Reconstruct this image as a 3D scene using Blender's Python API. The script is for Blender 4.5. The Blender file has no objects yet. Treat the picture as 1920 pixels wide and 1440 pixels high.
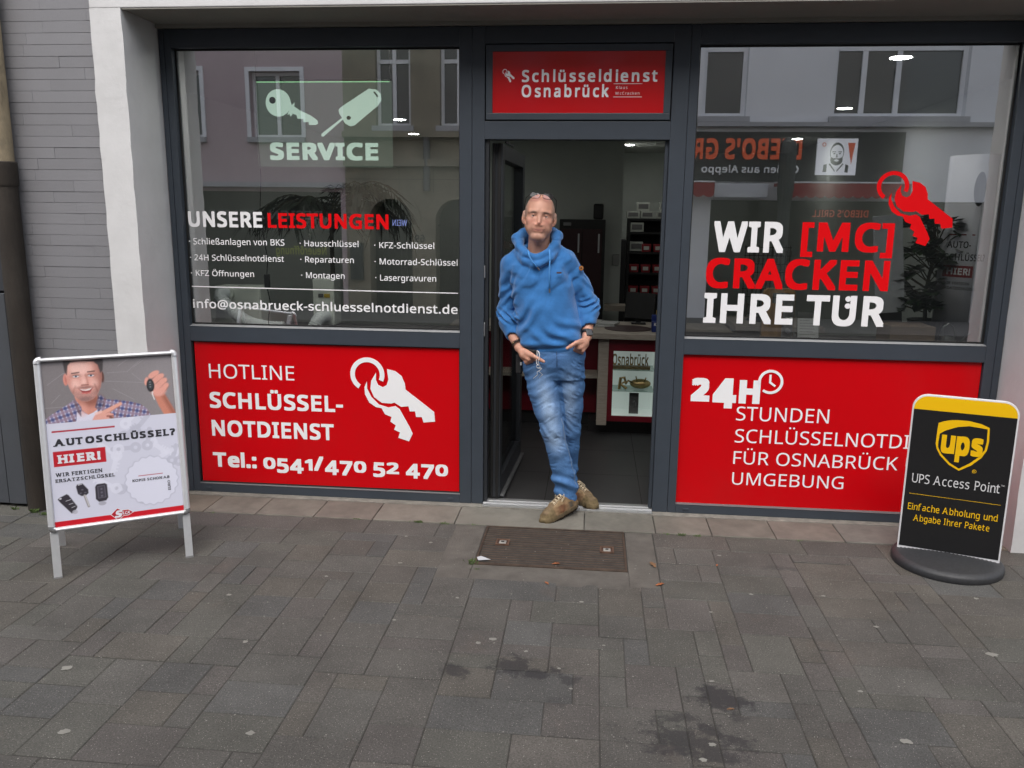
import bpy, math, random
import numpy as np
from mathutils import Vector, Matrix

R = math.radians
random.seed(7)
rng = np.random.default_rng(11)
SC = bpy.context.scene
COL = SC.collection

# ------------------------------------------------------------------ camera, sky, sun, exposure
cam_d = bpy.data.cameras.new('camera')
cam = bpy.data.objects.new('camera', cam_d)
COL.objects.link(cam)
cam_d.sensor_width = 36.0
cam_d.lens = 36.0 * 1544.556 / 1920.0
cam_d.clip_start = 0.05
cam_d.clip_end = 2000.0
_p, _y, _r = 0.20113837, -0.09675803, 0.0122112
_f0 = Vector((math.sin(_y), math.cos(_y), 0)); _r0 = Vector((math.cos(_y), -math.sin(_y), 0)); _u = Vector((0, 0, 1))
_f = _f0 * math.cos(_p) - _u * math.sin(_p); _u0 = _u * math.cos(_p) + _f0 * math.sin(_p)
_rr = _r0 * math.cos(_r) + _u0 * math.sin(_r); _uu = _u0 * math.cos(_r) - _r0 * math.sin(_r)
M = Matrix((_rr, _uu, -_f)).transposed().to_4x4()
M.translation = Vector((0.63002621, -4.73953486, 1.73181498))
cam.matrix_world = M
SC.camera = cam

SUN_EL, SUN_AZ = R(56), R(187)        # azimuth clockwise from +Y
wd = bpy.data.worlds.new('World'); SC.world = wd; wd.use_nodes = True
_nt = wd.node_tree
_bg = _nt.nodes['Background']
_sky = _nt.nodes.new('ShaderNodeTexSky'); _sky.sky_type = 'NISHITA'; _sky.sun_disc = False
_sky.sun_elevation = SUN_EL; _sky.sun_rotation = SUN_AZ
_sky.air_density = 1.0; _sky.dust_density = 4.0; _sky.ozone_density = 1.0
_hs = _nt.nodes.new('ShaderNodeHueSaturation'); _hs.inputs['Saturation'].default_value = 0.42
_nt.links.new(_sky.outputs[0], _hs.inputs['Color']); _nt.links.new(_hs.outputs[0], _bg.inputs['Color'])
_bg.inputs['Strength'].default_value = 0.15

sun_d = bpy.data.lights.new('sun', 'SUN'); sun = bpy.data.objects.new('sun', sun_d); COL.objects.link(sun)
sun_d.energy = 1.0; sun_d.angle = R(80); sun_d.color = (1.0, 0.97, 0.93)
_sd = Vector((math.sin(SUN_AZ) * math.cos(SUN_EL), math.cos(SUN_AZ) * math.cos(SUN_EL), math.sin(SUN_EL)))
sun.rotation_euler = _sd.to_track_quat('Z', 'Y').to_euler()
sun.location = _sd * 40

SC.view_settings.view_transform = 'Standard'
SC.view_settings.look = 'None'
SC.view_settings.exposure = 0.92
SC.view_settings.gamma = 1.0
SC.render.engine = 'CYCLES'
SC.cycles.use_denoising = True
try:
    SC.cycles.denoiser = 'OPENIMAGEDENOISE'
    SC.cycles.denoising_input_passes = 'RGB_ALBEDO_NORMAL'
except Exception:
    pass
SC.cycles.max_bounces = 8
SC.cycles.transparent_max_bounces = 24
SC.cycles.sample_clamp_indirect = 4.0
SC.cycles.caustics_reflective = False
SC.cycles.caustics_refractive = False

# ------------------------------------------------------------------ object helpers
def tag(o, label=None, cat=None, group=None, kind=None):
    if label: o['label'] = label
    if cat: o['category'] = cat
    if group: o['group'] = group
    if kind: o['kind'] = kind
    return o

def thing(name, label, cat, loc=(0, 0, 0), rz=0.0, group=None):
    o = bpy.data.objects.new(name, None); COL.objects.link(o)
    o.empty_display_size = 0.1
    o.location = loc; o.rotation_euler = (0, 0, rz)
    return tag(o, label, cat, group)

def wmat(o):
    m = Matrix.LocRotScale(o.location, o.rotation_euler, o.scale)
    while o.parent:
        o = o.parent
        m = Matrix.LocRotScale(o.location, o.rotation_euler, o.scale) @ m
    return m

def link_mesh(name, verts, faces, mat, parent=None, world=True, smooth=False, bevel=0.0, segs=2, label=None):
    me = bpy.data.meshes.new(name)
    me.from_pydata([tuple(map(float, v)) for v in verts], [], [tuple(f) for f in faces])
    me.validate()
    if smooth:
        me.polygons.foreach_set('use_smooth', [True] * len(me.polygons))
    o = bpy.data.objects.new(name, me); COL.objects.link(o)
    if isinstance(mat, (list, tuple)):
        for m_ in mat: me.materials.append(m_)
    elif mat: me.materials.append(mat)
    if parent:
        o.parent = parent
        if world:
            me.transform(wmat(parent).inverted())
    if bevel:
        b = o.modifiers.new('bevel', 'BEVEL'); b.width = bevel; b.segments = segs; b.limit_method = 'ANGLE'; b.angle_limit = R(40)
        b.harden_normals = False
    me.update()
    if label: o['label'] = label
    return o

class MB:
    """collects simple solids; build() links them as one mesh object"""
    def __init__(s): s.v = []; s.f = []; s.mi = []; s.cm = 0
    def add(s, v, f):
        n = len(s.v); s.v += [tuple(p) for p in v]; s.f += [tuple(i + n for i in q) for q in f]; s.mi += [s.cm] * len(f); return s
    def box(s, x0, x1, y0, y1, z0, z1, m=None):
        v = [(x0, y0, z0), (x1, y0, z0), (x1, y1, z0), (x0, y1, z0), (x0, y0, z1), (x1, y0, z1), (x1, y1, z1), (x0, y1, z1)]
        if m is not None: v = [tuple(m @ Vector(p)) for p in v]
        return s.add(v, [(0, 3, 2, 1), (4, 5, 6, 7), (0, 1, 5, 4), (1, 2, 6, 5), (2, 3, 7, 6), (3, 0, 4, 7)])
    def quad(s, a, b, c, d): return s.add([a, b, c, d], [(0, 1, 2, 3)])
    def tube(s, pts, r, n=8, closed=False, flat=None):
        """swept circle; r a number or list; flat=(sx,sy) scales the section"""
        pts = [Vector(p) for p in pts]; k = len(pts)
        rs = r if isinstance(r, (list, tuple, np.ndarray)) else [r] * k
        base = len(s.v); prev = None
        for i, p in enumerate(pts):
            a = pts[(i - 1) % k] if (closed or i > 0) else p
            b = pts[(i + 1) % k] if (closed or i < k - 1) else p
            t = (b - a)
            if t.length < 1e-9: t = Vector((0, 0, 1))
            t.normalize()
            if prev is None:
                u = t.orthogonal().normalized()
                if abs(t.z) < 0.9: u = t.cross(Vector((0, 0, 1))).normalized()
            else:
                u = (prev - t * prev.dot(t))
                u = u.normalized() if u.length > 1e-6 else t.orthogonal().normalized()
            prev = u; w = t.cross(u)
            for j in range(n):
                an = 2 * math.pi * j / n; c, d = math.cos(an), math.sin(an)
                if flat: c *= flat[0]; d *= flat[1]
                s.v.append(tuple(p + (u * c + w * d) * rs[i]))
        m = k if closed else k - 1
        for i in range(m):
            for j in range(n):
                a = base + i * n + j; b = base + i * n + (j + 1) % n
                c = base + ((i + 1) % k) * n + (j + 1) % n; d = base + ((i + 1) % k) * n + j
                s.f.append((a, b, c, d)); s.mi.append(s.cm)
        if not closed:
            s.f.append(tuple(base + j for j in range(n))[::-1]); s.mi.append(s.cm)
            s.f.append(tuple(base + (k - 1) * n + j for j in range(n))); s.mi.append(s.cm)
        return s
    def lathe(s, prof, c=(0, 0, 0), n=24, m=None):
        base = len(s.v); k = len(prof)
        for (r_, z) in prof:
            for j in range(n):
                an = 2 * math.pi * j / n
                p = Vector((c[0] + r_ * math.cos(an), c[1] + r_ * math.sin(an), c[2] + z))
                s.v.append(tuple(m @ p if m is not None else p))
        for i in range(k - 1):
            for j in range(n):
                s.f.append((base + i * n + j, base + i * n + (j + 1) % n, base + (i + 1) * n + (j + 1) % n, base + (i + 1) * n + j)); s.mi.append(s.cm)
        s.f.append(tuple(base + j for j in range(n))[::-1]); s.mi.append(s.cm)
        s.f.append(tuple(base + (k - 1) * n + j for j in range(n))); s.mi.append(s.cm)
        return s
    def prism(s, poly, fn, d):
        """poly of (u,v); fn(u,v,w)->3-D point; extruded w=0..d"""
        n = len(poly); base = len(s.v)
        for w in (0, d):
            for (u, v) in poly: s.v.append(tuple(fn(u, v, w)))
        s.f.append(tuple(base + i for i in range(n))); s.f.append(tuple(base + n + i for i in range(n))[::-1])
        for i in range(n):
            j = (i + 1) % n; s.f.append((base + j, base + i, base + n + i, base + n + j))
        s.mi += [s.cm] * (n + 2)
        return s
    def ell(s, c, rad, n=12, k=8):
        base = len(s.v)
        for i in range(1, k):
            ph = math.pi * i / k
            for j in range(n):
                an = 2 * math.pi * j / n
                s.v.append((c[0] + rad[0] * math.sin(ph) * math.cos(an), c[1] + rad[1] * math.sin(ph) * math.sin(an), c[2] - rad[2] * math.cos(ph)))
        b = len(s.v); s.v += [(c[0], c[1], c[2] - rad[2]), (c[0], c[1], c[2] + rad[2])]
        for i in range(k - 2):
            for j in range(n):
                s.f.append((base + i * n + j, base + i * n + (j + 1) % n, base + (i + 1) * n + (j + 1) % n, base + (i + 1) * n + j)); s.mi.append(s.cm)
        for j in range(n):
            s.f.append((b, base + (j + 1) % n, base + j)); s.f.append((b + 1, base + (k - 2) * n + j, base + (k - 2) * n + (j + 1) % n)); s.mi += [s.cm] * 2
        return s
    def build(s, name, mat, parent=None, world=True, smooth=False, bevel=0.0, segs=2, label=None):
        o = link_mesh(name, s.v, s.f, mat, parent, world, smooth, bevel, segs, label)
        if isinstance(mat, (list, tuple)) and len(o.data.polygons) == len(s.mi):
            o.data.polygons.foreach_set('material_index', s.mi)
        return o

def auto_smooth(o, ang=40):
    me = o.data
    me.polygons.foreach_set('use_smooth', [True] * len(me.polygons))
    try: me.set_sharp_from_angle(angle=R(ang))
    except Exception: pass
    return o

def copy_tree(o, parent=None):
    c = o.copy(); COL.objects.link(c)
    if parent: c.parent = parent
    for ch in list(o.children): copy_tree(ch, c)
    return c

# ------------------------------------------------------------------ material helpers
def srgb(r, g, b):
    f = lambda c: (c / 255 / 12.92) if c / 255 <= 0.04045 else ((c / 255 + 0.055) / 1.055) ** 2.4
    return (f(r), f(g), f(b), 1)

MATS = {}
def mat(name, col=(0.5, 0.5, 0.5), rough=0.6, metal=0.0, var=0.0, vscale=6.0, bump=0.0, bscale=60.0, spec=0.5, emit=None, estr=1.0,
        coat=0.0, attr=None, dirt=0.0, vdet=5.0, stretch=None, sheen=0.0):
    """principled material; optional noise tint, bump, colour attribute, dirt blotches"""
    if name in MATS: return MATS[name]
    m = bpy.data.materials.new(name); m.use_nodes = True; nt = m.node_tree; N = nt.nodes; L = nt.links
    b = N['Principled BSDF']
    col = tuple(col) + ((1,) if len(col) == 3 else ())
    b.inputs['Base Color'].default_value = col
    b.inputs['Roughness'].default_value = rough; b.inputs['Metallic'].default_value = metal
    b.inputs['Specular IOR Level'].default_value = spec
    if coat: b.inputs['Coat Weight'].default_value = coat; b.inputs['Coat Roughness'].default_value = 0.08
    if sheen: b.inputs['Sheen Weight'].default_value = sheen; b.inputs['Sheen Roughness'].default_value = 0.5
    if emit: b.inputs['Emission Color'].default_value = tuple(emit) + ((1,) if len(emit) == 3 else ()); b.inputs['Emission Strength'].default_value = estr
    tc = N.new('ShaderNodeTexCoord'); co = tc.outputs['Object']
    if stretch:
        mp = N.new('ShaderNodeMapping'); mp.inputs['Scale'].default_value = stretch; L.new(co, mp.inputs['Vector']); co = mp.outputs[0]
    cur = None
    if attr:
        at = N.new('ShaderNodeAttribute'); at.attribute_name = attr; cur = at.outputs['Color']
    def mixc(a, bcol, fac_out, mode='MIX', fac=None):
        x = N.new('ShaderNodeMix'); x.data_type = 'RGBA'; x.blend_type = mode
        if a is None: x.inputs[6].default_value = col
        else: L.new(a, x.inputs[6])
        if isinstance(bcol, tuple): x.inputs[7].default_value = bcol
        else: L.new(bcol, x.inputs[7])
        if fac_out is not None: L.new(fac_out, x.inputs[0])
        else: x.inputs[0].default_value = fac
        return x.outputs[2]
    if var:
        n = N.new('ShaderNodeTexNoise'); n.inputs['Scale'].default_value = vscale; n.inputs['Detail'].default_value = vdet; n.inputs['Roughness'].default_value = 0.6
        L.new(co, n.inputs['Vector'])
        cr = N.new('ShaderNodeMapRange'); cr.inputs[1].default_value = 0.25; cr.inputs[2].default_value = 0.75
        cr.inputs[3].default_value = 1 - var; cr.inputs[4].default_value = 1 + var; L.new(n.outputs[0], cr.inputs[0])
        cb = N.new('ShaderNodeCombineColor'); [L.new(cr.outputs[0], cb.inputs[i]) for i in range(3)]
        cur = mixc(cur, cb.outputs[0], None, 'MULTIPLY', 1.0)
    if dirt:
        n = N.new('ShaderNodeTexNoise'); n.inputs['Scale'].default_value = 1.7; n.inputs['Detail'].default_value = 9; n.inputs['Roughness'].default_value = 0.7
        L.new(tc.outputs['Object'], n.inputs['Vector'])
        cr = N.new('ShaderNodeMapRange'); cr.inputs[1].default_value = 0.5; cr.inputs[2].default_value = 0.75; cr.inputs[3].default_value = 0; cr.inputs[4].default_value = dirt
        L.new(n.outputs[0], cr.inputs[0])
        cur = mixc(cur, (0.06, 0.055, 0.045, 1), cr.outputs[0])
    if cur is not None: L.new(cur, b.inputs['Base Color'])
    if bump:
        n = N.new('ShaderNodeTexNoise'); n.inputs['Scale'].default_value = bscale; n.inputs['Detail'].default_value = 6; n.inputs['Roughness'].default_value = 0.65
        L.new(co, n.inputs['Vector'])
        bp = N.new('ShaderNodeBump'); bp.inputs['Strength'].default_value = 1.0; bp.inputs['Distance'].default_value = bump
        L.new(n.outputs[0], bp.inputs['Height']); L.new(bp.outputs[0], b.inputs['Normal'])
    MATS[name] = m
    return m

def glass_mat(name, refl=0.13, tint=(0.95, 0.965, 0.955)):
    """window glass: see-through, with a mirror-like reflection that grows at grazing angles"""
    if name in MATS: return MATS[name]
    m = bpy.data.materials.new(name); m.use_nodes = True; nt = m.node_tree; N = nt.nodes; L = nt.links
    N.remove(N['Principled BSDF']); out = N['Material Output']
    tr = N.new('ShaderNodeBsdfTransparent'); tr.inputs[0].default_value = tuple(tint) + (1,)
    gl = N.new('ShaderNodeBsdfGlossy'); gl.inputs['Roughness'].default_value = 0.0; gl.inputs['Color'].default_value = (1, 1, 1, 1)
    lw = N.new('ShaderNodeFresnel'); lw.inputs['IOR'].default_value = 1.5
    ma = N.new('ShaderNodeMath'); ma.operation = 'MULTIPLY_ADD'; ma.inputs[1].default_value = 0.9; ma.inputs[2].default_value = refl - 0.036; ma.use_clamp = True
    L.new(lw.outputs[0], ma.inputs[0])
    # the pane mirrors once, on the face that meets the ray from outside the sheet
    ge = N.new('ShaderNodeNewGeometry'); iv = N.new('ShaderNodeMath'); iv.operation = 'SUBTRACT'; iv.inputs[0].default_value = 1.0; L.new(ge.outputs['Backfacing'], iv.inputs[1])
    mu = N.new('ShaderNodeMath'); mu.operation = 'MULTIPLY'; L.new(ma.outputs[0], mu.inputs[0]); L.new(iv.outputs[0], mu.inputs[1])
    mx = N.new('ShaderNodeMixShader'); L.new(mu.outputs[0], mx.inputs[0]); L.new(tr.outputs[0], mx.inputs[1]); L.new(gl.outputs[0], mx.inputs[2])
    L.new(mx.outputs[0], out.inputs['Surface'])
    MATS[name] = m
    return m

# ------------------------------------------------------------------ lettering
# outlines of a plain sans alphabet in thousandths of an em: character code, advance, number of outlines, then each outline's point count and x, y pairs
GLYPHS = [
    65,512,2,8,289,575,224,575,0,0,73,0,141,177,368,177,437,0,512,0,5,255,500,282,415,346,241,165,241,230,415,
    66,521,3,26,78,573,78,0,279,0,337,5,385,19,425,42,454,74,472,115,478,163,474,203,461,236,441,261,415,279,384,292,350,300,350,304,382,313,409,328,431,347,446,371,456,399,459,431,445,497,404,541,336,565,241,573,11,150,511,245,511,308,506,351,490,376,463,384,423,377,382,357,352,318,335,256,329,150,329,13,150,269,260,269,307,266,344,256,370,241,388,221,398,197,401,168,394,125,371,91,330,68,265,61,150,61,
    67,507,1,46,367,578,324,581,261,575,206,559,159,534,120,499,89,456,67,406,53,349,49,287,56,203,78,131,115,72,166,28,232,1,312,-8,356,-7,393,-2,427,5,460,15,460,78,427,69,394,62,359,57,322,55,262,62,213,83,175,117,147,164,131,220,125,286,129,337,139,383,155,423,178,456,206,482,241,502,280,513,323,517,360,515,394,508,425,497,453,486,482,547,448,561,409,572,
    68,585,2,15,78,573,78,0,237,0,325,8,399,33,457,74,501,131,528,203,536,292,528,377,502,446,460,501,404,540,335,565,254,573,13,150,511,244,511,308,505,361,487,404,457,435,415,454,359,460,289,446,190,402,119,329,76,228,62,150,62,
    69,446,1,12,78,573,78,0,398,0,398,63,150,63,150,268,383,268,383,330,150,330,150,509,398,509,398,573,
    70,416,1,10,78,573,78,0,150,0,150,243,383,243,383,306,150,306,150,509,398,509,398,573,
    71,584,1,46,392,578,346,581,259,571,186,544,127,500,84,442,58,370,49,286,57,202,81,130,120,71,173,28,241,1,323,-8,380,-6,431,-1,478,8,524,22,524,302,326,302,326,238,452,238,452,68,429,63,404,59,375,56,340,55,270,62,216,84,175,119,146,166,130,222,124,286,131,353,150,409,181,455,225,489,278,510,342,517,382,515,421,508,457,497,489,484,516,547,478,561,437,572,
    72,594,1,12,150,573,78,573,78,0,150,0,150,267,443,267,443,0,516,0,516,573,443,573,443,330,150,330,
    73,272,1,12,239,573,32,573,32,531,99,515,99,57,32,42,32,0,239,0,239,42,172,57,172,515,239,531,
    75,496,1,14,150,573,78,573,78,0,150,0,150,222,209,273,411,0,496,0,261,323,488,573,403,573,249,399,174,318,150,290,
    76,420,1,6,150,573,78,573,78,0,400,0,400,64,150,64,
    77,727,1,20,78,573,78,0,144,0,144,407,142,461,139,502,142,502,330,0,390,0,581,501,584,501,581,460,578,380,578,0,650,0,650,573,544,573,364,103,361,103,184,573,
    78,609,1,15,78,573,78,0,144,0,144,349,141,432,138,476,141,476,447,0,532,0,532,573,464,573,464,249,470,99,467,99,161,573,
    79,626,2,28,393,572,314,581,232,572,166,545,114,500,78,442,56,370,49,288,53,224,65,167,85,116,114,73,151,39,196,13,251,-3,314,-8,375,-3,428,13,473,38,510,73,540,116,561,166,573,224,577,287,570,370,547,442,510,501,459,545,22,255,511,314,518,398,503,456,457,490,384,501,287,496,220,481,163,456,117,420,83,373,62,314,55,255,62,207,83,171,117,145,163,130,220,125,287,130,354,145,411,171,457,207,490,
    80,485,2,17,78,573,78,0,150,0,150,223,216,223,275,227,324,238,364,255,395,278,417,306,433,336,441,370,444,404,431,475,393,528,326,562,229,573,13,150,511,223,511,289,504,334,484,361,449,370,401,365,363,352,334,330,311,298,296,258,288,208,285,150,285,
    82,499,2,20,78,573,78,0,150,0,150,237,264,237,403,0,487,0,330,257,358,269,385,285,408,306,427,334,440,368,444,410,439,460,422,500,393,532,353,555,301,568,236,573,13,150,510,232,510,275,507,310,500,336,486,355,467,366,440,370,407,362,359,338,325,296,304,236,298,150,298,
    83,440,1,68,276,578,231,581,180,576,136,563,99,542,71,513,54,477,48,435,50,403,57,375,69,351,85,330,106,311,131,294,161,279,242,247,277,230,302,213,318,194,327,173,330,147,327,120,316,98,298,79,273,66,240,57,201,55,156,57,113,65,73,76,41,88,41,19,61,11,83,4,109,-1,137,-5,167,-7,198,-8,257,-3,307,11,348,35,378,66,396,106,403,153,398,194,385,228,362,255,332,279,293,299,204,335,172,351,149,367,133,386,124,407,121,434,124,457,133,478,148,494,169,507,196,515,229,517,266,515,302,508,336,499,366,487,389,549,355,562,318,572,
    84,446,1,8,437,573,8,573,8,509,187,509,187,0,259,0,259,509,437,509,
    85,586,1,26,144,573,72,573,72,204,86,118,128,50,196,7,290,-8,360,-1,416,20,459,52,489,95,507,146,513,202,513,573,442,573,442,202,438,161,427,126,407,96,379,73,342,59,294,55,228,64,182,93,154,139,144,201,
    86,481,1,11,75,573,0,573,204,0,277,0,481,573,405,573,277,207,255,140,241,80,213,182,204,205,
    87,746,1,23,85,573,10,573,161,0,234,0,342,373,348,391,510,0,583,0,735,573,660,573,572,224,550,129,544,87,532,151,512,225,407,573,333,573,232,227,213,154,206,119,201,87,194,134,174,223,
    90,459,1,10,419,573,40,573,40,508,332,508,30,55,30,0,427,0,427,64,118,64,419,518,
    214,626,4,28,393,572,314,581,232,572,166,545,114,500,78,442,56,370,49,288,53,224,65,167,85,116,114,73,151,39,196,13,251,-3,314,-8,375,-3,428,13,473,38,510,73,540,116,561,166,573,224,577,287,570,370,547,442,510,501,459,545,22,255,511,314,518,398,503,456,457,490,384,501,287,496,220,481,163,456,117,420,83,373,62,314,55,255,62,207,83,171,117,145,163,130,220,125,287,130,354,145,411,171,457,207,490,16,253,726,239,728,225,726,213,719,204,707,201,689,204,671,213,659,225,651,239,649,253,651,265,659,274,671,277,689,274,707,265,719,16,403,726,389,728,375,726,363,719,355,707,352,689,355,671,363,659,375,651,389,649,403,651,415,659,424,671,427,689,424,707,415,719,
    220,586,3,26,144,573,72,573,72,204,86,118,128,50,196,7,290,-8,360,-1,416,20,459,52,489,95,507,146,513,202,513,573,442,573,442,202,438,161,427,126,407,96,379,73,342,59,294,55,228,64,182,93,154,139,144,201,16,233,726,219,728,205,726,192,719,184,707,181,689,184,671,192,659,205,651,219,649,233,651,245,659,254,671,257,689,254,707,245,719,16,383,726,369,728,355,726,343,719,335,707,332,689,335,671,343,659,355,651,369,649,383,651,395,659,404,671,407,689,404,707,395,719,
    97,450,2,39,299,428,231,437,190,434,151,426,115,414,84,400,106,347,133,359,163,370,194,378,227,380,265,375,293,359,310,330,316,285,316,259,243,257,152,245,87,219,50,176,37,119,41,80,55,48,75,23,103,6,136,-5,172,-8,206,-6,234,-1,258,9,279,22,298,40,317,61,320,61,334,0,385,0,385,293,376,358,347,403,14,184,200,252,208,315,210,315,172,306,117,279,79,238,56,188,49,157,53,132,66,115,87,110,119,118,155,141,182,
    98,493,2,27,139,609,68,609,68,0,119,0,133,55,139,55,161,31,189,10,226,-3,272,-8,322,-2,365,17,400,48,427,91,444,147,449,215,437,312,401,381,344,423,272,437,226,432,189,419,161,398,139,373,135,373,138,410,139,461,17,260,379,311,368,348,338,369,287,376,216,369,145,348,93,312,61,261,51,202,61,165,93,145,144,142,268,150,308,165,339,188,361,219,374,
    99,385,1,41,278,436,245,438,191,432,142,415,102,385,71,342,51,284,44,213,50,143,69,87,99,45,139,15,187,-2,241,-8,275,-7,304,-2,328,5,351,15,351,78,328,68,302,60,273,55,240,53,202,58,172,71,148,94,131,126,120,166,117,213,120,263,131,303,148,335,172,358,204,371,244,376,267,374,292,370,337,356,358,415,336,424,309,431,
    100,493,2,28,425,609,354,609,354,438,359,374,354,374,340,391,323,407,303,420,280,429,253,436,221,438,149,424,93,381,56,311,44,214,56,117,92,48,148,6,221,-8,252,-6,279,1,303,11,323,24,340,40,354,58,358,58,368,0,425,0,17,181,368,231,379,291,369,329,336,349,284,355,213,355,200,348,135,328,88,290,60,232,51,181,61,146,93,124,144,117,213,124,281,146,334,
    101,452,2,33,286,432,234,438,181,431,134,411,96,378,68,333,50,277,44,212,51,146,70,91,101,48,143,17,194,-2,251,-8,292,-6,327,-1,359,8,392,20,392,82,359,69,327,60,293,54,254,52,197,62,154,90,127,137,117,201,411,201,411,244,406,299,390,346,364,385,329,414,11,233,380,266,376,292,364,312,346,326,322,335,292,338,257,119,257,130,309,154,348,188,372,
    102,276,1,27,252,612,227,613,186,609,152,597,124,577,104,547,92,507,87,457,87,432,12,408,12,375,87,375,87,0,158,0,158,375,266,375,266,430,158,430,158,458,162,502,175,532,197,550,228,556,245,555,292,544,310,599,274,609,
    103,493,2,41,261,434,221,438,147,423,91,377,56,306,44,214,56,121,91,51,147,7,221,-8,263,-4,299,8,329,28,354,57,358,57,355,-13,347,-63,324,-101,286,-126,237,-134,191,-132,149,-125,111,-114,78,-100,78,-165,110,-177,147,-186,188,-191,233,-192,293,-187,341,-172,378,-146,404,-109,420,-63,425,-7,425,430,369,430,359,373,355,373,329,402,297,422,25,197,374,230,379,270,374,302,362,326,340,343,309,353,267,356,214,356,197,354,161,349,131,340,105,326,85,309,69,288,58,262,52,232,50,182,60,146,92,124,143,117,213,120,262,130,303,147,336,169,359,
    104,496,1,33,139,609,68,609,68,0,139,0,139,222,142,269,150,308,166,338,189,360,222,374,265,379,308,372,338,353,355,321,361,275,361,0,431,0,431,280,426,330,413,370,391,400,360,421,321,433,273,437,247,435,221,429,196,420,174,407,155,391,140,370,135,370,138,399,139,431,
    105,207,2,4,139,430,68,430,68,0,139,0,16,119,588,104,591,88,588,75,580,66,566,63,546,66,526,75,512,88,504,104,501,119,504,133,512,142,526,145,546,142,566,133,580,
    106,207,2,18,139,430,68,430,68,-67,64,-100,51,-120,32,-130,9,-134,-19,-132,-44,-126,-44,-183,-1,-192,18,-192,56,-189,87,-177,110,-159,126,-133,136,-101,139,-64,16,119,588,104,591,88,588,75,580,66,566,63,546,66,526,75,512,88,504,104,501,119,504,133,512,142,526,145,546,142,566,133,580,
    107,428,1,13,138,609,68,609,68,0,138,0,138,158,187,200,336,0,421,0,235,246,409,430,326,430,189,285,135,221,
    108,207,1,4,139,609,68,609,68,0,139,0,
    109,750,1,51,312,433,266,438,241,436,217,431,194,422,173,409,155,392,140,371,136,371,125,430,68,430,68,0,139,0,139,223,141,269,150,308,164,338,185,360,215,374,253,379,281,376,303,367,320,353,332,333,339,308,342,277,342,0,411,0,411,237,418,298,438,342,474,369,528,379,567,372,594,353,610,321,615,277,615,0,685,0,685,280,676,352,649,401,603,429,540,438,499,433,461,420,427,398,402,366,398,366,378,398,349,420,
    110,496,1,27,343,429,275,438,248,436,222,431,198,422,175,409,156,392,140,371,136,371,125,430,68,430,68,0,139,0,139,223,146,289,166,338,204,368,265,379,308,372,338,353,355,321,361,275,361,0,431,0,431,280,421,352,391,401,
    111,485,2,28,299,431,244,438,186,431,137,412,97,380,68,336,50,282,44,216,48,165,59,121,77,82,100,51,129,25,163,7,200,-4,241,-8,285,-4,324,7,359,25,388,51,411,82,428,121,438,165,442,216,436,282,417,336,387,380,347,412,22,185,368,242,379,282,374,314,359,338,335,355,303,365,263,369,216,366,169,356,128,339,95,314,71,282,56,243,51,203,56,172,71,147,95,130,128,120,169,117,216,124,284,147,335,
    112,493,2,30,344,424,273,438,240,436,213,429,189,419,170,405,153,389,139,371,136,371,126,430,68,430,68,-192,139,-192,139,-16,134,55,139,55,153,38,170,24,190,11,213,1,241,-6,272,-8,322,-2,365,17,401,49,427,93,444,148,449,216,437,313,401,383,23,260,379,311,367,348,334,369,283,376,217,373,171,364,131,348,98,326,72,297,56,261,51,220,55,188,70,165,93,150,126,142,167,139,216,139,229,142,275,152,313,167,342,190,362,221,374,
    114,331,1,23,269,438,240,435,214,426,191,413,170,395,152,374,137,351,134,351,126,430,68,430,68,0,139,0,139,229,141,261,149,289,161,313,176,334,195,351,217,363,240,371,264,374,310,368,319,433,
    115,384,1,58,240,436,202,438,137,430,85,408,52,372,41,324,45,292,57,266,76,245,103,228,135,212,212,180,239,167,259,154,271,141,278,128,280,112,274,86,256,66,224,53,178,49,141,52,104,60,70,71,42,83,42,19,68,8,99,-1,135,-6,176,-8,226,-4,268,6,302,24,327,49,343,80,348,119,344,150,333,176,314,197,289,215,257,231,182,261,154,274,133,286,119,298,111,312,108,328,114,350,131,366,159,377,197,380,228,378,258,372,287,363,315,353,339,409,308,421,275,430,
    116,289,1,29,144,528,103,528,75,437,13,409,13,375,74,375,74,125,78,79,91,44,112,20,138,4,167,-5,200,-8,219,-7,240,-4,258,0,272,5,272,59,260,55,228,50,212,50,185,54,163,69,149,93,144,127,144,375,269,375,269,430,144,430,
    117,496,1,31,135,430,63,430,63,148,68,99,81,59,103,29,134,8,173,-4,220,-8,247,-6,273,-1,298,8,321,20,340,36,356,57,359,57,370,0,427,0,427,430,357,430,357,206,354,160,345,121,330,91,306,69,273,55,230,51,188,57,158,76,141,108,135,153,
    118,407,1,10,75,430,0,430,163,0,244,0,407,430,332,430,241,176,204,63,201,63,167,176,
    119,630,1,24,82,431,9,431,127,1,207,1,284,242,313,357,316,357,331,292,346,243,419,1,502,1,621,431,549,431,489,201,466,108,460,74,457,74,455,90,428,188,354,431,277,431,172,73,169,73,167,90,
    121,409,1,27,76,430,1,430,174,-2,152,-59,142,-80,130,-99,116,-114,99,-126,79,-132,56,-135,9,-130,9,-186,49,-192,67,-192,106,-188,138,-176,165,-156,188,-130,207,-97,224,-59,409,430,333,430,245,186,215,91,209,68,205,68,191,124,
    122,377,1,10,340,430,45,430,45,375,262,375,31,47,31,0,346,0,346,55,112,55,340,377,
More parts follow.
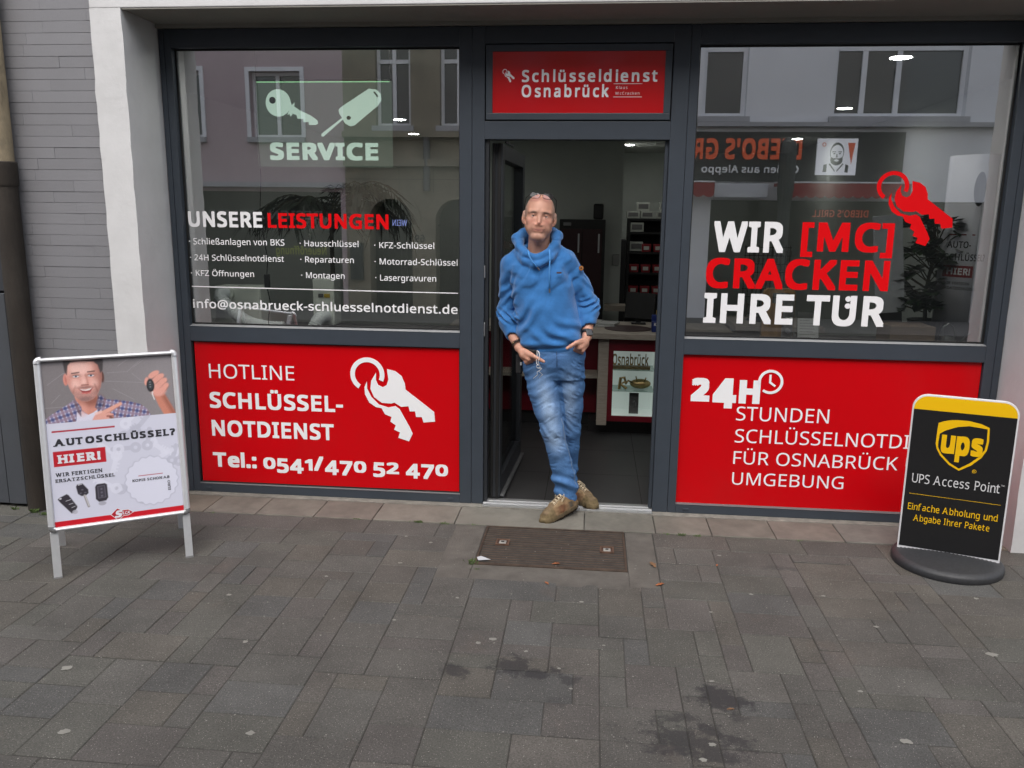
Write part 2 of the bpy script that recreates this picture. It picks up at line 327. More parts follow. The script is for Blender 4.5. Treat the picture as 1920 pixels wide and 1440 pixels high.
    246,485,4,28,299,431,244,438,186,431,137,412,97,380,68,336,50,282,44,216,48,165,59,121,77,82,100,51,129,25,163,7,200,-4,241,-8,285,-4,324,7,359,25,388,51,411,82,428,121,438,165,442,216,436,282,417,336,387,380,347,412,22,185,368,242,379,282,374,314,359,338,335,355,303,365,263,369,216,366,169,356,128,339,95,314,71,282,56,243,51,203,56,172,71,147,95,130,128,120,169,117,216,124,284,147,335,16,183,583,168,585,154,583,142,576,134,564,131,546,134,529,142,516,154,509,168,506,183,509,195,516,203,529,206,546,203,564,195,576,16,333,583,318,585,304,583,292,576,284,564,281,546,284,529,292,516,304,509,318,506,333,509,345,516,353,529,356,546,353,564,345,576,
    252,496,3,31,135,430,63,430,63,148,68,99,81,59,103,29,134,8,173,-4,220,-8,247,-6,273,-1,298,8,321,20,340,36,356,57,359,57,370,0,427,0,427,430,357,430,357,206,354,160,345,121,330,91,306,69,273,55,230,51,188,57,158,76,141,108,135,153,16,187,583,173,585,159,583,147,576,138,564,136,546,138,529,147,516,159,509,173,506,187,509,200,516,208,529,211,546,208,564,200,576,16,337,583,323,585,309,583,297,576,289,564,286,546,289,529,297,516,309,509,323,506,337,509,350,516,358,529,361,546,358,564,350,576,
    223,506,1,79,294,610,245,613,197,610,155,599,119,581,91,554,74,517,68,468,68,0,139,0,139,468,142,499,154,521,171,537,193,547,218,553,245,555,286,551,319,540,340,520,347,491,345,471,336,454,324,439,276,400,261,385,249,369,241,349,238,326,240,306,246,288,257,270,273,253,296,235,351,197,371,181,385,167,394,152,399,136,401,118,396,89,382,67,356,54,318,49,297,50,256,59,204,83,204,19,227,8,254,-1,285,-6,321,-8,362,-5,399,6,429,23,451,48,465,81,470,123,467,153,459,178,445,200,427,221,404,240,332,291,319,302,312,311,306,330,309,344,318,357,330,370,379,411,395,428,407,447,416,469,419,495,413,531,397,561,371,584,336,600,
    48,459,2,26,287,573,229,581,167,573,119,547,83,504,58,446,44,373,39,287,44,201,60,129,86,70,122,27,170,1,229,-8,276,-3,316,12,349,37,376,70,395,112,409,163,417,221,419,287,414,373,399,446,372,504,335,547,24,190,515,229,521,268,515,298,495,320,463,336,417,345,359,348,287,345,215,336,156,320,110,298,78,268,59,229,52,190,59,159,78,137,111,121,156,113,215,110,287,113,359,121,417,137,463,159,495,
    49,459,1,7,285,573,226,573,71,452,108,405,219,499,216,0,285,0,
    50,459,1,40,270,576,221,581,186,578,153,572,122,561,94,548,68,531,45,513,83,466,115,489,147,506,181,517,221,520,261,514,294,496,315,466,322,424,318,387,306,353,287,320,261,287,228,251,188,210,38,59,38,0,417,0,417,64,128,64,128,67,247,185,288,227,324,267,353,305,375,344,389,385,394,428,388,472,372,510,347,540,313,562,
    51,459,1,64,296,571,218,581,163,576,115,563,73,544,39,521,75,473,96,487,117,498,140,508,164,515,190,520,219,521,262,516,295,498,316,471,323,434,319,404,307,377,286,356,259,339,223,329,180,326,123,326,123,265,179,265,226,263,265,255,297,242,320,223,335,197,339,164,331,117,305,81,260,59,194,51,155,54,114,61,74,73,36,89,36,23,72,8,110,-1,150,-6,193,-8,263,-3,318,14,360,40,390,74,407,116,413,163,405,214,379,255,337,283,277,298,277,302,310,311,340,326,363,347,381,372,392,403,395,439,384,495,352,540,
    52,459,2,11,286,576,17,190,17,130,291,130,291,0,359,0,359,130,443,130,443,193,359,193,359,576,4,292,500,295,500,291,193,86,193,
    53,459,1,43,86,573,64,302,99,280,146,288,173,291,197,292,262,284,306,262,332,225,341,176,336,137,323,106,302,82,274,65,239,55,200,52,161,55,121,62,82,74,51,90,51,23,80,10,116,0,156,-6,199,-8,261,-2,314,15,356,43,387,81,407,128,413,183,407,232,389,274,361,307,322,331,275,346,221,351,194,350,169,348,132,342,146,508,373,508,373,573,
    54,459,2,50,306,581,246,576,196,562,155,539,121,510,95,474,75,433,60,389,51,342,46,294,44,245,48,185,59,133,77,89,101,54,130,26,163,7,199,-4,239,-8,291,-2,336,15,372,44,399,82,415,129,421,184,416,236,400,279,375,313,342,338,302,353,255,358,223,356,194,350,170,339,150,326,133,309,119,291,115,291,119,337,127,380,139,419,158,454,183,483,216,504,257,518,308,523,362,517,377,513,377,573,362,577,22,205,299,241,303,289,295,324,271,344,233,351,184,343,125,320,84,284,59,238,51,210,55,185,64,164,79,146,99,133,121,123,146,117,172,115,198,119,223,131,248,150,270,175,287,
    55,459,1,7,419,573,35,573,35,508,344,508,109,0,187,0,419,518,
    56,459,3,48,276,577,229,581,182,577,141,565,107,545,80,518,63,485,58,444,61,411,71,383,87,358,107,336,131,316,158,299,128,283,99,264,75,241,56,214,43,183,39,146,45,101,61,63,89,33,126,10,174,-3,231,-8,284,-3,330,11,367,34,395,65,413,104,419,148,414,185,401,216,381,242,355,265,325,285,291,303,320,319,346,338,368,359,385,383,396,411,400,443,395,485,378,519,352,546,318,565,19,188,518,228,524,270,518,302,502,323,476,330,441,327,414,317,392,302,373,282,357,258,343,232,330,179,357,157,373,141,391,130,414,127,441,134,476,155,502,20,184,254,217,270,264,251,293,235,317,217,335,197,346,174,350,148,342,108,319,76,281,55,229,48,176,55,138,76,116,107,108,145,111,173,121,197,136,219,157,237,
    57,459,2,52,262,577,223,581,171,575,127,557,90,529,63,491,46,443,40,387,45,336,61,294,85,260,118,235,158,219,204,214,237,216,266,223,290,233,310,247,327,263,341,281,346,281,342,235,334,192,322,153,303,118,278,90,245,68,204,54,152,50,134,50,97,56,82,60,82,0,97,-4,137,-8,154,-8,214,-3,265,11,306,33,340,63,366,99,387,139,401,183,410,231,415,279,417,328,413,388,402,439,384,483,361,518,332,545,299,565,22,178,513,223,521,252,518,277,508,298,493,315,474,328,451,338,426,344,400,346,374,342,349,330,325,311,303,286,285,256,273,220,269,171,277,137,301,117,339,110,388,118,447,142,488,
    183,215,1,16,126,334,107,337,88,334,72,325,61,308,58,283,61,258,72,241,88,232,107,229,126,232,142,241,153,258,157,283,153,308,142,325,
    45,258,1,4,226,246,32,246,32,184,226,184,
    46,215,1,16,126,94,107,97,88,94,72,85,61,69,58,43,61,18,72,2,88,-8,107,-11,126,-8,142,2,153,18,157,43,153,69,142,85,
    58,215,2,16,126,94,107,97,88,94,72,85,61,69,58,43,61,18,72,2,88,-8,107,-11,126,-8,142,2,153,18,157,43,153,69,142,85,16,126,438,107,441,88,438,72,429,61,412,58,387,61,362,72,345,88,335,107,332,126,335,142,345,153,362,157,387,153,412,142,429,
    47,298,1,4,290,573,221,573,8,0,77,0,
    64,721,2,93,447,568,387,573,311,566,244,547,186,515,137,474,98,422,70,363,52,296,47,225,55,138,82,65,126,7,185,-36,259,-63,347,-71,397,-69,442,-62,483,-52,520,-38,520,16,483,4,441,-8,395,-16,347,-18,275,-11,215,10,167,45,132,93,111,154,104,227,109,288,123,344,145,394,177,437,217,472,265,498,322,514,387,520,450,513,506,492,553,459,588,413,611,356,618,287,616,248,609,212,598,181,583,158,563,142,540,137,522,141,506,151,494,171,492,235,500,398,477,405,446,411,412,415,377,417,328,411,287,394,253,366,228,330,212,286,207,237,215,176,240,128,280,98,334,87,373,92,405,107,430,130,447,157,451,157,460,131,478,109,503,93,536,87,569,92,597,105,620,125,640,150,655,181,666,214,672,250,674,286,669,349,653,406,628,455,593,496,551,529,502,553,17,437,358,432,258,425,210,409,171,383,146,345,137,314,143,290,160,275,191,269,235,272,267,280,298,294,325,314,347,342,362,378,366,394,366,
    91,264,1,8,64,573,64,-127,244,-127,244,-69,133,-69,133,515,244,515,244,573,
    93,264,1,8,200,573,20,573,20,515,131,515,131,-69,20,-69,20,-127,200,-127,
    63,348,2,41,235,571,168,581,122,578,81,569,43,557,10,541,34,485,63,498,93,509,126,516,163,519,204,514,235,498,254,473,260,439,258,416,253,398,243,381,228,363,207,343,157,298,139,277,127,257,118,235,114,211,112,183,112,161,168,161,168,175,173,215,180,231,192,248,209,266,260,310,283,332,302,355,316,379,324,407,327,440,317,498,285,543,16,162,94,144,97,124,94,108,85,97,69,94,43,97,18,108,2,124,-8,144,-11,162,-8,178,2,189,18,192,43,189,69,178,85,
    33,216,2,4,151,573,65,573,85,161,131,161,16,126,94,107,97,88,94,72,85,61,69,58,43,61,18,72,2,88,-8,107,-11,126,-8,142,2,153,18,157,43,153,69,142,85,
    39,180,1,4,128,573,52,573,68,366,112,366,
]
def _glyphs():
    """fills each outline set once, through a flat curve"""
    G = {}; p = 0
    while p < len(GLYPHS):
        ch, adv, nl = GLYPHS[p:p + 3]; p += 3
        cu = bpy.data.curves.new('outline', 'CURVE'); cu.dimensions = '2D'; cu.fill_mode = 'BOTH'
        for _ in range(nl):
            n = GLYPHS[p]; q = GLYPHS[p + 1:p + 1 + 2 * n]; p += 1 + 2 * n
            sp = cu.splines.new('POLY'); sp.points.add(n - 1); sp.use_cyclic_u = True
            for i in range(n): sp.points[i].co = (q[2 * i] / 1000, q[2 * i + 1] / 1000, 0, 1)
        ob = bpy.data.objects.new('outline', cu); COL.objects.link(ob)
        me = bpy.data.meshes.new_from_object(ob.evaluated_get(bpy.context.evaluated_depsgraph_get()))
        v = np.array([tuple(w.co)[:2] for w in me.vertices]); f = []
        for w in me.polygons:
            t = tuple(w.vertices); f += [(t[0], t[i], t[i + 1]) for i in range(1, len(t) - 1)]
        G[chr(ch)] = (adv / 1000.0, v, np.array(f))
        bpy.data.objects.remove(ob); bpy.data.curves.remove(cu); bpy.data.meshes.remove(me)
    return G
GLY = _glyphs()
CAP = 0.5726
def text_geo(s, bold=0.0, space=1.0):
    """flat writing; heavier weights are the outline stamped round a small circle, each stamp a hair nearer"""
    V, F = [], []; x = 0.0; n = 0
    st = [(0, 0)]
    if bold > 0:
        st = [(0, 0)] + [(a * bold, c * bold) for a, c in ((1, 0), (-1, 0), (0, 1), (0, -1), (1, 1), (-1, 1), (1, -1), (-1, -1))]
    for ch in s:
        if ch == ' ': x += .23 * space; continue
        adv, v, f = GLY[ch]
        for k, (dx, dy) in enumerate(st):
            V.append(np.c_[v[:, 0] + x + dx, v[:, 1] + dy, np.full(len(v), k * .00009)]); F.append(f + n); n += len(v)
        x += (adv + max(bold, 0) * 1.5) * space
    return np.vstack(V), [tuple(q) for q in np.vstack(F)]
def cap_h(bold): return -max(bold, 0), CAP + max(bold, 0)
def lettering(name, s, x0, z0, x1, z1, y, mt, parent, bold=0.0, depth=0.0, space=1.0, fn=None, world=True, shear=0.0, full=False, slab=None):
    """fits the writing: base line z0, capital height z1-z0, from x0 to x1 on the plane y (or through fn(u,v,w))"""
    v, f = (slab or text_geo)(s, bold, space)
    lo, hi = cap_h(bold)
    if full: lo, hi = v[:, 1].min(), v[:, 1].max()
    u = x0 + (v[:, 0] - v[:, 0].min()) / (v[:, 0].max() - v[:, 0].min()) * (x1 - x0)
    w = z0 + (v[:, 1] - lo) / (hi - lo) * (z1 - z0)
    u = u + shear * (w - z0); d = v[:, 2]
    if fn is None: P = [(a, y - c, b) for a, b, c in zip(u, w, d)]
    else: P = [tuple(fn(a, b, c)) for a, b, c in zip(u, w, d)]
    return link_mesh(name, P, f, mt, parent, world)
# ------------------------------------------------------------------ materials of the place
def paver_mat():
    m = bpy.data.materials.new('concrete_pavers'); m.use_nodes = True; nt = m.node_tree; N = nt.nodes; L = nt.links
    b = N['Principled BSDF']; b.inputs['Roughness'].default_value = 0.82; b.inputs['Specular IOR Level'].default_value = 0.35
    tc = N.new('ShaderNodeTexCoord'); co = tc.outputs['Object']
    at = N.new('ShaderNodeAttribute'); at.attribute_name = 'tint'
    def noise(sc, det=6, ro=0.65):
        n = N.new('ShaderNodeTexNoise'); n.inputs['Scale'].default_value = sc; n.inputs['Detail'].default_value = det; n.inputs['Roughness'].default_value = ro
        L.new(co, n.inputs['Vector']); return n
    def rng_(o, a, b_, c, d):
        r = N.new('ShaderNodeMapRange'); r.inputs[1].default_value = a; r.inputs[2].default_value = b_; r.inputs[3].default_value = c; r.inputs[4].default_value = d
        L.new(o, r.inputs[0]); return r.outputs[0]
    def mul(cur, fac):
        x = N.new('ShaderNodeVectorMath'); x.operation = 'SCALE'; L.new(cur, x.inputs[0]); L.new(fac, x.inputs['Scale']); return x.outputs[0]
    def mix(cur, col, fac):
        x = N.new('ShaderNodeMix'); x.data_type = 'RGBA'; L.new(fac, x.inputs[0]); L.new(cur, x.inputs[6]); x.inputs[7].default_value = col; return x.outputs[2]
    c = mul(at.outputs['Color'], rng_(noise(3.2, 8).outputs[0], 0.3, 0.7, 0.78, 1.2))
    c = mul(c, rng_(noise(160, 3, 0.8).outputs[0], 0.3, 0.7, 0.55, 1.4))
    # light and dark chips of aggregate
    for sc, lo, hi, colr in ((150, 0.12, 0.19, (0.50, 0.47, 0.42, 1)), (95, 0.075, 0.125, (0.62, 0.58, 0.52, 1)), (120, 0.13, 0.2, (0.028, 0.026, 0.026, 1))):
        v = N.new('ShaderNodeTexVoronoi'); v.inputs['Scale'].default_value = sc; v.feature = 'F1'; v.inputs['Randomness'].default_value = 1.0
        L.new(co, v.inputs['Vector'])
        s = N.new('ShaderNodeSeparateColor'); L.new(v.outputs['Color'], s.inputs[0])
        pick = rng_(s.outputs[0], 0.62, 0.63, 0, 1) if sc != 95 else rng_(s.outputs[1], 0.86, 0.87, 0, 1)
        f = N.new('ShaderNodeMath'); f.operation = 'MULTIPLY'; L.new(rng_(v.outputs['Distance'], lo, hi, 1, 0), f.inputs[0]); L.new(pick, f.inputs[1])
        g = N.new('ShaderNodeMath'); g.operation = 'MULTIPLY'; L.new(f.outputs[0], g.inputs[0]); g.inputs[1].default_value = 0.62
        c = mix(c, colr, g.outputs[0])
    # old oil stains and tyre-dark blotches at their own places
    sep = N.new('ShaderNodeSeparateXYZ'); L.new(co, sep.inputs[0])
    big = noise(13, 8, 0.72)
    tot = None
    for (px, py, ax, ay, w) in STAINS:
        cx = N.new('ShaderNodeVectorMath'); cx.operation = 'SUBTRACT'; L.new(co, cx.inputs[0]); cx.inputs[1].default_value = (px, py, 0)
        sx = N.new('ShaderNodeVectorMath'); sx.operation = 'MULTIPLY'; L.new(cx.outputs[0], sx.inputs[0]); sx.inputs[1].default_value = (1 / ax, 1 / ay, 0)
        ln = N.new('ShaderNodeVectorMath'); ln.operation = 'LENGTH'; L.new(sx.outputs[0], ln.inputs[0])
        ad = N.new('ShaderNodeMath'); ad.operation = 'MULTIPLY_ADD'; L.new(big.outputs[0], ad.inputs[0]); ad.inputs[1].default_value = 4.6; ad.inputs[2].default_value = -2.25
        su = N.new('ShaderNodeMath'); su.operation = 'ADD'; L.new(ln.outputs['Value'], su.inputs[0]); L.new(ad.outputs[0], su.inputs[1])
        f = rng_(su.outputs[0], 0.55, 1.0, w, 0)
        if tot is None: tot = f
        else:
            mx = N.new('ShaderNodeMath'); mx.operation = 'MAXIMUM'; L.new(tot, mx.inputs[0]); L.new(f, mx.inputs[1]); tot = mx.outputs[0]
    c = mix(c, (0.018, 0.017, 0.019, 1), tot)
    # dusting of rust-brown and green at the joints near the house
    c = mix(c, (0.16, 0.105, 0.075, 1), rng_(noise(2.3, 5).outputs[0], 0.6, 0.8, 0, 0.22))
    L.new(c, b.inputs['Base Color'])
    bp = N.new('ShaderNodeBump'); bp.inputs['Distance'].default_value = 0.0022; bp.inputs['Strength'].default_value = 0.8
    L.new(noise(140, 4, 0.8).outputs[0], bp.inputs['Height']); L.new(bp.outputs[0], b.inputs['Normal'])
    return m
STAINS = [(0.37, -1.80, 0.10, 0.09, 0.75), (0.46, -1.845, 0.11, 0.05, 0.75), (0.15, -1.865, 0.07, 0.05, 0.7), (0.58, -1.87, 0.06, 0.035, 0.6),
          (1.15, -1.94, 0.12, 0.09, 0.8), (1.02, -2.20, 0.20, 0.14, 0.72), (1.19, -2.05, 0.05, 0.04, 0.5), (0.98, -2.07, 0.09, 0.05, 0.6), (0.55, -2.02, 0.05, 0.05, 0.3), (1.6, -0.72, 0.12, 0.03, 0.3)]

M_frame = mat('anthracite_aluminium', (0.040, 0.050, 0.064), 0.42, 0.0, var=0.06, vscale=14, bump=0.0002, bscale=350, spec=0.5)
M_gasket = mat('black_rubber_gasket', (0.006, 0.006, 0.006), 0.6)
M_render = mat('white_wall_paint', (0.60, 0.60, 0.60), 0.85, var=0.05, vscale=4, bump=0.0022, bscale=22, dirt=0.12)
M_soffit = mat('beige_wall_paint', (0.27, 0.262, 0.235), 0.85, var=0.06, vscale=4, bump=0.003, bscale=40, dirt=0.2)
M_tile = mat('grey_painted_brick', (0.205, 0.205, 0.215), 0.55, var=0.05, vscale=3, bump=0.0012, bscale=90, attr='tint')
M_joint = mat('sooty_joint', (0.034, 0.031, 0.027), 0.95, var=0.4, vscale=40)
M_ledge = mat('sandstone_ledge', (0.25, 0.215, 0.165), 0.85, var=0.28, vscale=7, bump=0.002, bscale=90, dirt=0.55, attr='tint')
M_cement = mat('cement_strip', (0.20, 0.19, 0.165), 0.9, var=0.3, vscale=20, bump=0.002, bscale=120, dirt=0.5)
M_patch = mat('old_concrete', (0.088, 0.080, 0.070), 0.9, var=0.32, vscale=9, bump=0.004, bscale=120, dirt=0.3, vdet=9)
M_red = mat('red_panel_film', (0.54, 0.0015, 0.005), 0.25, var=0.03, vscale=2, spec=0.25, dirt=0.07)
M_white = mat('white_vinyl', (0.84, 0.84, 0.85), 0.45)
M_redv = mat('red_vinyl', (0.70, 0.001, 0.004), 0.4, spec=.25)
M_alu = mat('bare_aluminium', (0.60, 0.61, 0.62), 0.35, 0.85, var=0.1, vscale=60, stretch=(1, 40, 40))
M_glass = glass_mat('shop_window_glass', 0.46)
M_pav = paver_mat()

# ------------------------------------------------------------------ ground
def ground():
    # bedding below the slabs, reaching the far side and the horizon
    b = MB(); b.box(-60, 60, -9.1, -0.01, -0.4, -0.0036)
    tag(b.build('ground', M_joint), kind='structure')
    # slabs laid in a mixed-format bond, packed on a 10 cm module
    U = 0.1; X0, X1, Y0, Y1 = -5.0, 5.8, -5.2, -0.33
    nx, ny = int(round((X1 - X0) / U)), int(round((Y1 - Y0) / U))
    occ = np.zeros((nx, ny), bool)
    # the concrete round the cellar grate
    px0, px1, py0 = -0.12, 1.0, -1.07
    for i in range(nx):
        for j in range(ny):
            cx, cy = X0 + (i + .5) * U, Y1 - (j + .5) * U
            if px0 < cx < px1 and cy > py0: occ[i, j] = True
    sizes = [(4, 2), (3, 2), (3, 2), (3, 2), (2, 2), (2, 2), (1, 2), (2, 3), (3, 1), (2, 1), (2, 2)]
    V, F, T = [], [], []
    g = 0.0013; rr = random.Random(5)
    for j in range(ny):
        for i in range(nx):
            if occ[i, j]: continue
            rr.shuffle(sizes)
            opt = sizes if j > 1 else [(4, 2), (3, 2), (2, 2), (5, 2)]
            for (a, c) in list(opt) + [(2, 2), (2, 1), (1, 2), (1, 1)]:
                if i + a <= nx and j + c <= ny and not occ[i:i + a, j:j + c].any(): break
            else: continue
            occ[i:i + a, j:j + c] = True
            jx = lambda: rr.uniform(-.0012, .0012)
            x0, x1 = X0 + i * U + g + jx(), X0 + (i + a) * U - g + jx()
            y1, y0 = Y1 - j * U - g + jx(), Y1 - (j + c) * U + g + jx()
            z = rr.uniform(-0.0018, 0.0012); tx, ty = rr.uniform(-.003, .003), rr.uniform(-.003, .003)
            zz = lambda x, y: z + (x - (x0 + x1) / 2) * tx + (y - (y0 + y1) / 2) * ty
            n = len(V); e = 0.0035
            cs = [(x0, y0), (x1, y0), (x1, y1), (x0, y1)]; ci = [(x0 + e, y0 + e), (x1 - e, y0 + e), (x1 - e, y1 - e), (x0 + e, y1 - e)]
            V += [(x, y, -0.02) for x, y in cs] + [(x, y, zz(x, y) - 0.0026) for x, y in cs] + [(x, y, zz(x, y)) for x, y in ci]
            F += [(n + k, n + (k + 1) % 4, n + 4 + (k + 1) % 4, n + 4 + k) for k in range(4)] + [(n + 4 + k, n + 4 + (k + 1) % 4, n + 8 + (k + 1) % 4, n + 8 + k) for k in range(4)] + [(n + 8, n + 9, n + 10, n + 11)]
            t = rr.choice([(.070, .066, .060), (.073, .067, .060), (.068, .067, .064), (.075, .069, .060), (.071, .068, .062), (.073, .067, .062), (.070, .068, .060)])
            k = rr.uniform(.95, 1.05)
            if y1 > -0.9: k *= rr.uniform(1.0, 1.25)
            if rr.random() < .08: k *= 1.15
            T += [tuple(q * k for q in t) + (1,)] * 12
    o = link_mesh('pavement', V, F, M_pav); tag(o, kind='structure')
    a = o.data.color_attributes.new('tint', 'FLOAT_COLOR', 'POINT'); a.data.foreach_set('color', np.array(T, 'f').ravel())
    # concrete frame cast round the grate opening
    b = MB(); gx0, gx1, gy0, gy1 = 0.066, 0.848, -0.865, -0.325
    b.box(px0 + .003, gx0, py0 + .003, -0.333, -0.05, -0.0005); b.box(gx1, px1 - .003, py0 + .003, -0.333, -0.05, -0.0008)
    b.box(gx0, gx1, py0 + .003, gy0, -0.05, -0.0003)
    tag(b.build('concrete_patch', M_patch, bevel=.004), kind='structure')
    # street beyond the photographer
    b = MB(); b.box(-60, 60, -5.3, -5.2, -0.1, 0.004)
    tag(b.build('kerb', mat('granite_kerb', (.2, .2, .2), .8, var=.2)), kind='structure')
    b = MB(); b.box(-60, 60, -8.4, -5.3, -0.2, -0.1)
    tag(b.build('road', mat('asphalt', (.05, .05, .052), .85, var=.25, vscale=30, bump=.003, bscale=150)), kind='structure')
    b = MB(); b.box(-60, 60, -60, -8.4, -0.2, 0.0)
    tag(b.build('far_pavement', mat('far_slabs', (.12, .115, .11), .85, var=.2, vscale=4)), kind='structure')
    b = MB(); b.box(-60, -5.0, -5.2, -0.33, -.05, -.001); b.box(5.8, 60, -5.2, -.33, -.05, -.001)
    tag(b.build('side_pavement', mat('side_slabs', (.105, .1, .095), .85, var=.2, vscale=4)), kind='structure')
ground()

# stone ledge under the shop front, in lengths with open joints
def ledge():
    xs = [-2.05, -1.62, -1.30, -0.95, -0.60, -0.12, 0.62, 1.02, 1.33, 1.68, 2.05, 2.42, 2.90]
    t = thing('stone_ledge', 'worn beige stone ledge running along the foot of the shop front', 'ledge', (0, -.17, 0))
    for a, c in zip(xs, xs[1:]):
        b = MB(); k = random.uniform(.82, 1.12); col = random.choice([(.138, .126, .106), (.150, .130, .104), (.128, .122, .108), (.142, .124, .105)])
        if c < 1.1 and a > -.3: col = (.14, .132, .112)
        b.box(a + .0018, c - .0018, -0.33 + random.uniform(-.002, .002), -0.052, -0.03, 0.0055 + random.uniform(-.001, .001))
        o = b.build('stone_slab', M_ledge, t, bevel=.005, segs=3)
        ca = o.data.color_attributes.new('tint', 'FLOAT_COLOR', 'POINT'); ca.data.foreach_set('color', np.array([tuple(q * k for q in col) + (1,)] * len(o.data.vertices), 'f').ravel())
    b = MB(); b.box(-1.9, 2.9, -0.05, 0.07, -0.03, 0.0085); b.build('mortar_bed', M_cement, t, bevel=.003)
ledge()

# iron grate of the cellar light-well
def grate():
    Mi = mat('rusty_iron', (.062, .042, .030), .75, .35, var=.5, vscale=14, bump=.0015, bscale=180)
    Mr = mat('worn_iron_edge', (.17, .10, .07), .55, .6, var=.4, vscale=30)
    t = thing('cellar_grate', 'rusty barred iron grate let into the paving before the open door', 'grate', (.457, -.595, 0))
    x0, x1, y0, y1 = .07, .844, -.861, -.329
    b = MB(); w = .012
    b.box(x0, x1, y0, y0 + w, -.04, .002); b.box(x0, x1, y1 - w, y1, -.04, .002); b.box(x0, x0 + w, y0 + w, y1 - w, -.04, .002); b.box(x1 - w, x1, y0 + w, y1 - w, -.04, .002)
    b.build('frame', Mi, t, bevel=.002)
    n = 17
    for i in range(n):
        y = y0 + w + (i + .5) * (y1 - y0 - 2 * w) / n
        b = MB(); b.box(x0 + w, x1 - w, y - .0062, y + .0062, -.008, -.001 + random.uniform(-.001, .001)); b.build('bar', Mi, t, bevel=.002)
    b = MB(); b.box(x0, x1, y0, y1, -.25, -.2); b.build('pit', M_gasket, t)
    for cx in (.205, .735):
        b = MB(); b.box(cx - .011, cx + .011, y0 + w, y1 - w, -.03, -.0085); b.build('cross_bar', Mi, t)
    for cx, cy in ((.185, -.565), (.745, -.60)):
        b = MB(); s = .037
        b.box(cx - s, cx + s, cy - s, cy - s + .009, -.02, .006); b.box(cx - s, cx + s, cy + s - .009, cy + s, -.02, .006)
        b.box(cx - s, cx - s + .009, cy - s + .009, cy + s - .009, -.02, .006); b.box(cx + s - .009, cx + s, cy - s + .009, cy + s - .009, -.02, .006)
        k = b.build('lock_cover', Mr, t, bevel=.001)
        b = MB(); b.box(cx - .028, cx + .028, cy - .028, cy + .028, -.02, .0005); b.build('plate', mat('brown_iron', (.075, .04, .028), .7, .3, var=.3), k)
        b = MB(); b.box(cx - .019, cx + .019, cy - .019, cy + .019, .0005, .005); b.build('lock', mat('worn_zinc', (.42, .41, .38), .5, .5, var=.3, vscale=50), k, bevel=.002)
        b = MB(); b.box(cx - .008, cx + .008, cy - .006, cy + .006, .005, .0075); b.build('key_slot', M_gasket, k)
grate()

# ------------------------------------------------------------------ the house front
def house():
    t = thing('shop_building', 'white rendered house front with the deep opening that holds the shop front', 'building', (0.5, -.18, 0))
    zl = 2.772; yf = -.36
    # slightly uneven rendered faces: build piers and lintel as gridded, jittered slabs
    def slab(name, x0, x1, y0, y1, z0, z1, mt, n=(8, 40)):
        V, F = [], []; nu, nv = n
        r = np.random.default_rng(int(abs(x0) * 100))
        per = [(x0, y1), (x0, y0)] + [(x0 + (x1 - x0) * i / nu, y0) for i in range(1, nu)] + [(x1, y0), (x1, y1)]
        for k in range(nv + 1):
            z = z0 + (z1 - z0) * k / nv
            for i, (x, y) in enumerate(per):
                jx = r.normal(0, .0016) if i in (1, len(per) - 2) else 0
                V.append((x + jx, y + (r.normal(0, .0012) if 0 < i < len(per) - 1 else 0), z))
        m = len(per)
        for k in range(nv):
            for i in range(m - 1): F.append((k * m + i, k * m + i + 1, (k + 1) * m + i + 1, (k + 1) * m + i))
            F.append((k * m + m - 1, k * m, (k + 1) * m, (k + 1) * m + m - 1))
        F.append(tuple(range(m))[::-1]); F.append(tuple(nv * m + i for i in range(m)))
        o = link_mesh(name, V, F, mt, t); return auto_smooth(o, 35)
    slab('pier', -2.047, -1.872, yf, .3, -.02, zl, M_render)
    slab('pier', 2.892, 3.55, yf, .3, -.02, zl, M_render)
    b = MB(); b.box(-2.047, 3.55, yf, .3, zl, 3.35); b.build('lintel', M_render, t, bevel=.006, segs=3)
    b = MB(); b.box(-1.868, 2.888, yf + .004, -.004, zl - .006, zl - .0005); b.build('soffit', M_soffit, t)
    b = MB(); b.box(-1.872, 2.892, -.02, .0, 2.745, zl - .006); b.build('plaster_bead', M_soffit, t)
    b = MB(); b.box(-9, 9, -.33, .3, 3.35, 9.5); b.build('upper_wall', M_render, t)
house()

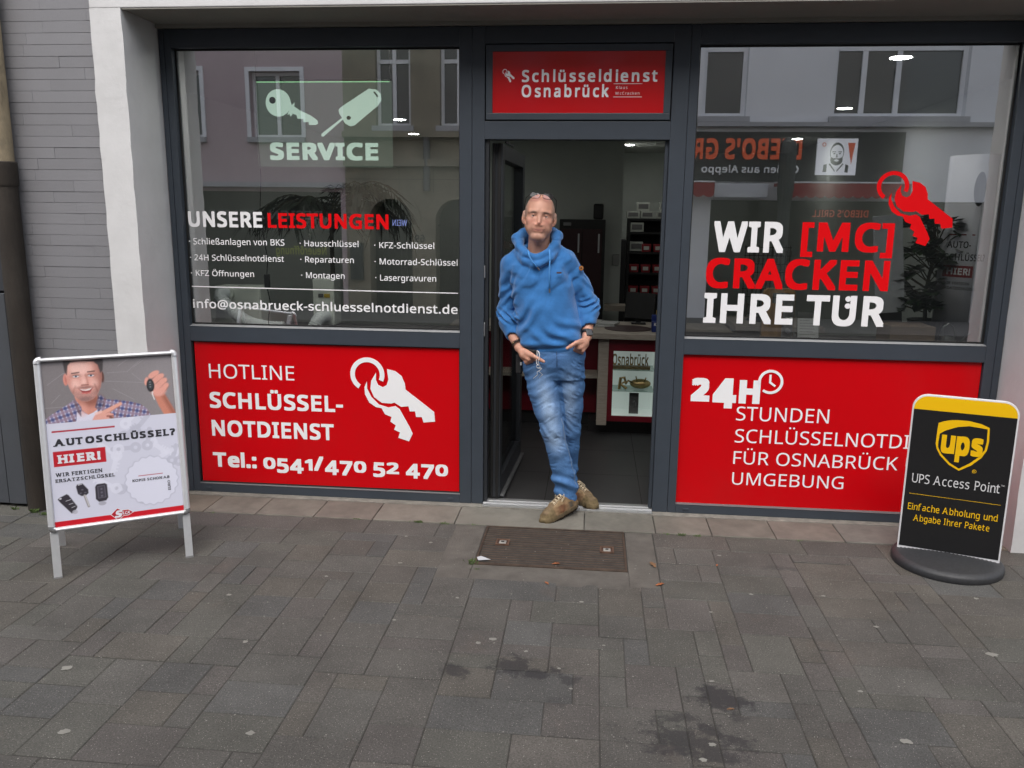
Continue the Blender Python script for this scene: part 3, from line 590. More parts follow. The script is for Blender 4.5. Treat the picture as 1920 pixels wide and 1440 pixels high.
def tiled_wall():
    t = thing('brick_wall', 'grey painted wall of long flat bricks between the rainpipe and the white pier', 'wall', (-2.4, -.3, 0))
    b = MB(); b.box(-2.80, -2.049, -.3265, .3, -.02, 3.35); b.build('wall', mat('painted_joint', (.16, .16, .168), .8), t)
    rr = random.Random(3); V, F, T = [], [], []
    p = .0589; z = 2.7760 - 47 * p + .0; k = 0
    while z < 3.34:
        x = -2.80 - rr.uniform(0, .25)
        while x < -2.05:
            L_ = rr.choice([.37, .49, .49, .62])
            a, c = max(x, -2.80), min(x + L_, -2.0495)
            if c - a > .012:
                m = MB(); dy = rr.uniform(-.0012, .0012); g = .0001 if rr.random() < .8 else .0004
                ya = -.331 + dy; z0, z1 = z + .0009, z + p - .0006
                n = len(V); e = .0010
                V += [(a + g, -.316, z0), (c - g, -.316, z0), (c - g, -.316, z1), (a + g, -.316, z1), (a + g, ya + e, z0), (c - g, ya + e, z0), (c - g, ya + e, z1), (a + g, ya + e, z1),
                      (a + g + e, ya, z0 + e), (c - g - e, ya, z0 + e), (c - g - e, ya, z1 - e), (a + g + e, ya, z1 - e)]
                F += [(n + 8, n + 9, n + 10, n + 11)] + [(n + 4 + i, n + 4 + (i + 1) % 4, n + 8 + (i + 1) % 4, n + 8 + i) for i in range(4)] + [(n + i, n + (i + 1) % 4, n + 4 + (i + 1) % 4, n + 4 + i) for i in range(4)]
                q = rr.uniform(.95, 1.05); T += [(.20 * q, .20 * q, .212 * q, 1)] * 12
            x += L_
        z += p
    o = link_mesh('bricks', V, F, M_tile, t)
    a = o.data.color_attributes.new('tint', 'FLOAT_COLOR', 'POINT'); a.data.foreach_set('color', np.array(T, 'f').ravel())
tiled_wall()

def rainpipe():
    Mu = mat('mossy_pipe', (.30, .245, .16), .8, var=.55, vscale=9, bump=.004, bscale=60, dirt=.9, stretch=(1, 1, .35))
    Ml = mat('cast_iron_pipe', (.028, .022, .017), .75, .2, var=.5, vscale=9, bump=.003, bscale=70, stretch=(1, 1, .3), dirt=.5)
    t = thing('rainpipe', 'old rainwater downpipe, mossy above and rust brown below, beside the grey brick wall', 'downpipe', (-2.60, -.40, 0))
    b = MB(); b.tube([(-2.595, -.395, z) for z in (1.96, 2.4, 2.9, 3.5)], .058, 20); auto_smooth(b.build('upper_pipe', Mu, t))
    b = MB(); b.tube([(-2.595, -.395, 0.0), (-2.595, -.395, 1.0), (-2.595, -.395, 1.90)], .062, 20); auto_smooth(b.build('lower_pipe', Ml, t))
    b = MB(); b.tube([(-2.595, -.395, 1.86), (-2.595, -.395, 1.875), (-2.595, -.395, 1.985), (-2.595, -.395, 1.99)], [.066, .069, .069, .064], 20); auto_smooth(b.build('collar', Ml, t))
    b = MB(); b.box(-2.60, -2.585, -.33, -.27, 1.3, 1.33); b.build('bracket', Ml, t)
    t = thing('metal_cladding', 'dark grey metal panel cladding at the left edge beyond the rainpipe', 'cladding', (-3.0, -.4, 0))
    Mg = mat('slate_grey_metal', (.062, .068, .078), .45, .0, var=.12, vscale=3, bump=.0008, bscale=30, dirt=.3)
    b = MB(); b.box(-3.9, -2.79, -.39, -.1, .02, 1.27); b.box(-2.784, -2.675, -.395, -.1, .02, 1.27); b.build('lower_panel', Mg, t, bevel=.004)
    b = MB(); b.box(-3.9, -2.675, -.385, -.1, 1.282, 3.6); b.build('upper_panel', mat('dark_grey_metal', (.034, .037, .043), .5, var=.15, vscale=3), t, bevel=.004)
    b = MB(); b.box(-3.9, -2.79, -.05, .3, -.02, 3.6); b.build('backing', M_joint, t)
    b = MB()
    for i in range(90):
        z = .02 + i * .028; r_ = random.uniform(.012, .026); b.ell((-2.665 + random.uniform(-.012, .012), -.335 + random.uniform(-.02, .02), z), (r_, r_, r_ * .8), 7, 5)
    o = b.build('crumbling_mortar', mat('crumbly_mortar', (.055, .05, .042), .95, var=.7, vscale=30), t)
rainpipe()

# ------------------------------------------------------------------ shop front
SF = thing('shopfront', 'anthracite aluminium shop front with big windows, red panels and a glazed door', 'shopfront', (.5, .03, 0))
FL, GL, GR, DL, DR, RL_, RR_, FR = -1.868, -1.795, -.142, 0.0, 1.020, 1.157, 2.802, 2.889
ZF, ZT, ZB1, ZP1, ZP0, ZD = 2.742, 2.642, 1.0597, .9576, .0647, 2.15
def bar(name, x0, x1, z0, z1, y0=0.0, y1=.075, m=None, par=SF, bv=.0025):
    b = MB(); b.box(x0, x1, y0, y1, z0, z1); return b.build(name, m or M_frame, par, bevel=bv)
# posts (two profiles each, with the seam between them)
bar('post', FL, -1.838, .009, ZF); bar('post', -1.8365, GL, .009, ZF, .0015)
bar('post', GR, -.0725, .009, ZF); bar('post', -.0708, DL - .0, .009, ZF, .0012)
bar('post', DR, 1.1085, .009, ZF, .0012); bar('post', 1.1102, RL_, .009, ZF)
bar('post', RR_, 2.853, .009, ZF, .0015); bar('post', 2.8545, FR, .009, ZF)
for (a, c) in ((GL, GR), (RL_, RR_)):
    bar('top_rail', a, c, ZT, ZF); bar('middle_rail', a, c, ZP1 + .008, ZB1 - .002); bar('bottom_rail', a, c, .009, ZP0 - .002)
    # sloped bead under the pane that catches the light
    b = MB(); v = [(a, -.002, ZB1 - .002), (c, -.002, ZB1 - .002), (c, .042, ZB1 + .006), (a, .042, ZB1 + .006), (a, .06, ZB1 + .006), (c, .06, ZB1 + .006), (c, .06, ZB1 - .002), (a, .06, ZB1 - .002)]
    b.add(v, [(0, 1, 2, 3), (3, 2, 5, 4), (0, 3, 4, 7), (1, 6, 5, 2), (0, 7, 6, 1), (4, 5, 6, 7)]); b.build('sill_bead', mat('silver_bead', (.30, .31, .32), .4, .3), SF)
    b = MB(); v = [(a, -.002, ZP0 - .002), (c, -.002, ZP0 - .002), (c, .018, ZP0 + .004), (a, .018, ZP0 + .004), (a, .05, ZP0 + .004), (c, .05, ZP0 + .004), (c, .05, ZP0 - .002), (a, .05, ZP0 - .002)]
    b.add(v, [(0, 1, 2, 3), (3, 2, 5, 4), (0, 3, 4, 7), (1, 6, 5, 2), (0, 7, 6, 1), (4, 5, 6, 7)]); b.build('panel_bead', mat('grey_bead', (.14, .145, .15), .5, .2), SF)
    for dx in (.06, -.06):
        x = (a + dx) if dx > 0 else (c + dx)
        bar('drain_cap', x - .017, x + .017, .026, .04, -.004, .001)
bar('top_rail', DL, DR, 2.652, ZF); bar('door_lintel', DL, DR, ZD, 2.2475)
# opening light above the door carries the red name board
def sash(x0, x1, z0, z1, w, y0, y1, name):
    bar(name, x0, x1, z1 - w, z1, y0, y1); bar(name, x0, x1, z0, z0 + w, y0, y1)
    bar(name, x0, x0 + w, z0 + w, z1 - w, y0, y1); bar(name, x1 - w, x1, z0 + w, z1 - w, y0, y1)
bar('gap', DL, DR, 2.2475, 2.652, .03, .07, M_gasket)
sash(.007, 1.013, 2.2535, 2.646, .036, -.008, .03, 'sash_bar')

# panes and their gaskets
def pane(x0, x1, z0, z1, y=.044, name='window_pane'):
    b = MB(); b.box(x0, x1, y, y + .006, z0, z1); p = b.build(name, M_glass, SF)
    return p
def gasket(x0, x1, z0, z1, y, par, w=.009):
    b = MB(); b.box(x0, x1, y - .006, y - .0002, z1 - w, z1); b.box(x0, x1, y - .006, y - .0002, z0, z0 + w)
    b.box(x0, x0 + w, y - .006, y - .0002, z0 + w, z1 - w); b.box(x1 - w, x1, y - .006, y - .0002, z0 + w, z1 - w)
    return b.build('gasket', M_gasket, par)
WL = pane(GL, GR, ZB1 + .006, ZT); WR = pane(RL_, RR_, ZB1 + .006, ZT)
gasket(GL, GR, ZB1 + .006, ZT, .044, WL); gasket(RL_, RR_, ZB1 + .006, ZT, .044, WR)
YG = .0432
LEFT_PANE = [
    ('headline_lettering', 'UNSERE', -1.7811, 1.6466, -1.3263, 1.7374, .03, 0), ('headline_lettering', 'LEISTUNGEN', -1.2923, 1.6466, -0.5665, 1.7325, .03, 1),
    ('service_lettering', '· Schließanlagen von BKS', -1.7860, 1.5437, -1.1967, 1.5800, .006, 0), ('service_lettering', '· 24H Schlüsselnotdienst', -1.7860, 1.4485, -1.2031, 1.4840, .006, 0),
    ('service_lettering', '· KFZ Öffnungen', -1.7860, 1.3563, -1.3923, 1.3900, .006, 0), ('service_lettering', '· Hausschlüssel', -1.1039, 1.5424, -0.7485, 1.5768, .006, 0),
    ('service_lettering', '· Reparaturen', -1.1037, 1.4488, -0.7790, 1.4830, .006, 0), ('service_lettering', '· Montagen', -1.1013, 1.3555, -0.8370, 1.3899, .006, 0),
    ('service_lettering', '· KFZ-Schlüssel', -0.6546, 1.5387, -0.2981, 1.5730, .006, 0), ('service_lettering', '· Motorrad-Schlüssel', -0.6537, 1.4439, -0.1612, 1.4790, .006, 0),
    ('service_lettering', '· Lasergravuren', -0.6518, 1.3494, -0.2876, 1.3846, .006, 0),
    ('mail_lettering', 'info@osnabrueck-schluesselnotdienst.de', -1.7851, 1.1621, -0.1606, 1.2137, .012, 0)]
for (nm, s, x0, z0, x1, z1, bo, red) in LEFT_PANE:
    lettering(nm, s, x0, z0, x1, z1, YG, M_redv if red else M_white, WL, bold=bo)
b = MB(); b.quad((-1.7868, YG, 1.2890), (-.1585, YG, 1.2815), (-.1585, YG, 1.2870), (-1.7868, YG, 1.2950)); b.build('rule', M_white, WL)
for (s, x0, z0, x1, z1, red) in (('WIR', 1.2919, 1.5478, 1.6778, 1.7176, 0), ('[MC]', 1.7710, 1.5590, 2.2642, 1.7180, 1), ('CRACKEN', 1.2618, 1.3458, 2.2608, 1.5139, 1), ('IHRE TUR', 1.2606, 1.1462, 2.2572, 1.3167, 0)):
    lettering('slogan_lettering', s, x0, z0, x1, z1, YG, M_redv if red else M_white, WR, bold=.032)
def disc(par, cx, cz, r, y, mt, name, n=24):
    link_mesh(name, [(cx + r * math.cos(2 * math.pi * i / n), y, cz + r * math.sin(2 * math.pi * i / n)) for i in range(n)], [tuple(range(n))], mt, par)
for z in (1.2986, 1.2594): disc(WR, 2.053, z, .0155, YG - .0004, M_white, 'umlaut_dot')

KEY1 = [(1200, 250), (1170, 300), (1164, 350), (1185, 400), (1232, 434), (1290, 437), (1310, 430), (1350, 455), (1395, 450), (1402, 482), (1435, 480), (1440, 515), (1475, 515), (1485, 548), (1555, 540), (1550, 480), (1378, 348), (1374, 310), (1355, 265), (1317, 236), (1268, 225), (1270, 250), (1275, 290), (1264, 323), (1240, 337), (1212, 325), (1199, 295)]
KEY2 = [(1143, 305), (1128, 340), (1130, 385), (1155, 435), (1195, 462), (1230, 468), (1250, 505), (1290, 520), (1283, 550), (1315, 572), (1305, 600), (1340, 615), (1330, 650), (1395, 670), (1418, 620), (1400, 580), (1340, 470), (1315, 452), (1272, 462), (1215, 446), (1170, 402), (1144, 350)]
def emblem(par, x0, z1, size_x, size_z, y, mt, depth=0.0):
    """ring with two keys"""
    A = [math.radians(123 + (23 + 360 - 123) * i / 40) for i in range(41)]
    ring = [(1147 + 104 * math.cos(a), 262 + 104 * math.sin(a)) for a in A] + [(1147 + 76 * math.cos(a), 262 + 76 * math.sin(a)) for a in reversed(A)]
    m = MB()
    for pol in (ring, KEY1, KEY2):
        q = [(x0 + (a - 1043) / 513 * size_x, z1 - (c - 157) / 513 * size_z) for a, c in pol]
        if depth: m.prism(q, lambda u, v, w: (u, y - w, v), depth)
        else: m.add([(u, y, v) for u, v in q], [tuple(range(len(q)))])
    m.build('key_emblem', mt, par)
emblem(WR, 2.1476, 1.9966, .4186, .3989, YG - .0002, M_redv)

# red panels under the windows
def panel(x0, x1):
    b = MB(); b.box(x0, x1, .019, .05, ZP0 + .004, ZP1 + .008); return b.build('red_panel', M_red, SF)
PL, PR = panel(GL + .012, GR), panel(RL_, RR_ - .004)
gasket(GL + .0, GR, ZP0 + .004, ZP1 + .008, .019, PL, .006)
YP = .0188
for (s, x0, z0, x1, z1, bo) in (('HOTLINE', -1.6997, .7359, -1.1609, .8235, -.012), ('SCHLÜSSEL-', -1.7064, .5476, -.8629, .6477, .028), ('NOTDIENST', -1.7037, .3685, -.9257, .4703, .028)):
    lettering('notice_lettering', s, x0, z0, x1, z1, YP, M_white, PL, bold=bo)
def oldstyle(s, x0, x1, z0, cap, y, mt, par, bold):
    """figures with rising and falling heights"""
    adv = []; x = 0.0; lo, hi = cap_h(bold)
    for ch in s:
        if ch == ' ': x += .2; continue
        v, f = text_geo(ch, bold)
        k, dz = (.78, 0) if ch in '012' else (1.0, -.24) if ch in '3457' else (1.0, 0)
        w = v[:, 0].max() - v[:, 0].min(); kx = 1.0
        adv.append((ch, x, k, kx, dz)); x += w * kx + .05
    sc = (x1 - x0) / (x - .05); sz = cap / (hi - lo); m = MB()
    for ch, xx, k, kx, dz in adv:
        v, f = text_geo(ch, bold)
        m.add([(x0 + (xx + (a - v[:, 0].min()) * kx) * sc, y - d, z0 + ((c - lo) * k + dz * (hi - lo)) * sz) for a, c, d in v], f)
    m.build('phone_lettering', mt, par)
oldstyle('Tel.: 0541/470 52 470', -1.7086, -.2173, .1685, .0935, YP, M_white, PL, .036)
emblem(PL, -.8115, .8922, .5169, .511, YP, M_white, .002)
for (s, x0, z0, x1, z1, bo) in (('2', 1.2129, .6890, 1.3195, .8270, .06), ('4', 1.3375, .6530, 1.4709, .8300, .06), ('H', 1.4861, .6850, 1.6043, .8231, .06),
                                ('STUNDEN', 1.4786, .5839, 2.0006, .6660, 0), ('FÜR OSNABRÜCK UND', 1.4791, .3200, 2.690, .3975, 0), ('UMGEBUNG', 1.4794, .1935, 2.1162, .2686, 0), ('SCHLÜSSELNOTDIENST', 1.4794, .4510, 2.7420, .5312, 0)):
    lettering('notice_lettering', s, x0, z0, x1, z1, YP, M_white, PR, bold=bo)
def clock(par, cx, cz, r):
    A = [math.radians(-128 + 318 * i / 40) for i in range(41)]
    ring = [(cx + r * math.cos(a), cz + r * math.sin(a)) for a in A] + [(cx + r * .79 * math.cos(a), cz + r * .79 * math.sin(a)) for a in reversed(A)]
    m = MB()
    for q in (ring, [(cx - .009, cz + .042), (cx + .003, cz + .042), (cx + .003, cz + .001), (cx + .031, cz - .020), (cx + .024, cz - .029), (cx - .009, cz - .006)]):
        m.prism(q, lambda u, v, w: (u, YP - w, v), .003)
    m.build('clock_emblem', M_white, par)
clock(PR, 1.6584, .817, .0706)
# name board over the door
b = MB(); b.box(.043, .977, -.002, .02, 2.2895, 2.61); NB = b.build('name_board', mat('red_glazed_board', (0.50, 0.0015, 0.006), 0.3, var=0.02, spec=0.3, coat=1.0), SF)
YN = -.0026
for (s, x0, z0, x1, z1, bo, sp) in (('Schlüsseldienst', .2044, 2.4520, .9378, 2.5140, .024, 1.22), ('Osnabrück', .2040, 2.3727, .6793, 2.4367, .024, 1.22), ('Klaus', .7178, 2.4150, .7798, 2.4296, .0, 1.3), ('McCracken', .7173, 2.3855, .8450, 2.3998, .0, 1.3)):
    lettering('name_lettering', s, x0, z0, x1, z1, YN, M_white, NB, bold=bo, space=sp)
for z in (2.4418, 2.3736):
    b = MB(); b.quad((.7045, YN, z - .0012), (.8590, YN, z - .0012), (.8590, YN, z + .0012), (.7045, YN, z + .0012)); b.build('rule', M_white, NB)
emblem(NB, .0971, 2.5205, .0664, .0699, YN, M_white)
# threshold
b = MB(); b.box(DL + .001, DR - .001, -.045, .10, .009, .016); b.box(DL + .001, DR - .001, -.045, -.035, .016, .020); b.box(DL + .001, DR - .001, .0, .012, .016, .022); b.box(DL + .001, DR - .001, .045, .06, .016, .021)
b.build('threshold', M_alu, SF, bevel=.0015)

# the door leaf stands open into the shop, hinged on the left
def door():
    d = thing('glass_door', 'open glazed door with anthracite frame swung into the shop behind the man', 'door', (.045, .09, .0))
    hx, hy = .030, .095; an = R(87.3)
    ux, uy = math.cos(an), math.sin(an)                 # along the leaf
    nx, ny = math.sin(an), -math.cos(an)                # outwards to the opening
    W, H, TH = .98, 2.115, .062
    mtx = Matrix(((ux, nx, 0, hx), (uy, ny, 0, hy), (0, 0, 1, .022), (0, 0, 0, 1)))
    def bx(name, u0, u1, w0, w1, z0, z1, mt, par=d, bv=.003):
        q = MB(); q.box(u0, u1, w0, w1, z0, z1, mtx); return q.build(name, mt, par, bevel=bv)
    Mdoor = mat('dark_door_metal', (.030, .034, .040), .42, var=.06)
    bx('stile', 0, .085, 0, TH, 0, H, Mdoor); bx('stile', W - .085, W, 0, TH, 0, H, Mdoor)
    bx('rail', .085, W - .085, 0, TH, H - .085, H, Mdoor); bx('rail', .085, W - .085, 0, TH, 0, .12, Mdoor)
    bx('door_pane', .085, W - .085, .028, .034, .12, H - .085, M_glass, bv=0)
    bx('seal', -.012, .0, .005, .02, 0, H, M_gasket); bx('seal', -.012, .0, .036, .054, 0, H, M_gasket)
    bx('drip_bar', .02, W - .02, TH, TH + .025, .0, .016, mat('dull_aluminium', (.16, .165, .17), .45, .5))
    h = bx('lever_handle', W - .17, W - .035, TH + .045, TH + .06, 1.03, 1.05, M_alu)
    bx('rose', W - .06, W - .025, TH, TH + .046, 1.02, 1.06, M_alu, h)
    bx('closer_arm', .1, .42, TH - .005, TH + .006, H + .008, H + .02, Mdoor)
door()
# frame return on the lock side and hinge side of the opening
bar('door_jamb', DL + .0005, .022, .022, ZD - .002, .02, .082, mat('dark_jamb', (.022, .025, .03), .45)); bar('door_jamb', DR - .02, DR - .0005, .022, ZD - .002, .03, .082)
bar('strike_plate', DL + .0015, .006, 1.04, 1.12, .0, .019, M_alu, bv=.0005); bar('strike_plate', DL + .0015, .006, 1.38, 1.45, .0, .019, M_alu, bv=.0005)
# ------------------------------------------------------------------ inside the shop
M_wallin = mat('inner_wall_paint', (.60, .64, .60), .9, var=.04, vscale=3)
M_floorin = mat('dark_floor_tile', (.030, .030, .031), .45, var=.25, vscale=2.5, bump=.0006, bscale=60)
M_wood = mat('pale_wood', (.36, .32, .27), .55, var=.2, vscale=14, stretch=(1, 1, 9))
M_wine = mat('wine_red_laminate', (.16, .004, .014), .4, var=.04)
M_black = mat('black_laminate', (.012, .012, .013), .5, var=.1)
M_ceil = mat('ceiling_paint', (.55, .56, .54), .9)
def room():
    X0, X1, Y0, Y1, H = -2.75, 3.45, .08, 8.4, 2.70
    def st(name, m, *bx):
        b = MB()
        for q in bx: b.box(*q)
        return tag(b.build(name, m), kind='structure')
    st('shop_ceiling', M_ceil, (X0, X1, .075, Y1, H, H + .1))
    st('shop_back_wall', M_wallin, (X0, .98, 6.5, 6.7, -.02, H), (.98, X1, Y1, Y1 + .2, -.02, H), (.90, .98, 6.7, Y1, -.02, H))
    st('shop_side_wall', M_wallin, (X0 - .2, X0, .08, 6.7, -.02, H)); st('shop_right_wall', M_wallin, (X1, X1 + .2, .08, Y1 + .2, -.02, H))
    st('shop_front_inside', M_wallin, (X0, -1.875, .10, .3, -.02, H), (2.9, X1, .10, .3, -.02, H))
    st('shop_sub_floor', M_joint, (X0, X1, .07, Y1, -.05, .000))
    V, F = [], []
    ty = .105
    while ty < Y1:
        tx = X0 + .12
        while tx < X1:
            n = len(V); V += [(tx + .0015, ty + .0015, .004), (tx + .597, ty + .0015, .004), (tx + .597, ty + .597, .004), (tx + .0015, ty + .597, .004)]; F.append((n, n + 1, n + 2, n + 3)); tx += .6
        ty += .6
    tag(link_mesh('shop_floor', V, F, M_floorin), kind='structure')
    # window boards inside the two shop windows
    for x0, x1, nm in ((-1.86, -.15, 'window board of the left shop window'), (1.165, 2.88, 'window board of the right shop window')):
        b = MB(); b.box(x0, x1, .10, .85, .94, .985); o = b.build('board', M_black)
        o.name = 'window_board'; tag(o, 'dark ' + nm + ', low behind the glass', 'window board'); o.parent = None
room()

M_lamp = mat('lamp_diffuser', (.9, .9, .9), .5, emit=(1, .98, .94), estr=44)
def ceiling_lights():
    L = [(2.43, .72), (2.78, 3.1), (3.05, 6.0), (-1.42, 4.0), (-1.60, 5.5), (1.06, 6.95), (.2, 3.0), (.95, 1.1), (-1.3, .27), (-.65, .27), (1.6, .27)]  # last three are unseen fill lamps, added to brighten the window displays
    txt = ['round recessed ceiling lamp nearest the glass, high in the right window', 'round recessed ceiling lamp second from the glass, seen in the right window', 'round recessed ceiling lamp third from the glass, seen in the right window',
           'round recessed ceiling lamp beside the glowing service sign', 'round recessed ceiling lamp at the right edge of the left window', 'round recessed ceiling lamp shining above the black shelf rack in the doorway',
           'round recessed ceiling lamp in the middle of the shop', 'round recessed ceiling lamp over the display counter', 'unseen fill lamp added above the left window, outer one', 'unseen fill lamp added above the left window, nearer the door', 'unseen fill lamp added above the right window near the door']
    src = thing('ceiling_light', txt[0], 'ceiling light', (L[0][0], L[0][1], 2.70), 0, 'recessed ceiling lights of the shop')
    b = MB(); b.lathe([(.078, -.006), (.078, 0), (.062, 0), (.062, -.006)], n=28); b.build('trim_ring', mat('white_trim', (.7, .7, .7), .4), src, world=False)
    b = MB(); b.lathe([(.0, -.010), (.04, -.0095), (.0615, -.007)], n=28); b.build('diffuser', M_lamp, src, world=False)
    for (x, y), t in list(zip(L, txt))[1:]:
        c = copy_tree(src); c.location = (x, y, 2.70); c['label'] = t
ceiling_lights()

def counter():
    t = thing('display_counter', 'shop counter with pale wood top, wine red fronts and a lit glass showcase', 'counter', (.9, 1.9, 0))
    b = MB(); b.box(.60, 1.75, 1.66, 2.45, .80, .845); b.build('counter_top', M_wood, t, bevel=.003)
    b = MB(); b.box(.685, .765, 1.70, 2.40, .10, .80); b.build('end_panel', M_wood, t, bevel=.002)
    b = MB(); b.box(.766, 1.70, 1.72, 1.735, .13, .175); b.box(.766, 1.70, 1.72, 1.735, .70, .799); b.box(.766, .805, 1.72, 1.735, .175, .70); b.box(1.135, 1.70, 1.72, 1.735, .175, .70)
    b.build('red_front', M_wine, t, bevel=.001)
    Mi = mat('showcase_lining', (.62, .66, .64), .6, emit=(.75, .85, .8), estr=.10)
    b = MB(); b.box(.80, 1.14, 2.0, 2.02, .17, .71); b.box(.795, .805, 1.737, 2.0, .17, .71); b.box(1.135, 1.145, 1.737, 2.0, .17, .71); b.box(.805, 1.135, 1.737, 2.0, .165, .175)
    b.build('showcase', Mi, t)
    for z in (.37, .54):
        b = MB(); b.box(.806, 1.134, 1.745, 1.99, z, z + .005); b.build('glass_shelf', mat('shelf_glass', (.35, .5, .45), .1), t)
    b = MB(); b.box(.62, 1.72, 1.85, 2.40, .0, .10); b.build('plinth', M_black, t)
    # recessed left wing of the counter
    b = MB(); b.box(-.55, .684, 2.05, 2.07, .12, .80); b.build('red_back_panel', M_wine, t)
    b = MB(); b.box(-.55, .684, 1.82, 2.05, .455, .485); b.build('knee_shelf', M_wood, t, bevel=.002)
    b = MB(); b.box(-.55, .60, 1.95, 2.45, .80, .845); b.build('wing_top', M_wood, t, bevel=.003)
    for x in (.19, -.40):
        b = MB(); b.box(x - .013, x + .013, 1.83, 1.856, .14, .454); b.build('leg', M_wood, t)
    b = MB(); b.box(-.55, .684, 2.08, 2.3, .0, .12); b.build('wing_plinth', M_black, t)
    # goods in the showcase and on the counter
    Mg = mat('brass_lettering', (.34, .25, .11), .35, .7)
    o = lettering('city_name_lettering', 'Osnabrück', .80, .575, 1.085, .665, 1.80, Mg, None, bold=.02); tag(o, 'brass coloured town name in cut-out letters on the upper showcase shelf', 'lettering')
    b = MB(); b.box(.80, 1.10, 1.79, 1.84, .545, .568); o = b.build('letter_plinth', mat('dark_brass', (.18, .14, .07), .5, .5)); tag(o, 'narrow brass bar under the cut-out town name in the showcase', 'plinth')
    b = MB(); b.ell((1.03, 1.84, .42), (.085, .05, .04), 14, 8); b.tube([(.97, 1.82, .43), (.93, 1.80, .45), (.91, 1.80, .42)], .008); b.tube([(1.0, 1.8, .45), (.99, 1.78, .49)], .005); b.tube([(1.06, 1.8, .45), (1.07, 1.78, .48)], .005)
    o = b.build('brass_beetle', Mg, smooth=True); tag(o, 'brass stag beetle figure on the lower glass shelf of the showcase', 'figurine')
    b = MB(); b.tube([(.86, 1.8, .38), (.87, 1.8, .47), (.90, 1.8, .475), (.91, 1.8, .44), (.87, 1.8, .42), (.92, 1.8, .385)], .012); o = b.build('brass_letter', Mg); tag(o, 'brass monogram standing left of the beetle in the showcase', 'figurine')
    b = MB(); b.box(.945, 1.02, 1.80, 1.812, .18, .35); b.ell((.983, 1.795, .26), (.02, .014, .025), 10, 6); b.tube([(.983, 1.79, .3), (.983, 1.77, .28)], .006)
    o = b.build('grey_plate', mat('grey_metal_plate', (.10, .10, .10), .5, .4)); tag(o, 'small grey lock plate standing at the bottom of the showcase', 'plate')
    b = MB(); b.lathe([(.0, 0), (.19, 0), (.19, .004), (.17, .005), (.0, .0045)], (.92, 1.98, .8455), 32); o = b.build('counter_mat', mat('dark_round_mat', (.05, .03, .03), .6)); tag(o, 'dark round mat lying on the counter top', 'mat')
    for i, (x, y, a) in enumerate(((.66, 2.12, .2), (.70, 2.2, -.3))):
        m = Matrix.Translation((x, y, .846)) @ Matrix.Rotation(a, 4, 'Z'); b = MB(); b.box(-.14, .14, -.1, .1, i * .012, .010 + i * .012, m); b.box(-.14, .0, -.1, .1, .011 + i * .012, .016 + i * .012, m)
        o = b.build('brochure', mat('grey_paper', (.42, .43, .42), .7, var=.2, vscale=30)); tag(o, ('lower' if i == 0 else 'upper') + ' grey brochure of the two lying open on the counter', 'brochure')
    b = MB(); b.box(1.10, 1.34, 1.80, 1.90, .846, .93); b.box(1.10, 1.34, 1.88, 1.90, .93, .975); o = b.build('sweets_box', mat('blue_carton', (.012, .03, .17), .5), bevel=.003); tag(o, 'blue and white display carton at the right end of the counter', 'carton')
    f = lambda u, v, w: (u, 1.7985 - w, v)
    lettering('carton_lettering', 'Kennzeichen', 1.115, .895, 1.325, .92, 0, M_white, o, bold=.02, fn=f)
    b = MB(); b.box(1.14, 1.3, 1.92, 1.98, .846, 1.0); o = b.build('leaflet_box', mat('yellow_card', (.45, .30, .04), .6)); tag(o, 'yellow leaflet box behind the blue carton on the counter', 'leaflet box')
    # monitor on the counter
    t = thing('monitor', 'black computer monitor standing at the back of the counter', 'monitor', (1.02, 2.3, .845))
    b = MB(); m = Matrix.Translation((1.02, 2.3, .86)) @ Matrix.Rotation(R(-25), 4, 'Z') @ Matrix.Rotation(R(-8), 4, 'X'); b.box(-.13, .13, -.012, .012, .03, .25, m); b.build('screen', M_black, t, bevel=.004)
    b = MB(); b.box(.96, 1.08, 2.26, 2.38, .846, .858); b.box(1.0, 1.04, 2.31, 2.33, .858, .93); b.build('stand', M_black, t)
counter()

def cabinet():
    y = 6.05
    t = thing('steel_locker', 'black steel locker with wine red double doors against the shop back wall', 'locker', (.43, y, 0))
    x0, x1 = .17, .76
    b = MB(); b.box(x0, x1, y + .02, 6.45, .05, 1.70); b.build('carcass', M_black, t, bevel=.004)
    Md = mat('dark_red_door', (.035, .006, .010), .45)
    for a, c in ((x0 + .04, (x0 + x1) / 2 - .004), ((x0 + x1) / 2 + .004, x1 - .04)):
        b = MB(); b.box(a, c, y, y + .019, .12, 1.58); d = b.build('door', Md, t, bevel=.003)
        b = MB(); b.box(c - .05, c - .03, y - .014, y - .001, 1.28, 1.52); b.build('handle', M_alu, d)
    b = MB(); b.box(x0 + .05, x0 + .15, y + .012, y + .0195, 1.62, 1.66); b.build('name_plate', mat('grey_plate', (.3, .3, .3), .5), t)
    o = MB().box(.60, .73, 6.15, 6.30, 1.702, 1.90).build('speaker_box', M_black, bevel=.02); tag(o, 'small black loudspeaker standing on top of the steel locker', 'loudspeaker')
    o = MB().box(.87, .965, 6.47, 6.499, 1.10, 1.25).build('switch_plate', mat('switch_white', (.35, .36, .35), .5), bevel=.006); tag(o, 'pale light switch plate on the back wall right of the locker', 'switch')
    o = MB().box(.78, 1.05, 5.9, 6.2, .55, .62).build('wall_shelf', M_wood); tag(o, 'small pale wall shelf beside the locker', 'shelf')
cabinet()

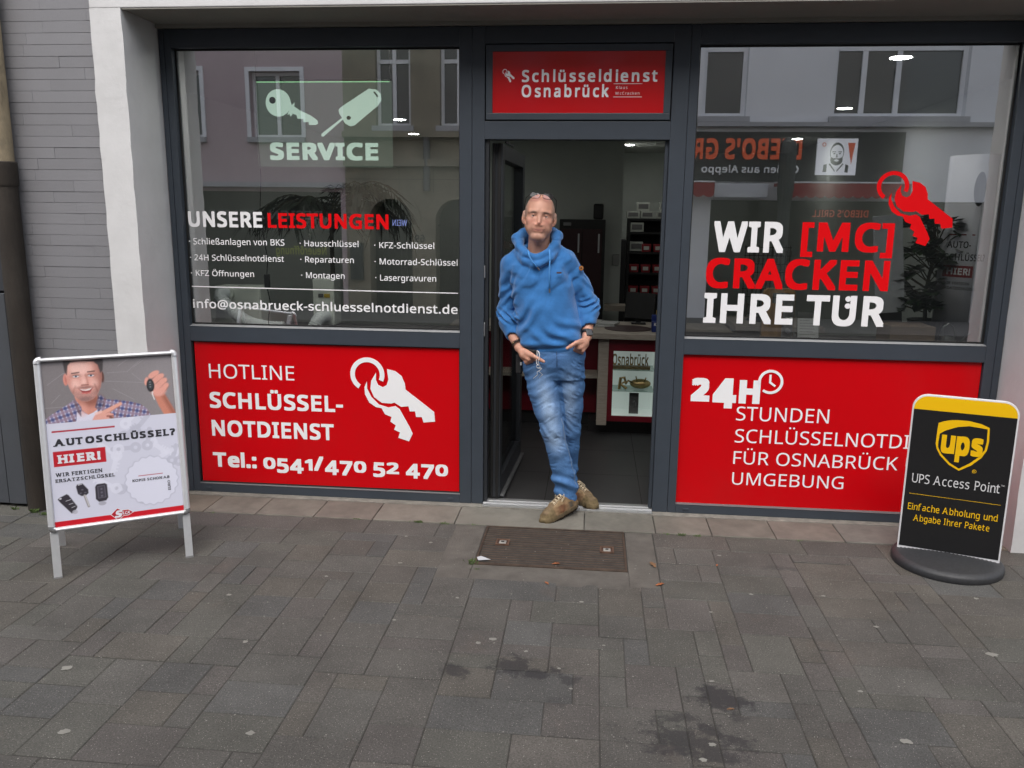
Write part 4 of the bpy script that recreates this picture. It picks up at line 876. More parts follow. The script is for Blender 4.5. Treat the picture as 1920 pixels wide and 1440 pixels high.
def rack():
    t = thing('shelf_rack', 'black shelf rack full of small boxes at the back of the shop', 'shelf rack', (1.35, 7.6, 0))
    x0, x1, y0, y1 = 1.09, 1.98, 7.3, 7.7
    for x in (x0, x1 - .04):
        b = MB(); b.box(x, x + .04, y0, y1, 0, 1.72); b.build('side_panel', M_black, t)
    zs = [.30, .62, .93, 1.22, 1.50, 1.69]
    for z in zs:
        b = MB(); b.box(x0 + .04, x1 - .04, y0, y1, z, z + .03); b.build('shelf_board', M_black, t)
    b = MB(); b.box(x0, x1, y1, y1 + .015, 0, 1.72); b.build('back_panel', mat('dark_back', (.03, .03, .032), .7), t)
    Mb, Mw, Mr = mat('grey_carton', (.42, .44, .40), .7, var=.1), mat('white_label', (.65, .66, .62), .6), mat('red_bin', (.26, .012, .02), .45)
    def carton(x, y, z, w, h, lab):
        o = thing('small_carton', lab, 'carton', (x, y, z), 0, 'small cartons on the shelf rack')
        MB().box(-w / 2, w / 2, 0, .2, 0, h).build('box', Mb, o, world=False, bevel=.003)
        MB().box(-w * .38, w * .38, -.002, -.0005, h * .25, h * .8).build('sticker', mat('dark_print', (.12, .12, .12), .6), o, world=False)
    pos = ['left', 'second', 'third', 'right']
    for k, x in enumerate((1.16, 1.36, 1.58, 1.80)): carton(x, 7.32, 1.722, .18, .10, f'grey carton lying on top of the shelf rack, {["leftmost", "second from left", "third from left", "rightmost"][k]} of its layer')
    for k, x in enumerate((1.30, 1.62)): carton(x, 7.34, 1.824, .18, .12, ['left', 'right'][k] + ' one of the two cartons stacked as a second layer on the shelf rack')
    for k, (x, z) in enumerate(((1.22, 1.532), (1.22, 1.372 - .11), (1.86, 1.532))): carton(x, 7.31, z, .19, .13, ['pale carton at the left of the topmost rack shelf', 'pale carton at the left of the second rack shelf', 'pale carton at the right of the topmost rack shelf'][k])
    for r_, z in enumerate((.962, .652, 1.252)):
        for k in range(5):
            if r_ == 2 and k == 0: continue
            x = 1.20 + k * .165
            o = thing('storage_bin', f'red storage bin, {["first", "second", "third", "fourth", "fifth"][k]} from the left on the {["third", "fourth", "second"][r_]} rack shelf from the top', 'bin', (x, 7.30, z), 0, 'red storage bins on the shelf rack')
            MB().prism([(-.06, 0), (.06, 0), (.07, .11), (-.07, .11)], lambda u, v, w: (u, w, v), .22).build('tub', Mr, o, world=False, bevel=.003)
            MB().box(-.038, .038, -.003, -.0006, .03, .08).build('label_card', Mw, o, world=False)
    o = MB().box(.99, 1.08, 7.2, 7.65, 0, 1.42).build('tall_panel', mat('charcoal_panel', (.018, .018, .02), .6), bevel=.01); tag(o, 'tall charcoal panel standing left of the shelf rack', 'panel')
rack()

# ---- left window: hanging sign, mobile coolers with hoses, palm
def service_sign():
    t = thing('service_sign', 'clear acrylic sign glowing pale green with two keys, hung in the left window', 'sign', (-1.1, .22, 2.3))
    Y = .22; x0, x1, z1, z0 = -1.405, -.578, 2.494, 2.006
    Mp = bpy.data.materials.new('clear_acrylic'); Mp.use_nodes = True; nt = Mp.node_tree; nt.nodes.remove(nt.nodes['Principled BSDF'])
    tr = nt.nodes.new('ShaderNodeBsdfTransparent'); tr.inputs[0].default_value = (.9, .93, .9, 1)
    em = nt.nodes.new('ShaderNodeEmission'); em.inputs[0].default_value = (.62, .80, .66, 1); em.inputs[1].default_value = .30
    mx = nt.nodes.new('ShaderNodeMixShader'); mx.inputs[0].default_value = .13
    nt.links.new(tr.outputs[0], mx.inputs[1]); nt.links.new(em.outputs[0], mx.inputs[2]); nt.links.new(mx.outputs[0], nt.nodes['Material Output'].inputs['Surface'])
    MB().box(x0, x1, Y, Y + .006, z0, z1).build('acrylic_sheet', Mp, t)
    Me = mat('edge_lit_engraving', (.3, .4, .33), .6, emit=(.60, .80, .68), estr=.55)
    Mt = mat('edge_light', (.2, .3, .22), .5, emit=(.45, 1.0, .5), estr=.55)
    MB().box(x0, x1, Y - .003, Y + .009, z1 + .0005, z1 + .011).build('light_strip', mat('sign_rail', (.05, .06, .05), .5), t)
    MB().box(x0 + .012, x1 - .012, Y - .0012, Y - .0004, z1 - .006, z1 - .001).build('light_line', Mt, t)
    lettering('service_lettering', 'SERVICE', -1.329, 2.046, -.665, 2.146, Y - .0006, Me, t, bold=.045)
    sx, sz = (x1 - x0) / 820.0, (z1 - z0) / 515.0          # traced on the sheet itself, 820 x 515 units
    def P(q): return [(x0 + (a - 570) * sx, Y - .0006, z1 - (c - 328) * sz) for a, c in q]
    head = [(708 + 76 * math.cos(a), 456 + 82 * math.sin(a)) for a in [math.radians(25 + 320 * i / 30 + 7) for i in range(31)]]
    key = head + [(790, 470), (808, 452), (805, 478), (838, 500), (900, 530), (942, 560), (946, 580), (930, 588), (890, 588), (888, 570), (858, 572), (855, 552), (820, 550), (818, 530), (795, 520), (780, 540), (775, 522), (760, 530)]
    hole = [(674 + 20 * math.cos(2 * math.pi * i / 16), 440 + 21 * math.sin(2 * math.pi * i / 16)) for i in range(16)]
    link_mesh('engraved_key', P(key), [tuple(range(len(key)))], Me, t)
    Md = mat('dark_hole', (.05, .07, .06), .5)
    q = [(a, b_ - .0004, c) for a, b_, c in P(hole)]; link_mesh('key_hole', q, [tuple(range(len(q)))], Md, t)
    remote = [(1255, 372), (1300, 378), (1325, 402), (1328, 440), (1310, 470), (1165, 590), (1140, 596), (1110, 580), (1095, 556), (975, 658), (963, 655), (965, 640), (1090, 545), (1075, 520), (1072, 495), (1090, 478)]
    link_mesh('engraved_car_key', P(remote), [tuple(range(len(remote)))], Me, t)
    for cx, cy, rx, ry in ((1131, 545, 13, 12),):
        q = [(a, b_ - .0004, c) for a, b_, c in P([(cx + rx * math.cos(2 * math.pi * i / 14), cy + ry * math.sin(2 * math.pi * i / 14)) for i in range(14)])]; link_mesh('remote_hole', q, [tuple(range(14))], Md, t)
    q = [(a, b_ - .0004, c) for a, b_, c in P([(1280, 392), (1290, 390), (1312, 418), (1305, 424)])]; link_mesh('remote_slot', q, [(0, 1, 2, 3)], Md, t)
    # wires up to the ceiling and the cable down the window
    for x in (x0 + .01, x1 - .01): MB().tube([(x, Y, z1 + .01), (x, Y, 2.70)], .0012, 5).build('hanging_wire', M_black, t)
    b = MB(); b.tube([(x0 + .004, Y, z1), (x0 + .002, Y + .002, 2.2), (x0 + .012, Y, 1.95), (x0 - .004, Y, 1.75), (x0 + .01, Y, 1.6), (x0 + .03, Y, 1.45), (x0 + .02, Y, 1.36)], .0032, 6)
    k = b.build('cable', M_black, t)
    MB().box(x0 + .004, x0 + .036, Y - .012, Y + .012, 1.27, 1.36).build('plug', M_black, k, bevel=.004)
    b = MB(); b.tube([(x0 + .02, Y, 1.27), (x0 + .035, Y, 1.18), (x0 + .015, Y, 1.08), (x0 + .02, Y, .99)], .0032, 6); b.build('cable_tail', M_black, k)
service_sign()

def hose(mb_pts, r, n=70):
    """ribbed air hose along a smooth path"""
    P = [Vector(p) for p in mb_pts]; out = []; rs = []
    seg = len(P) - 1
    for i in range(n + 1):
        u = i / n * seg; k = min(int(u), seg - 1); f_ = u - k
        p0, p1, p2, p3 = P[max(k - 1, 0)], P[k], P[k + 1], P[min(k + 2, seg)]
        out.append(.5 * ((2 * p1) + (-p0 + p2) * f_ + (2 * p0 - 5 * p1 + 4 * p2 - p3) * f_ ** 2 + (-p0 + 3 * p1 - 3 * p2 + p3) * f_ ** 3)); rs.append(r * (1 + .07 * (1 if i % 2 else -1)))
    b = MB(); b.tube(out, rs, 14); return b
def coolers():
    Mc = mat('cream_plastic', (.78, .82, .74), .5, var=.04); Mh = mat('grey_air_hose', (.80, .84, .84), .55)
    t = thing('air_cooler', 'broad cream mobile air cooler with a grey ribbed hose in the left window', 'air cooler', (-1.8, .8, .985))
    MB().box(-1.93, -1.60, .62, .80, .986, 1.245).build('housing', Mc, t, bevel=.015, segs=3)
    MB().lathe([(.045, 0), (.055, 0), (.055, .04), (.045, .04)], m=Matrix.Translation((-1.83, .62, 1.20)) @ Matrix.Rotation(R(90), 4, 'X')).build('hose_collar', Mc, t)
    hose([(-1.83, .60, 1.20), (-1.83, .52, 1.20), (-1.79, .46, 1.16), (-1.64, .42, 1.05), (-1.50, .40, 1.01), (-1.36, .40, 1.003)], .040, 80).build('air_hose', Mh, t, smooth=False)
    t = thing('air_cooler', 'slim upright cream air cooler with a short grey hose and warning stickers', 'air cooler', (-1.2, .7, .985))
    MB().box(-1.265, -1.115, .70, .85, .986, 1.30).build('housing', Mc, t, bevel=.008, segs=3)
    hose([(-1.18, .70, 1.05), (-1.185, .62, 1.05), (-1.20, .57, 1.02), (-1.215, .56, .985)], .042, 26).build('air_hose', Mh, t)
    MB().box(-1.185, -1.145, .6965, .6995, 1.175, 1.20).build('warning_sticker', mat('yellow_sticker', (.5, .36, .04), .5), t)
    MB().box(-1.225, -1.19, .6965, .6995, 1.175, 1.20).build('dark_sticker', mat('dark_print', (.12, .12, .12), .6), t)
    MB().box(-1.20, -1.15, .6965, .6995, 1.105, 1.135).build('bar_code_sticker', mat('grey_sticker', (.55, .55, .55), .5), t)
    b = MB(); b.tube([(-1.86, .3, .99), (-1.8, .26, .992), (-1.74, .3, 1.0), (-1.70, .33, .992), (-1.66, .30, .99)], .005, 6); o = b.build('cable_loop', M_black); tag(o, 'loop of black cable on the left window board', 'cable')
coolers()

def palm(t, base, h, fronds, seed, Ml, Ms, spread=.75):
    rr = random.Random(seed); b0 = Vector(base)
    s = MB()
    for k in range(fronds):
        az = 2 * math.pi * k / fronds + rr.uniform(-.3, .3); L_ = rr.uniform(.7, 1.1) * spread; up = rr.uniform(.35, 1.0)
        pts = []
        for i in range(13):
            u = i / 12; r_ = L_ * (u ** .9); z = h + up * L_ * (1.5 * u - 1.55 * u * u)
            pts.append(b0 + Vector((math.cos(az) * r_, math.sin(az) * r_ * .55, z)))
        s.tube(pts, [.006 * (1 - .7 * i / 12) for i in range(13)], 5)
        lf = MB()
        for i in range(2, 13):
            d = (pts[i] - pts[i - 1]).normalized(); side = d.cross(Vector((0, 0, 1))).normalized()
            for sg in (-1, 1):
                for q in range(2):
                    p = pts[i - 1].lerp(pts[i], q * .5); ll = rr.uniform(.18, .30) * (1 - .45 * abs(i / 12 - .5)); w = .0115
                    tip = p + (side * sg * .75 + d * .65 + Vector((0, 0, -.45 + rr.uniform(-.2, .15)))) * ll; mid = p.lerp(tip, .45) + Vector((0, 0, .02))
                    lf.add([p - d * .003, mid - d * w, tip, mid + d * w], [(0, 1, 2, 3)])
        lf.build('frond', Ml, t)
    b = MB(); b.tube([b0 + Vector((0, 0, z)) for z in (0, h * .5, h)], [.022, .018, .014], 8); b.build('trunk', Ms, t)
    s.build('leaf_stalks', Ms, t)
M_leaf = mat('dark_palm_leaf', (.010, .017, .008), .5, var=.3, vscale=8); M_stalk = mat('plant_stalk', (.05, .045, .025), .7)
t = thing('palm_plant', 'dark feathery palm standing behind the lettering of the left window', 'palm', (-1.20, .95, 0))
palm(t, (-1.20, .95, .55), 1.15, 17, 4, M_leaf, M_stalk, .66)
MB().lathe([(.12, 0), (.16, .3), (.165, .55), (.15, .55), (.14, .5), (.0, .5)], (-1.20, .95, 0.004), 20).build('pot', M_black, t)

# ---- right window
def right_window():
    # lock sample stand
    Mo = mat('oak_board', (.33, .19, .075), .45, var=.25, vscale=10, stretch=(6, 6, 1))
    t = thing('door_sample', 'oak door sample with rounded top and steel lock fittings behind the slogan', 'door sample', (1.76, .36, .985))
    q = []; x0, x1, zt, r_ = 1.650, 1.835, 1.325, .035
    for cx, a0 in ((x1 - r_, 0), (x0 + r_, 90)):
        q += [(cx + r_ * math.cos(math.radians(a0 + 15 * i)), zt - r_ + r_ * math.sin(math.radians(a0 + 15 * i))) for i in range(7)]
    q += [(x0, .986), (x1, .986)]
    inner = [(1.70, 1.30), (1.80, 1.30), (1.80, 1.235), (1.70, 1.235)]
    MB().prism([(x0, .986), (x0, zt - r_)] + [(x0 + r_ - r_ * math.cos(math.radians(15 * i)), zt - r_ + r_ * math.sin(math.radians(15 * i))) for i in range(7)] + [(1.70, zt), (1.70, .986)], lambda u, v, w: (u, .38 - w, v), .05).build('board', Mo, t)
    MB().prism([(1.80, .986), (1.80, zt)] + [(x1 - r_ + r_ * math.sin(math.radians(15 * i)), zt - r_ + r_ * math.cos(math.radians(15 * i))) for i in range(7)] + [(x1, .986)], lambda u, v, w: (u, .38 - w, v), .05).build('board', Mo, t)
    MB().box(1.7005, 1.7995, .332, .378, 1.30, zt).build('cross_piece', Mo, t); MB().box(1.7005, 1.7995, .335, .375, .986, 1.235).build('lower_board', Mo, t)
    f = MB().box(1.765, 1.832, .324, .3298, .99, 1.27).build('lock_plate', mat('satin_steel', (.38, .38, .37), .35, .8), t, bevel=.002)
    MB().lathe([(.0, 0), (.014, 0), (.014, .025), (.0, .027)], m=Matrix.Translation((1.80, .323, 1.075)) @ Matrix.Rotation(R(90), 4, 'X'), n=14).build('lock_cylinder', M_alu, f)
    for z in (1.22, 1.15): MB().tube([(1.79, .322, z), (1.79, .295, z), (1.815, .292, z + .004)], .006, 8).build('thumb_turn', M_alu, f)
    # leaflet stand
    t = thing('leaflet_stand', 'small acrylic stand with a white price list beside the oak door sample', 'stand', (1.95, .36, .985))
    m = Matrix.Translation((1.93, .34, .986)) @ Matrix.Rotation(R(-14), 4, 'X')
    MB().box(-.062, .062, 0, .004, 0, .165, m).build('sheet', mat('white_paper', (.62, .63, .62), .7), t)
    MB().box(-.065, .065, .0045, .008, 0, .205, m).build('back_plate', mat('smoky_acrylic', (.10, .105, .10), .2), t)
    b = MB()
    for k in range(8): b.box(-.05, random.uniform(0, .045), -.0012, -.0004, .15 - k * .017, .154 - k * .017, m)
    b.build('printed_lines', mat('grey_print', (.3, .3, .3), .6), t)
    # long grey price board
    t = thing('sample_board', 'tall pale grey board leaning behind the red keys on the right window', 'board', (2.45, .6, .985))
    m = Matrix.Translation((2.50, .60, .99)) @ Matrix.Rotation(R(-7), 4, 'Y') @ Matrix.Rotation(R(-10), 4, 'Z')
    MB().box(-.085, .085, 0, .02, .18, .78, m).build('board_face', mat('pale_grey_board', (.36, .38, .40), .5, var=.12, vscale=12), t, bevel=.003)
    MB().box(-.07, .07, .0205, .04, 0, .3, m).build('foot', M_black, t)
    # rubber tree
    t = thing('rubber_tree', 'potted rubber tree with glossy dark oval leaves in the right window', 'pot plant', (2.70, .7, .985))
    MB().lathe([(.08, 0), (.11, .14), (.10, .14), (.0, .12)], (2.72, .66, .986), 18).build('pot', M_black, t)
    Mf = mat('rubber_leaf', (.018, .040, .014), .35, var=.35, vscale=7); rr = random.Random(9); st = MB()
    for k in range(62):
        an = rr.uniform(0, 2 * math.pi); z = rr.uniform(.22, .80); r_ = rr.uniform(.03, .20) * (1 - .2 * abs(z - .5))
        c = Vector((2.72 + math.cos(an) * r_ * .85, .66 + math.sin(an) * r_ * .7, .99 + z)); st.tube([(2.72 + rr.uniform(-.02, .02), .66, .99 + z * .8), tuple(c)], .004, 5)
        lf = MB()
        for q in range(7):
            a2 = an + rr.uniform(-1.2, 1.2); el = rr.uniform(-.5, .7); d = Vector((math.cos(a2) * math.cos(el), math.sin(a2) * math.cos(el), math.sin(el))); s_ = d.cross(Vector((0, 0, 1))).normalized(); L_ = rr.uniform(.07, .115); w = L_ * .30
            nrm = s_.cross(d)
            lf.add([c, c + d * L_ * .3 + s_ * w, c + d * L_ * .7 + s_ * w * .9, c + d * L_ - nrm * .01, c + d * L_ * .7 - s_ * w * .9, c + d * L_ * .3 - s_ * w, c + d * L_ * .5 - nrm * .006], [(0, 1, 6), (1, 2, 6), (2, 3, 6), (3, 4, 6), (4, 5, 6), (5, 0, 6)])
        lf.build('leaf_cluster', Mf, t)
    b = MB(); b.tube([(2.72, .66, 1.05), (2.70, .66, 1.3), (2.73, .67, 1.55), (2.71, .66, 1.75)], [.014, .012, .009, .005], 8); b.build('trunk', M_stalk, t); st.build('twigs', M_stalk, t)
    # carton and watering can
    o = MB().box(2.40, 2.66, .34, .58, .986, 1.115).build('cardboard_box', mat('brown_card', (.15, .105, .07), .8, var=.1), bevel=.003); tag(o, 'brown cardboard box on the window board left of the watering can', 'box')
    t = thing('watering_can', 'small galvanised watering can at the right end of the window board', 'watering can', (2.74, .3, .985))
    Mz = mat('galvanised_zinc', (.30, .32, .31), .3, .85, var=.25, vscale=16)
    auto_smooth(MB().lathe([(.0, 0), (.045, 0), (.046, .004), (.04, .055), (.041, .06), (.036, .085), (.034, .085), (.036, .02), (.0, .015)], (2.72, .30, .986), 24).build('body', Mz, t))
    MB().tube([(2.72 - .034, .30, 1.065), (2.68, .30, 1.12), (2.71, .30, 1.145), (2.745, .30, 1.12), (2.754, .30, 1.065)], .004, 8).build('bail_handle', Mz, t)
    MB().tube([(2.755, .30, 1.0), (2.785, .27, 1.05), (2.81, .24, 1.095)], [.010, .007, .005], 10).build('spout', Mz, t)
    # roll-up banner
    t = thing('rollup_banner', 'curved white roll-up banner advertising car keys at the right end of the window', 'banner', (2.85, .5, .985))
    Mb = mat('banner_cloth', (.60, .60, .64), .6, var=.05); V, F = [], []
    N_ = 16
    def bp(u, z): return (2.755 + u * .22, .66 - .12 * math.sin(u * 2.6) - .10 * u, z)
    for k in range(2):
        for i in range(N_ + 1):
            V.append(bp(i / N_, (1.0, 2.12)[k]))
    F = [(i, i + 1, N_ + 1 + i + 1, N_ + 1 + i) for i in range(N_)]
    c = link_mesh('cloth', V, F, Mb, t, smooth=True); so = c.modifiers.new('thickness', 'SOLIDIFY'); so.thickness = .002
    fn = lambda u, v, w: tuple(Vector(bp(u, v)) + Vector((0, -.003 - w, 0)))
    Mk, Mr2 = mat('banner_ink', (.05, .05, .055), .6), mat('banner_red', (.22, .015, .02), .6)
    for s, u0, u1, z0, z1 in (('AUTO-', .10, .50, 1.575, 1.615), ('SCHLÜSSEL?', .08, .86, 1.50, 1.54), ('WIR FERTIGEN', .10, .55, 1.355, 1.372), ('ERSATZSCHLÜSSEL', .10, .70, 1.325, 1.342)):
        lettering('banner_lettering', s, u0, z0, u1, z1, 0, Mk, t, bold=.02, fn=fn)
    q = [(0.08 + .52 * i / 8, 1.40) for i in range(9)] + [(.60 - .52 * i / 8, 1.47) for i in range(9)]
    link_mesh('red_box', [Vector(bp(u, v)) + Vector((0, -.0032, 0)) for u, v in q], [(i, i + 1, 16 - i, 17 - i) for i in range(8)], Mr2, t)
    lettering('banner_lettering', 'HIER!', .14, 1.415, .54, 1.455, 0, M_white, t, bold=.03, fn=lambda u, v, w: tuple(Vector(bp(u, v)) + Vector((0, -.0042 - w, 0))))
    link_mesh('red_rule', [Vector(bp(u, v)) + Vector((0, -.0032, 0)) for u, v in ((.12, 1.65), (.34, 1.65), (.56, 1.65), (.56, 1.658), (.34, 1.658), (.12, 1.658))], [(0, 1, 4, 5), (1, 2, 3, 4)], Mr2, t)
    q = [(.55 + .12 * math.cos(2 * math.pi * i / 20), 1.92 + .10 * math.sin(2 * math.pi * i / 20)) for i in range(20)]
    link_mesh('printed_car_key', [Vector(bp(u, v)) + Vector((0, -.0036, 0)) for u, v in q], [tuple(range(20))], Mk, t)
    # counter and wire key stand deeper in the shop
    t = thing('side_table', 'grey topped table seen through the lower left of the right window', 'table', (1.9, 2.2, 0))
    MB().box(1.76, 2.45, 1.9, 2.6, .86, .90).build('table_top', M_wood, t, bevel=.003)
    for x in (1.80, 2.40):
        for y in (1.95, 2.55): MB().box(x - .02, x + .02, y - .02, y + .02, .004, .86).build('leg', M_wood, t)
    t = thing('key_rack', 'black wire rack hung with key blanks standing on the side table', 'key rack', (2.05, 2.3, .90))
    b = MB()
    for i in range(11): x = 1.87 + i * .036; b.tube([(x, 2.3, .93), (x, 2.3, 1.52)], .0025, 5)
    for i in range(9): z = .96 + i * .068; b.tube([(1.86, 2.297, z), (2.24, 2.297, z)], .0025, 5)
    b.build('wire_grid', M_black, t); MB().lathe([(.0, 0), (.14, 0), (.13, .012), (.02, .03), (.0, .03)], (2.05, 2.3, .9005), 24).build('foot', M_black, t)
    rr = random.Random(2); b = MB()
    for i in range(70):
        x = 1.87 + rr.randrange(11) * .036; z = .98 + rr.randrange(9) * .062; b.box(x - .009, x + .009, 2.285, 2.290, z - .035, z + .005)
    b.build('key_blanks', mat('nickel_blank', (.34, .33, .30), .35, .8), t)
right_window()
# ------------------------------------------------------------------ houses across the street, seen only as reflections in the glass
YO = -10.0
def opposite():
    def pt(u, v, w): return (u, YO + w, v)                       # w: out of the wall, towards the shop
    M_wf = mat('white_window_frame', (.80, .81, .84), .5); M_win = mat('dark_window_glass', (.035, .038, .042), .08, spec=.8)
    M_pink = mat('pink_render', (.50, .40, .42), .9, var=.06, vscale=2, bump=.003, bscale=40)
    M_stone = mat('weathered_sandstone', (.25, .22, .165), .9, var=.3, vscale=2.2, bump=.004, bscale=30, dirt=.4)
    M_wh = mat('white_render', (.80, .81, .84), .9, var=.05, vscale=2)
    M_trim = mat('grey_stone_trim', (.40, .40, .42), .8, var=.1)
    M_dark = mat('dark_shop_recess', (.02, .02, .02), .5)
    def wall(t, name, x0, x1, z0, z1, holes, m, d=.35):
        """wall with real rectangular openings, cut as strips between the opening edges"""
        xs = sorted({x0, x1} | {h[0] for h in holes} | {h[1] for h in holes}); zs = sorted({z0, z1} | {h[2] for h in holes} | {h[3] for h in holes})
        b = MB()
        for i in range(len(xs) - 1):
            for j in range(len(zs) - 1):
                cx, cz = (xs[i] + xs[i + 1]) / 2, (zs[j] + zs[j + 1]) / 2
                if any(h[0] < cx < h[1] and h[2] < cz < h[3] for h in holes): continue
                b.box(xs[i], xs[i + 1], YO - d, YO, zs[j], zs[j + 1])
        return b.build(name, m, t)
    def window(t, x0, x1, z0, z1, mull=(), trans=None, f=.055, deep=.14, sill=True):
        b = MB(); y0, y1 = YO - deep - .06, YO - deep
        b.box(x0, x0 + f, y0, y1, z0, z1); b.box(x1 - f, x1, y0, y1, z0, z1); b.box(x0 + f, x1 - f, y0, y1, z1 - f, z1); b.box(x0 + f, x1 - f, y0, y1, z0, z0 + f)
        for q in mull: b.box(q - f * .6, q + f * .6, y0, y1 + .006, z0 + f, z1 - f)
        if trans: b.box(x0 + f, x1 - f, y0, y1 + .012, trans - f * .6, trans + f * .6)
        w = b.build('window', M_wf, t)
        MB().box(x0 + f * .5, x1 - f * .5, y0 + .01, y0 + .02, z0 + f * .5, z1 - f * .5).build('pane', M_win, w)
        if sill: MB().box(x0 - .06, x1 + .06, YO + .001, YO + .09, z0 - .09, z0 - .001).build('sill', M_trim, w)
        return w
    def surround(t, x0, x1, z0, z1, w=.10):
        b = MB(); b.box(x0 - w, x0, YO + .001, YO + .03, z0, z1 + w); b.box(x1, x1 + w, YO + .001, YO + .03, z0, z1 + w); b.box(x0, x1, YO + .001, YO + .03, z1, z1 + w); b.build('surround', M_wf, t)
    # pink house
    t = thing('pink_house', 'pink rendered house with white framed windows, across the street from the shop', 'house', (-6.5, YO, 0))
    H = [(-7.3, -6.46, 3.06, 4.20), (-5.55, -4.62, 3.06, 4.18), (-7.3, -6.46, 5.9, 7.1), (-5.55, -4.62, 5.9, 7.1), (-9.0, -3.95, 0, 2.12)]
    wall(t, 'wall', -11, -3.86, 0, 8.8, H, M_pink)
    for h in H[:4]: window(t, *h, mull=((h[0] + h[1]) / 2,)); surround(t, *h, .07)
    MB().box(-11, -3.87, YO + .001, YO + .14, 2.19, 2.28).build('cornice', M_trim, t)
    MB().box(-9.0, -3.95, YO - .34, YO - .30, 0, 2.12).build('shop_window', mat('grey_shop_glass', (.025, .028, .027), .12, spec=.5), t)
    lettering('shop_lettering', 'Neueröffnung', -4.34, .98, -5.31, 1.13, 0, mat('yellow_film', (.35, .40, .03), .5), t, bold=.02, fn=lambda u, v, w: (u, YO - .29 + w, v))
    lettering('shop_lettering', 'DESIGN ATELIER', -4.4, 1.62, -6.6, 1.78, 0, mat('grey_film', (.16, .17, .17), .5), t, bold=.02, fn=lambda u, v, w: (u, YO - .29 + w, v))
    # sandstone house with arches
    t = thing('sandstone_house', 'weathered sandstone house with round arched ground floor, across the street', 'house', (-1, YO, 0))
    H = [(-3.27, -2.65, 3.26, 4.9), (-2.13, -1.5, 3.26, 4.9), (-.9, -.25, 3.26, 4.9), (.4, 1.05, 3.26, 4.9), (-3.27, -2.65, 6, 7.6), (-2.13, -1.5, 6, 7.6), (-.9, -.25, 6, 7.6), (.4, 1.05, 6, 7.6)]
    arches = [(-3.04, .39, 1.62), (-1.83, .39, 1.62), (-.55, .42, 1.62), (.9, .42, 1.62)]
    wall(t, 'wall', -3.86, 2.28, 2.12, 8.8, H, M_stone)
    for h in H: window(t, *h, mull=((h[0] + h[1]) / 2,), trans=h[3] - .55)
    # ground floor wall with round-headed openings
    xs = [-3.86] + [v for c, r_, z in arches for v in (c - r_, c + r_)] + [2.28]
    for i in range(0, len(xs), 2): MB().box(xs[i], xs[i + 1], YO - .4, YO, 0, 2.12).build('pier', M_stone, t)
    for c, r_, zs in arches:
        q = [(c - r_, 2.12), (c - r_, zs)] + [(c - r_ * math.cos(math.pi * i / 20), zs + r_ * math.sin(math.pi * i / 20)) for i in range(1, 20)] + [(c + r_, zs), (c + r_, 2.12)]
        MB().prism(q, lambda u, v, w: (u, YO - .4 + w, v), .4).build('arch_head', M_stone, t)
        ring = [(c - (r_ + .0) * math.cos(math.pi * i / 20), zs + r_ * math.sin(math.pi * i / 20)) for i in range(21)] + [(c + (r_ + .16) * math.cos(math.pi * i / 20), zs + (r_ + .16) * math.sin(math.pi * i / 20)) for i in range(21)]
        MB().prism(ring, lambda u, v, w: (u, YO + .001 + w, v), .025).build('arch_ring', M_stone, t)
        MB().box(c - r_, c + r_, YO - .42, YO - .40, 0, 2.1).build('arch_glazing', M_dark, t)
        b = MB()
        for k in range(7): b.box(c - r_ + .05 + k * (2 * r_ - .1) / 6 - .006, c - r_ + .05 + k * (2 * r_ - .1) / 6 + .006, YO - .3, YO - .28, 0, 1.55)
        b.box(c - r_, c + r_, YO - .3, YO - .27, 1.53, 1.57); b.build('iron_gate', mat('black_iron', (.02, .02, .02), .5), t)
    for z0, z1, w in ((3.06, 3.16, .16), (2.57, 2.69, .13)): MB().box(-3.85, 2.27, YO + .001, YO + w, z0, z1).build('cornice', M_stone, t)
    b = MB()
    for z in (2.35, 5.1): b.box(-3.85, 2.27, YO + .0005, YO + .003, z - .006, z + .006)
    for k in range(10): b.box(-3.5 + k * .62, -3.49 + k * .62, YO + .0005, YO + .003, 2.12, 2.57)
    b.build('stone_joint', mat('stone_joint', (.09, .08, .06), .9), t)
    o = MB(); o.tube([(-2.36, YO + .08, z) for z in (2.15, 3.06)], .06, 10); o.build('rainpipe_stub', mat('grey_zinc_pipe', (.10, .10, .105), .5), t)
    lettering('house_number', '69', -2.42, 1.25, -2.60, 1.38, 0, M_dark, t, bold=.02, fn=lambda u, v, w: (u, YO + .004 + w, v))
    lettering('neon_lettering', 'WEIN', -2.80, 1.53, -3.07, 1.64, 0, mat('blue_neon', (.1, .1, .3), .5, emit=(.35, .45, 1), estr=.5), t, bold=.01, fn=lambda u, v, w: (u, YO - .26 + w, v))
    MB().box(-3.78, -3.55, YO + .001, YO + .08, .56, 1.22).build('notice_case', mat('dark_notice_case', (.03, .035, .04), .3), t)
    # white house with the grill
    t = thing('white_house', 'white rendered house with a grill restaurant on its ground floor, across the street', 'house', (5, YO, 0))
    H = [(2.36, 3.09, 3.42, 5.1), (4.50, 6.62, 3.42, 5.1), (2.36, 3.09, 6.3, 8.0), (4.50, 6.62, 6.3, 8.0), (2.6, 7.2, 0, 2.05)]
    wall(t, 'wall', 2.29, 11, 0, 9.2, H, M_wh)
    window(t, *H[0], mull=(), trans=4.52, f=.07); window(t, *H[1], mull=(5.0, 5.55), trans=4.52, f=.07); window(t, *H[2]); window(t, *H[3], mull=(5.0, 5.55))
    MB().box(2.29, 7.3, YO + .001, YO + .16, 3.25, 3.32).build('ledge', M_trim, t)
    MB().box(2.6, 7.2, YO - .34, YO - .3, 0, 2.05).build('shop_window', mat('restaurant_glass', (.02, .022, .02), .1, spec=.8), t)
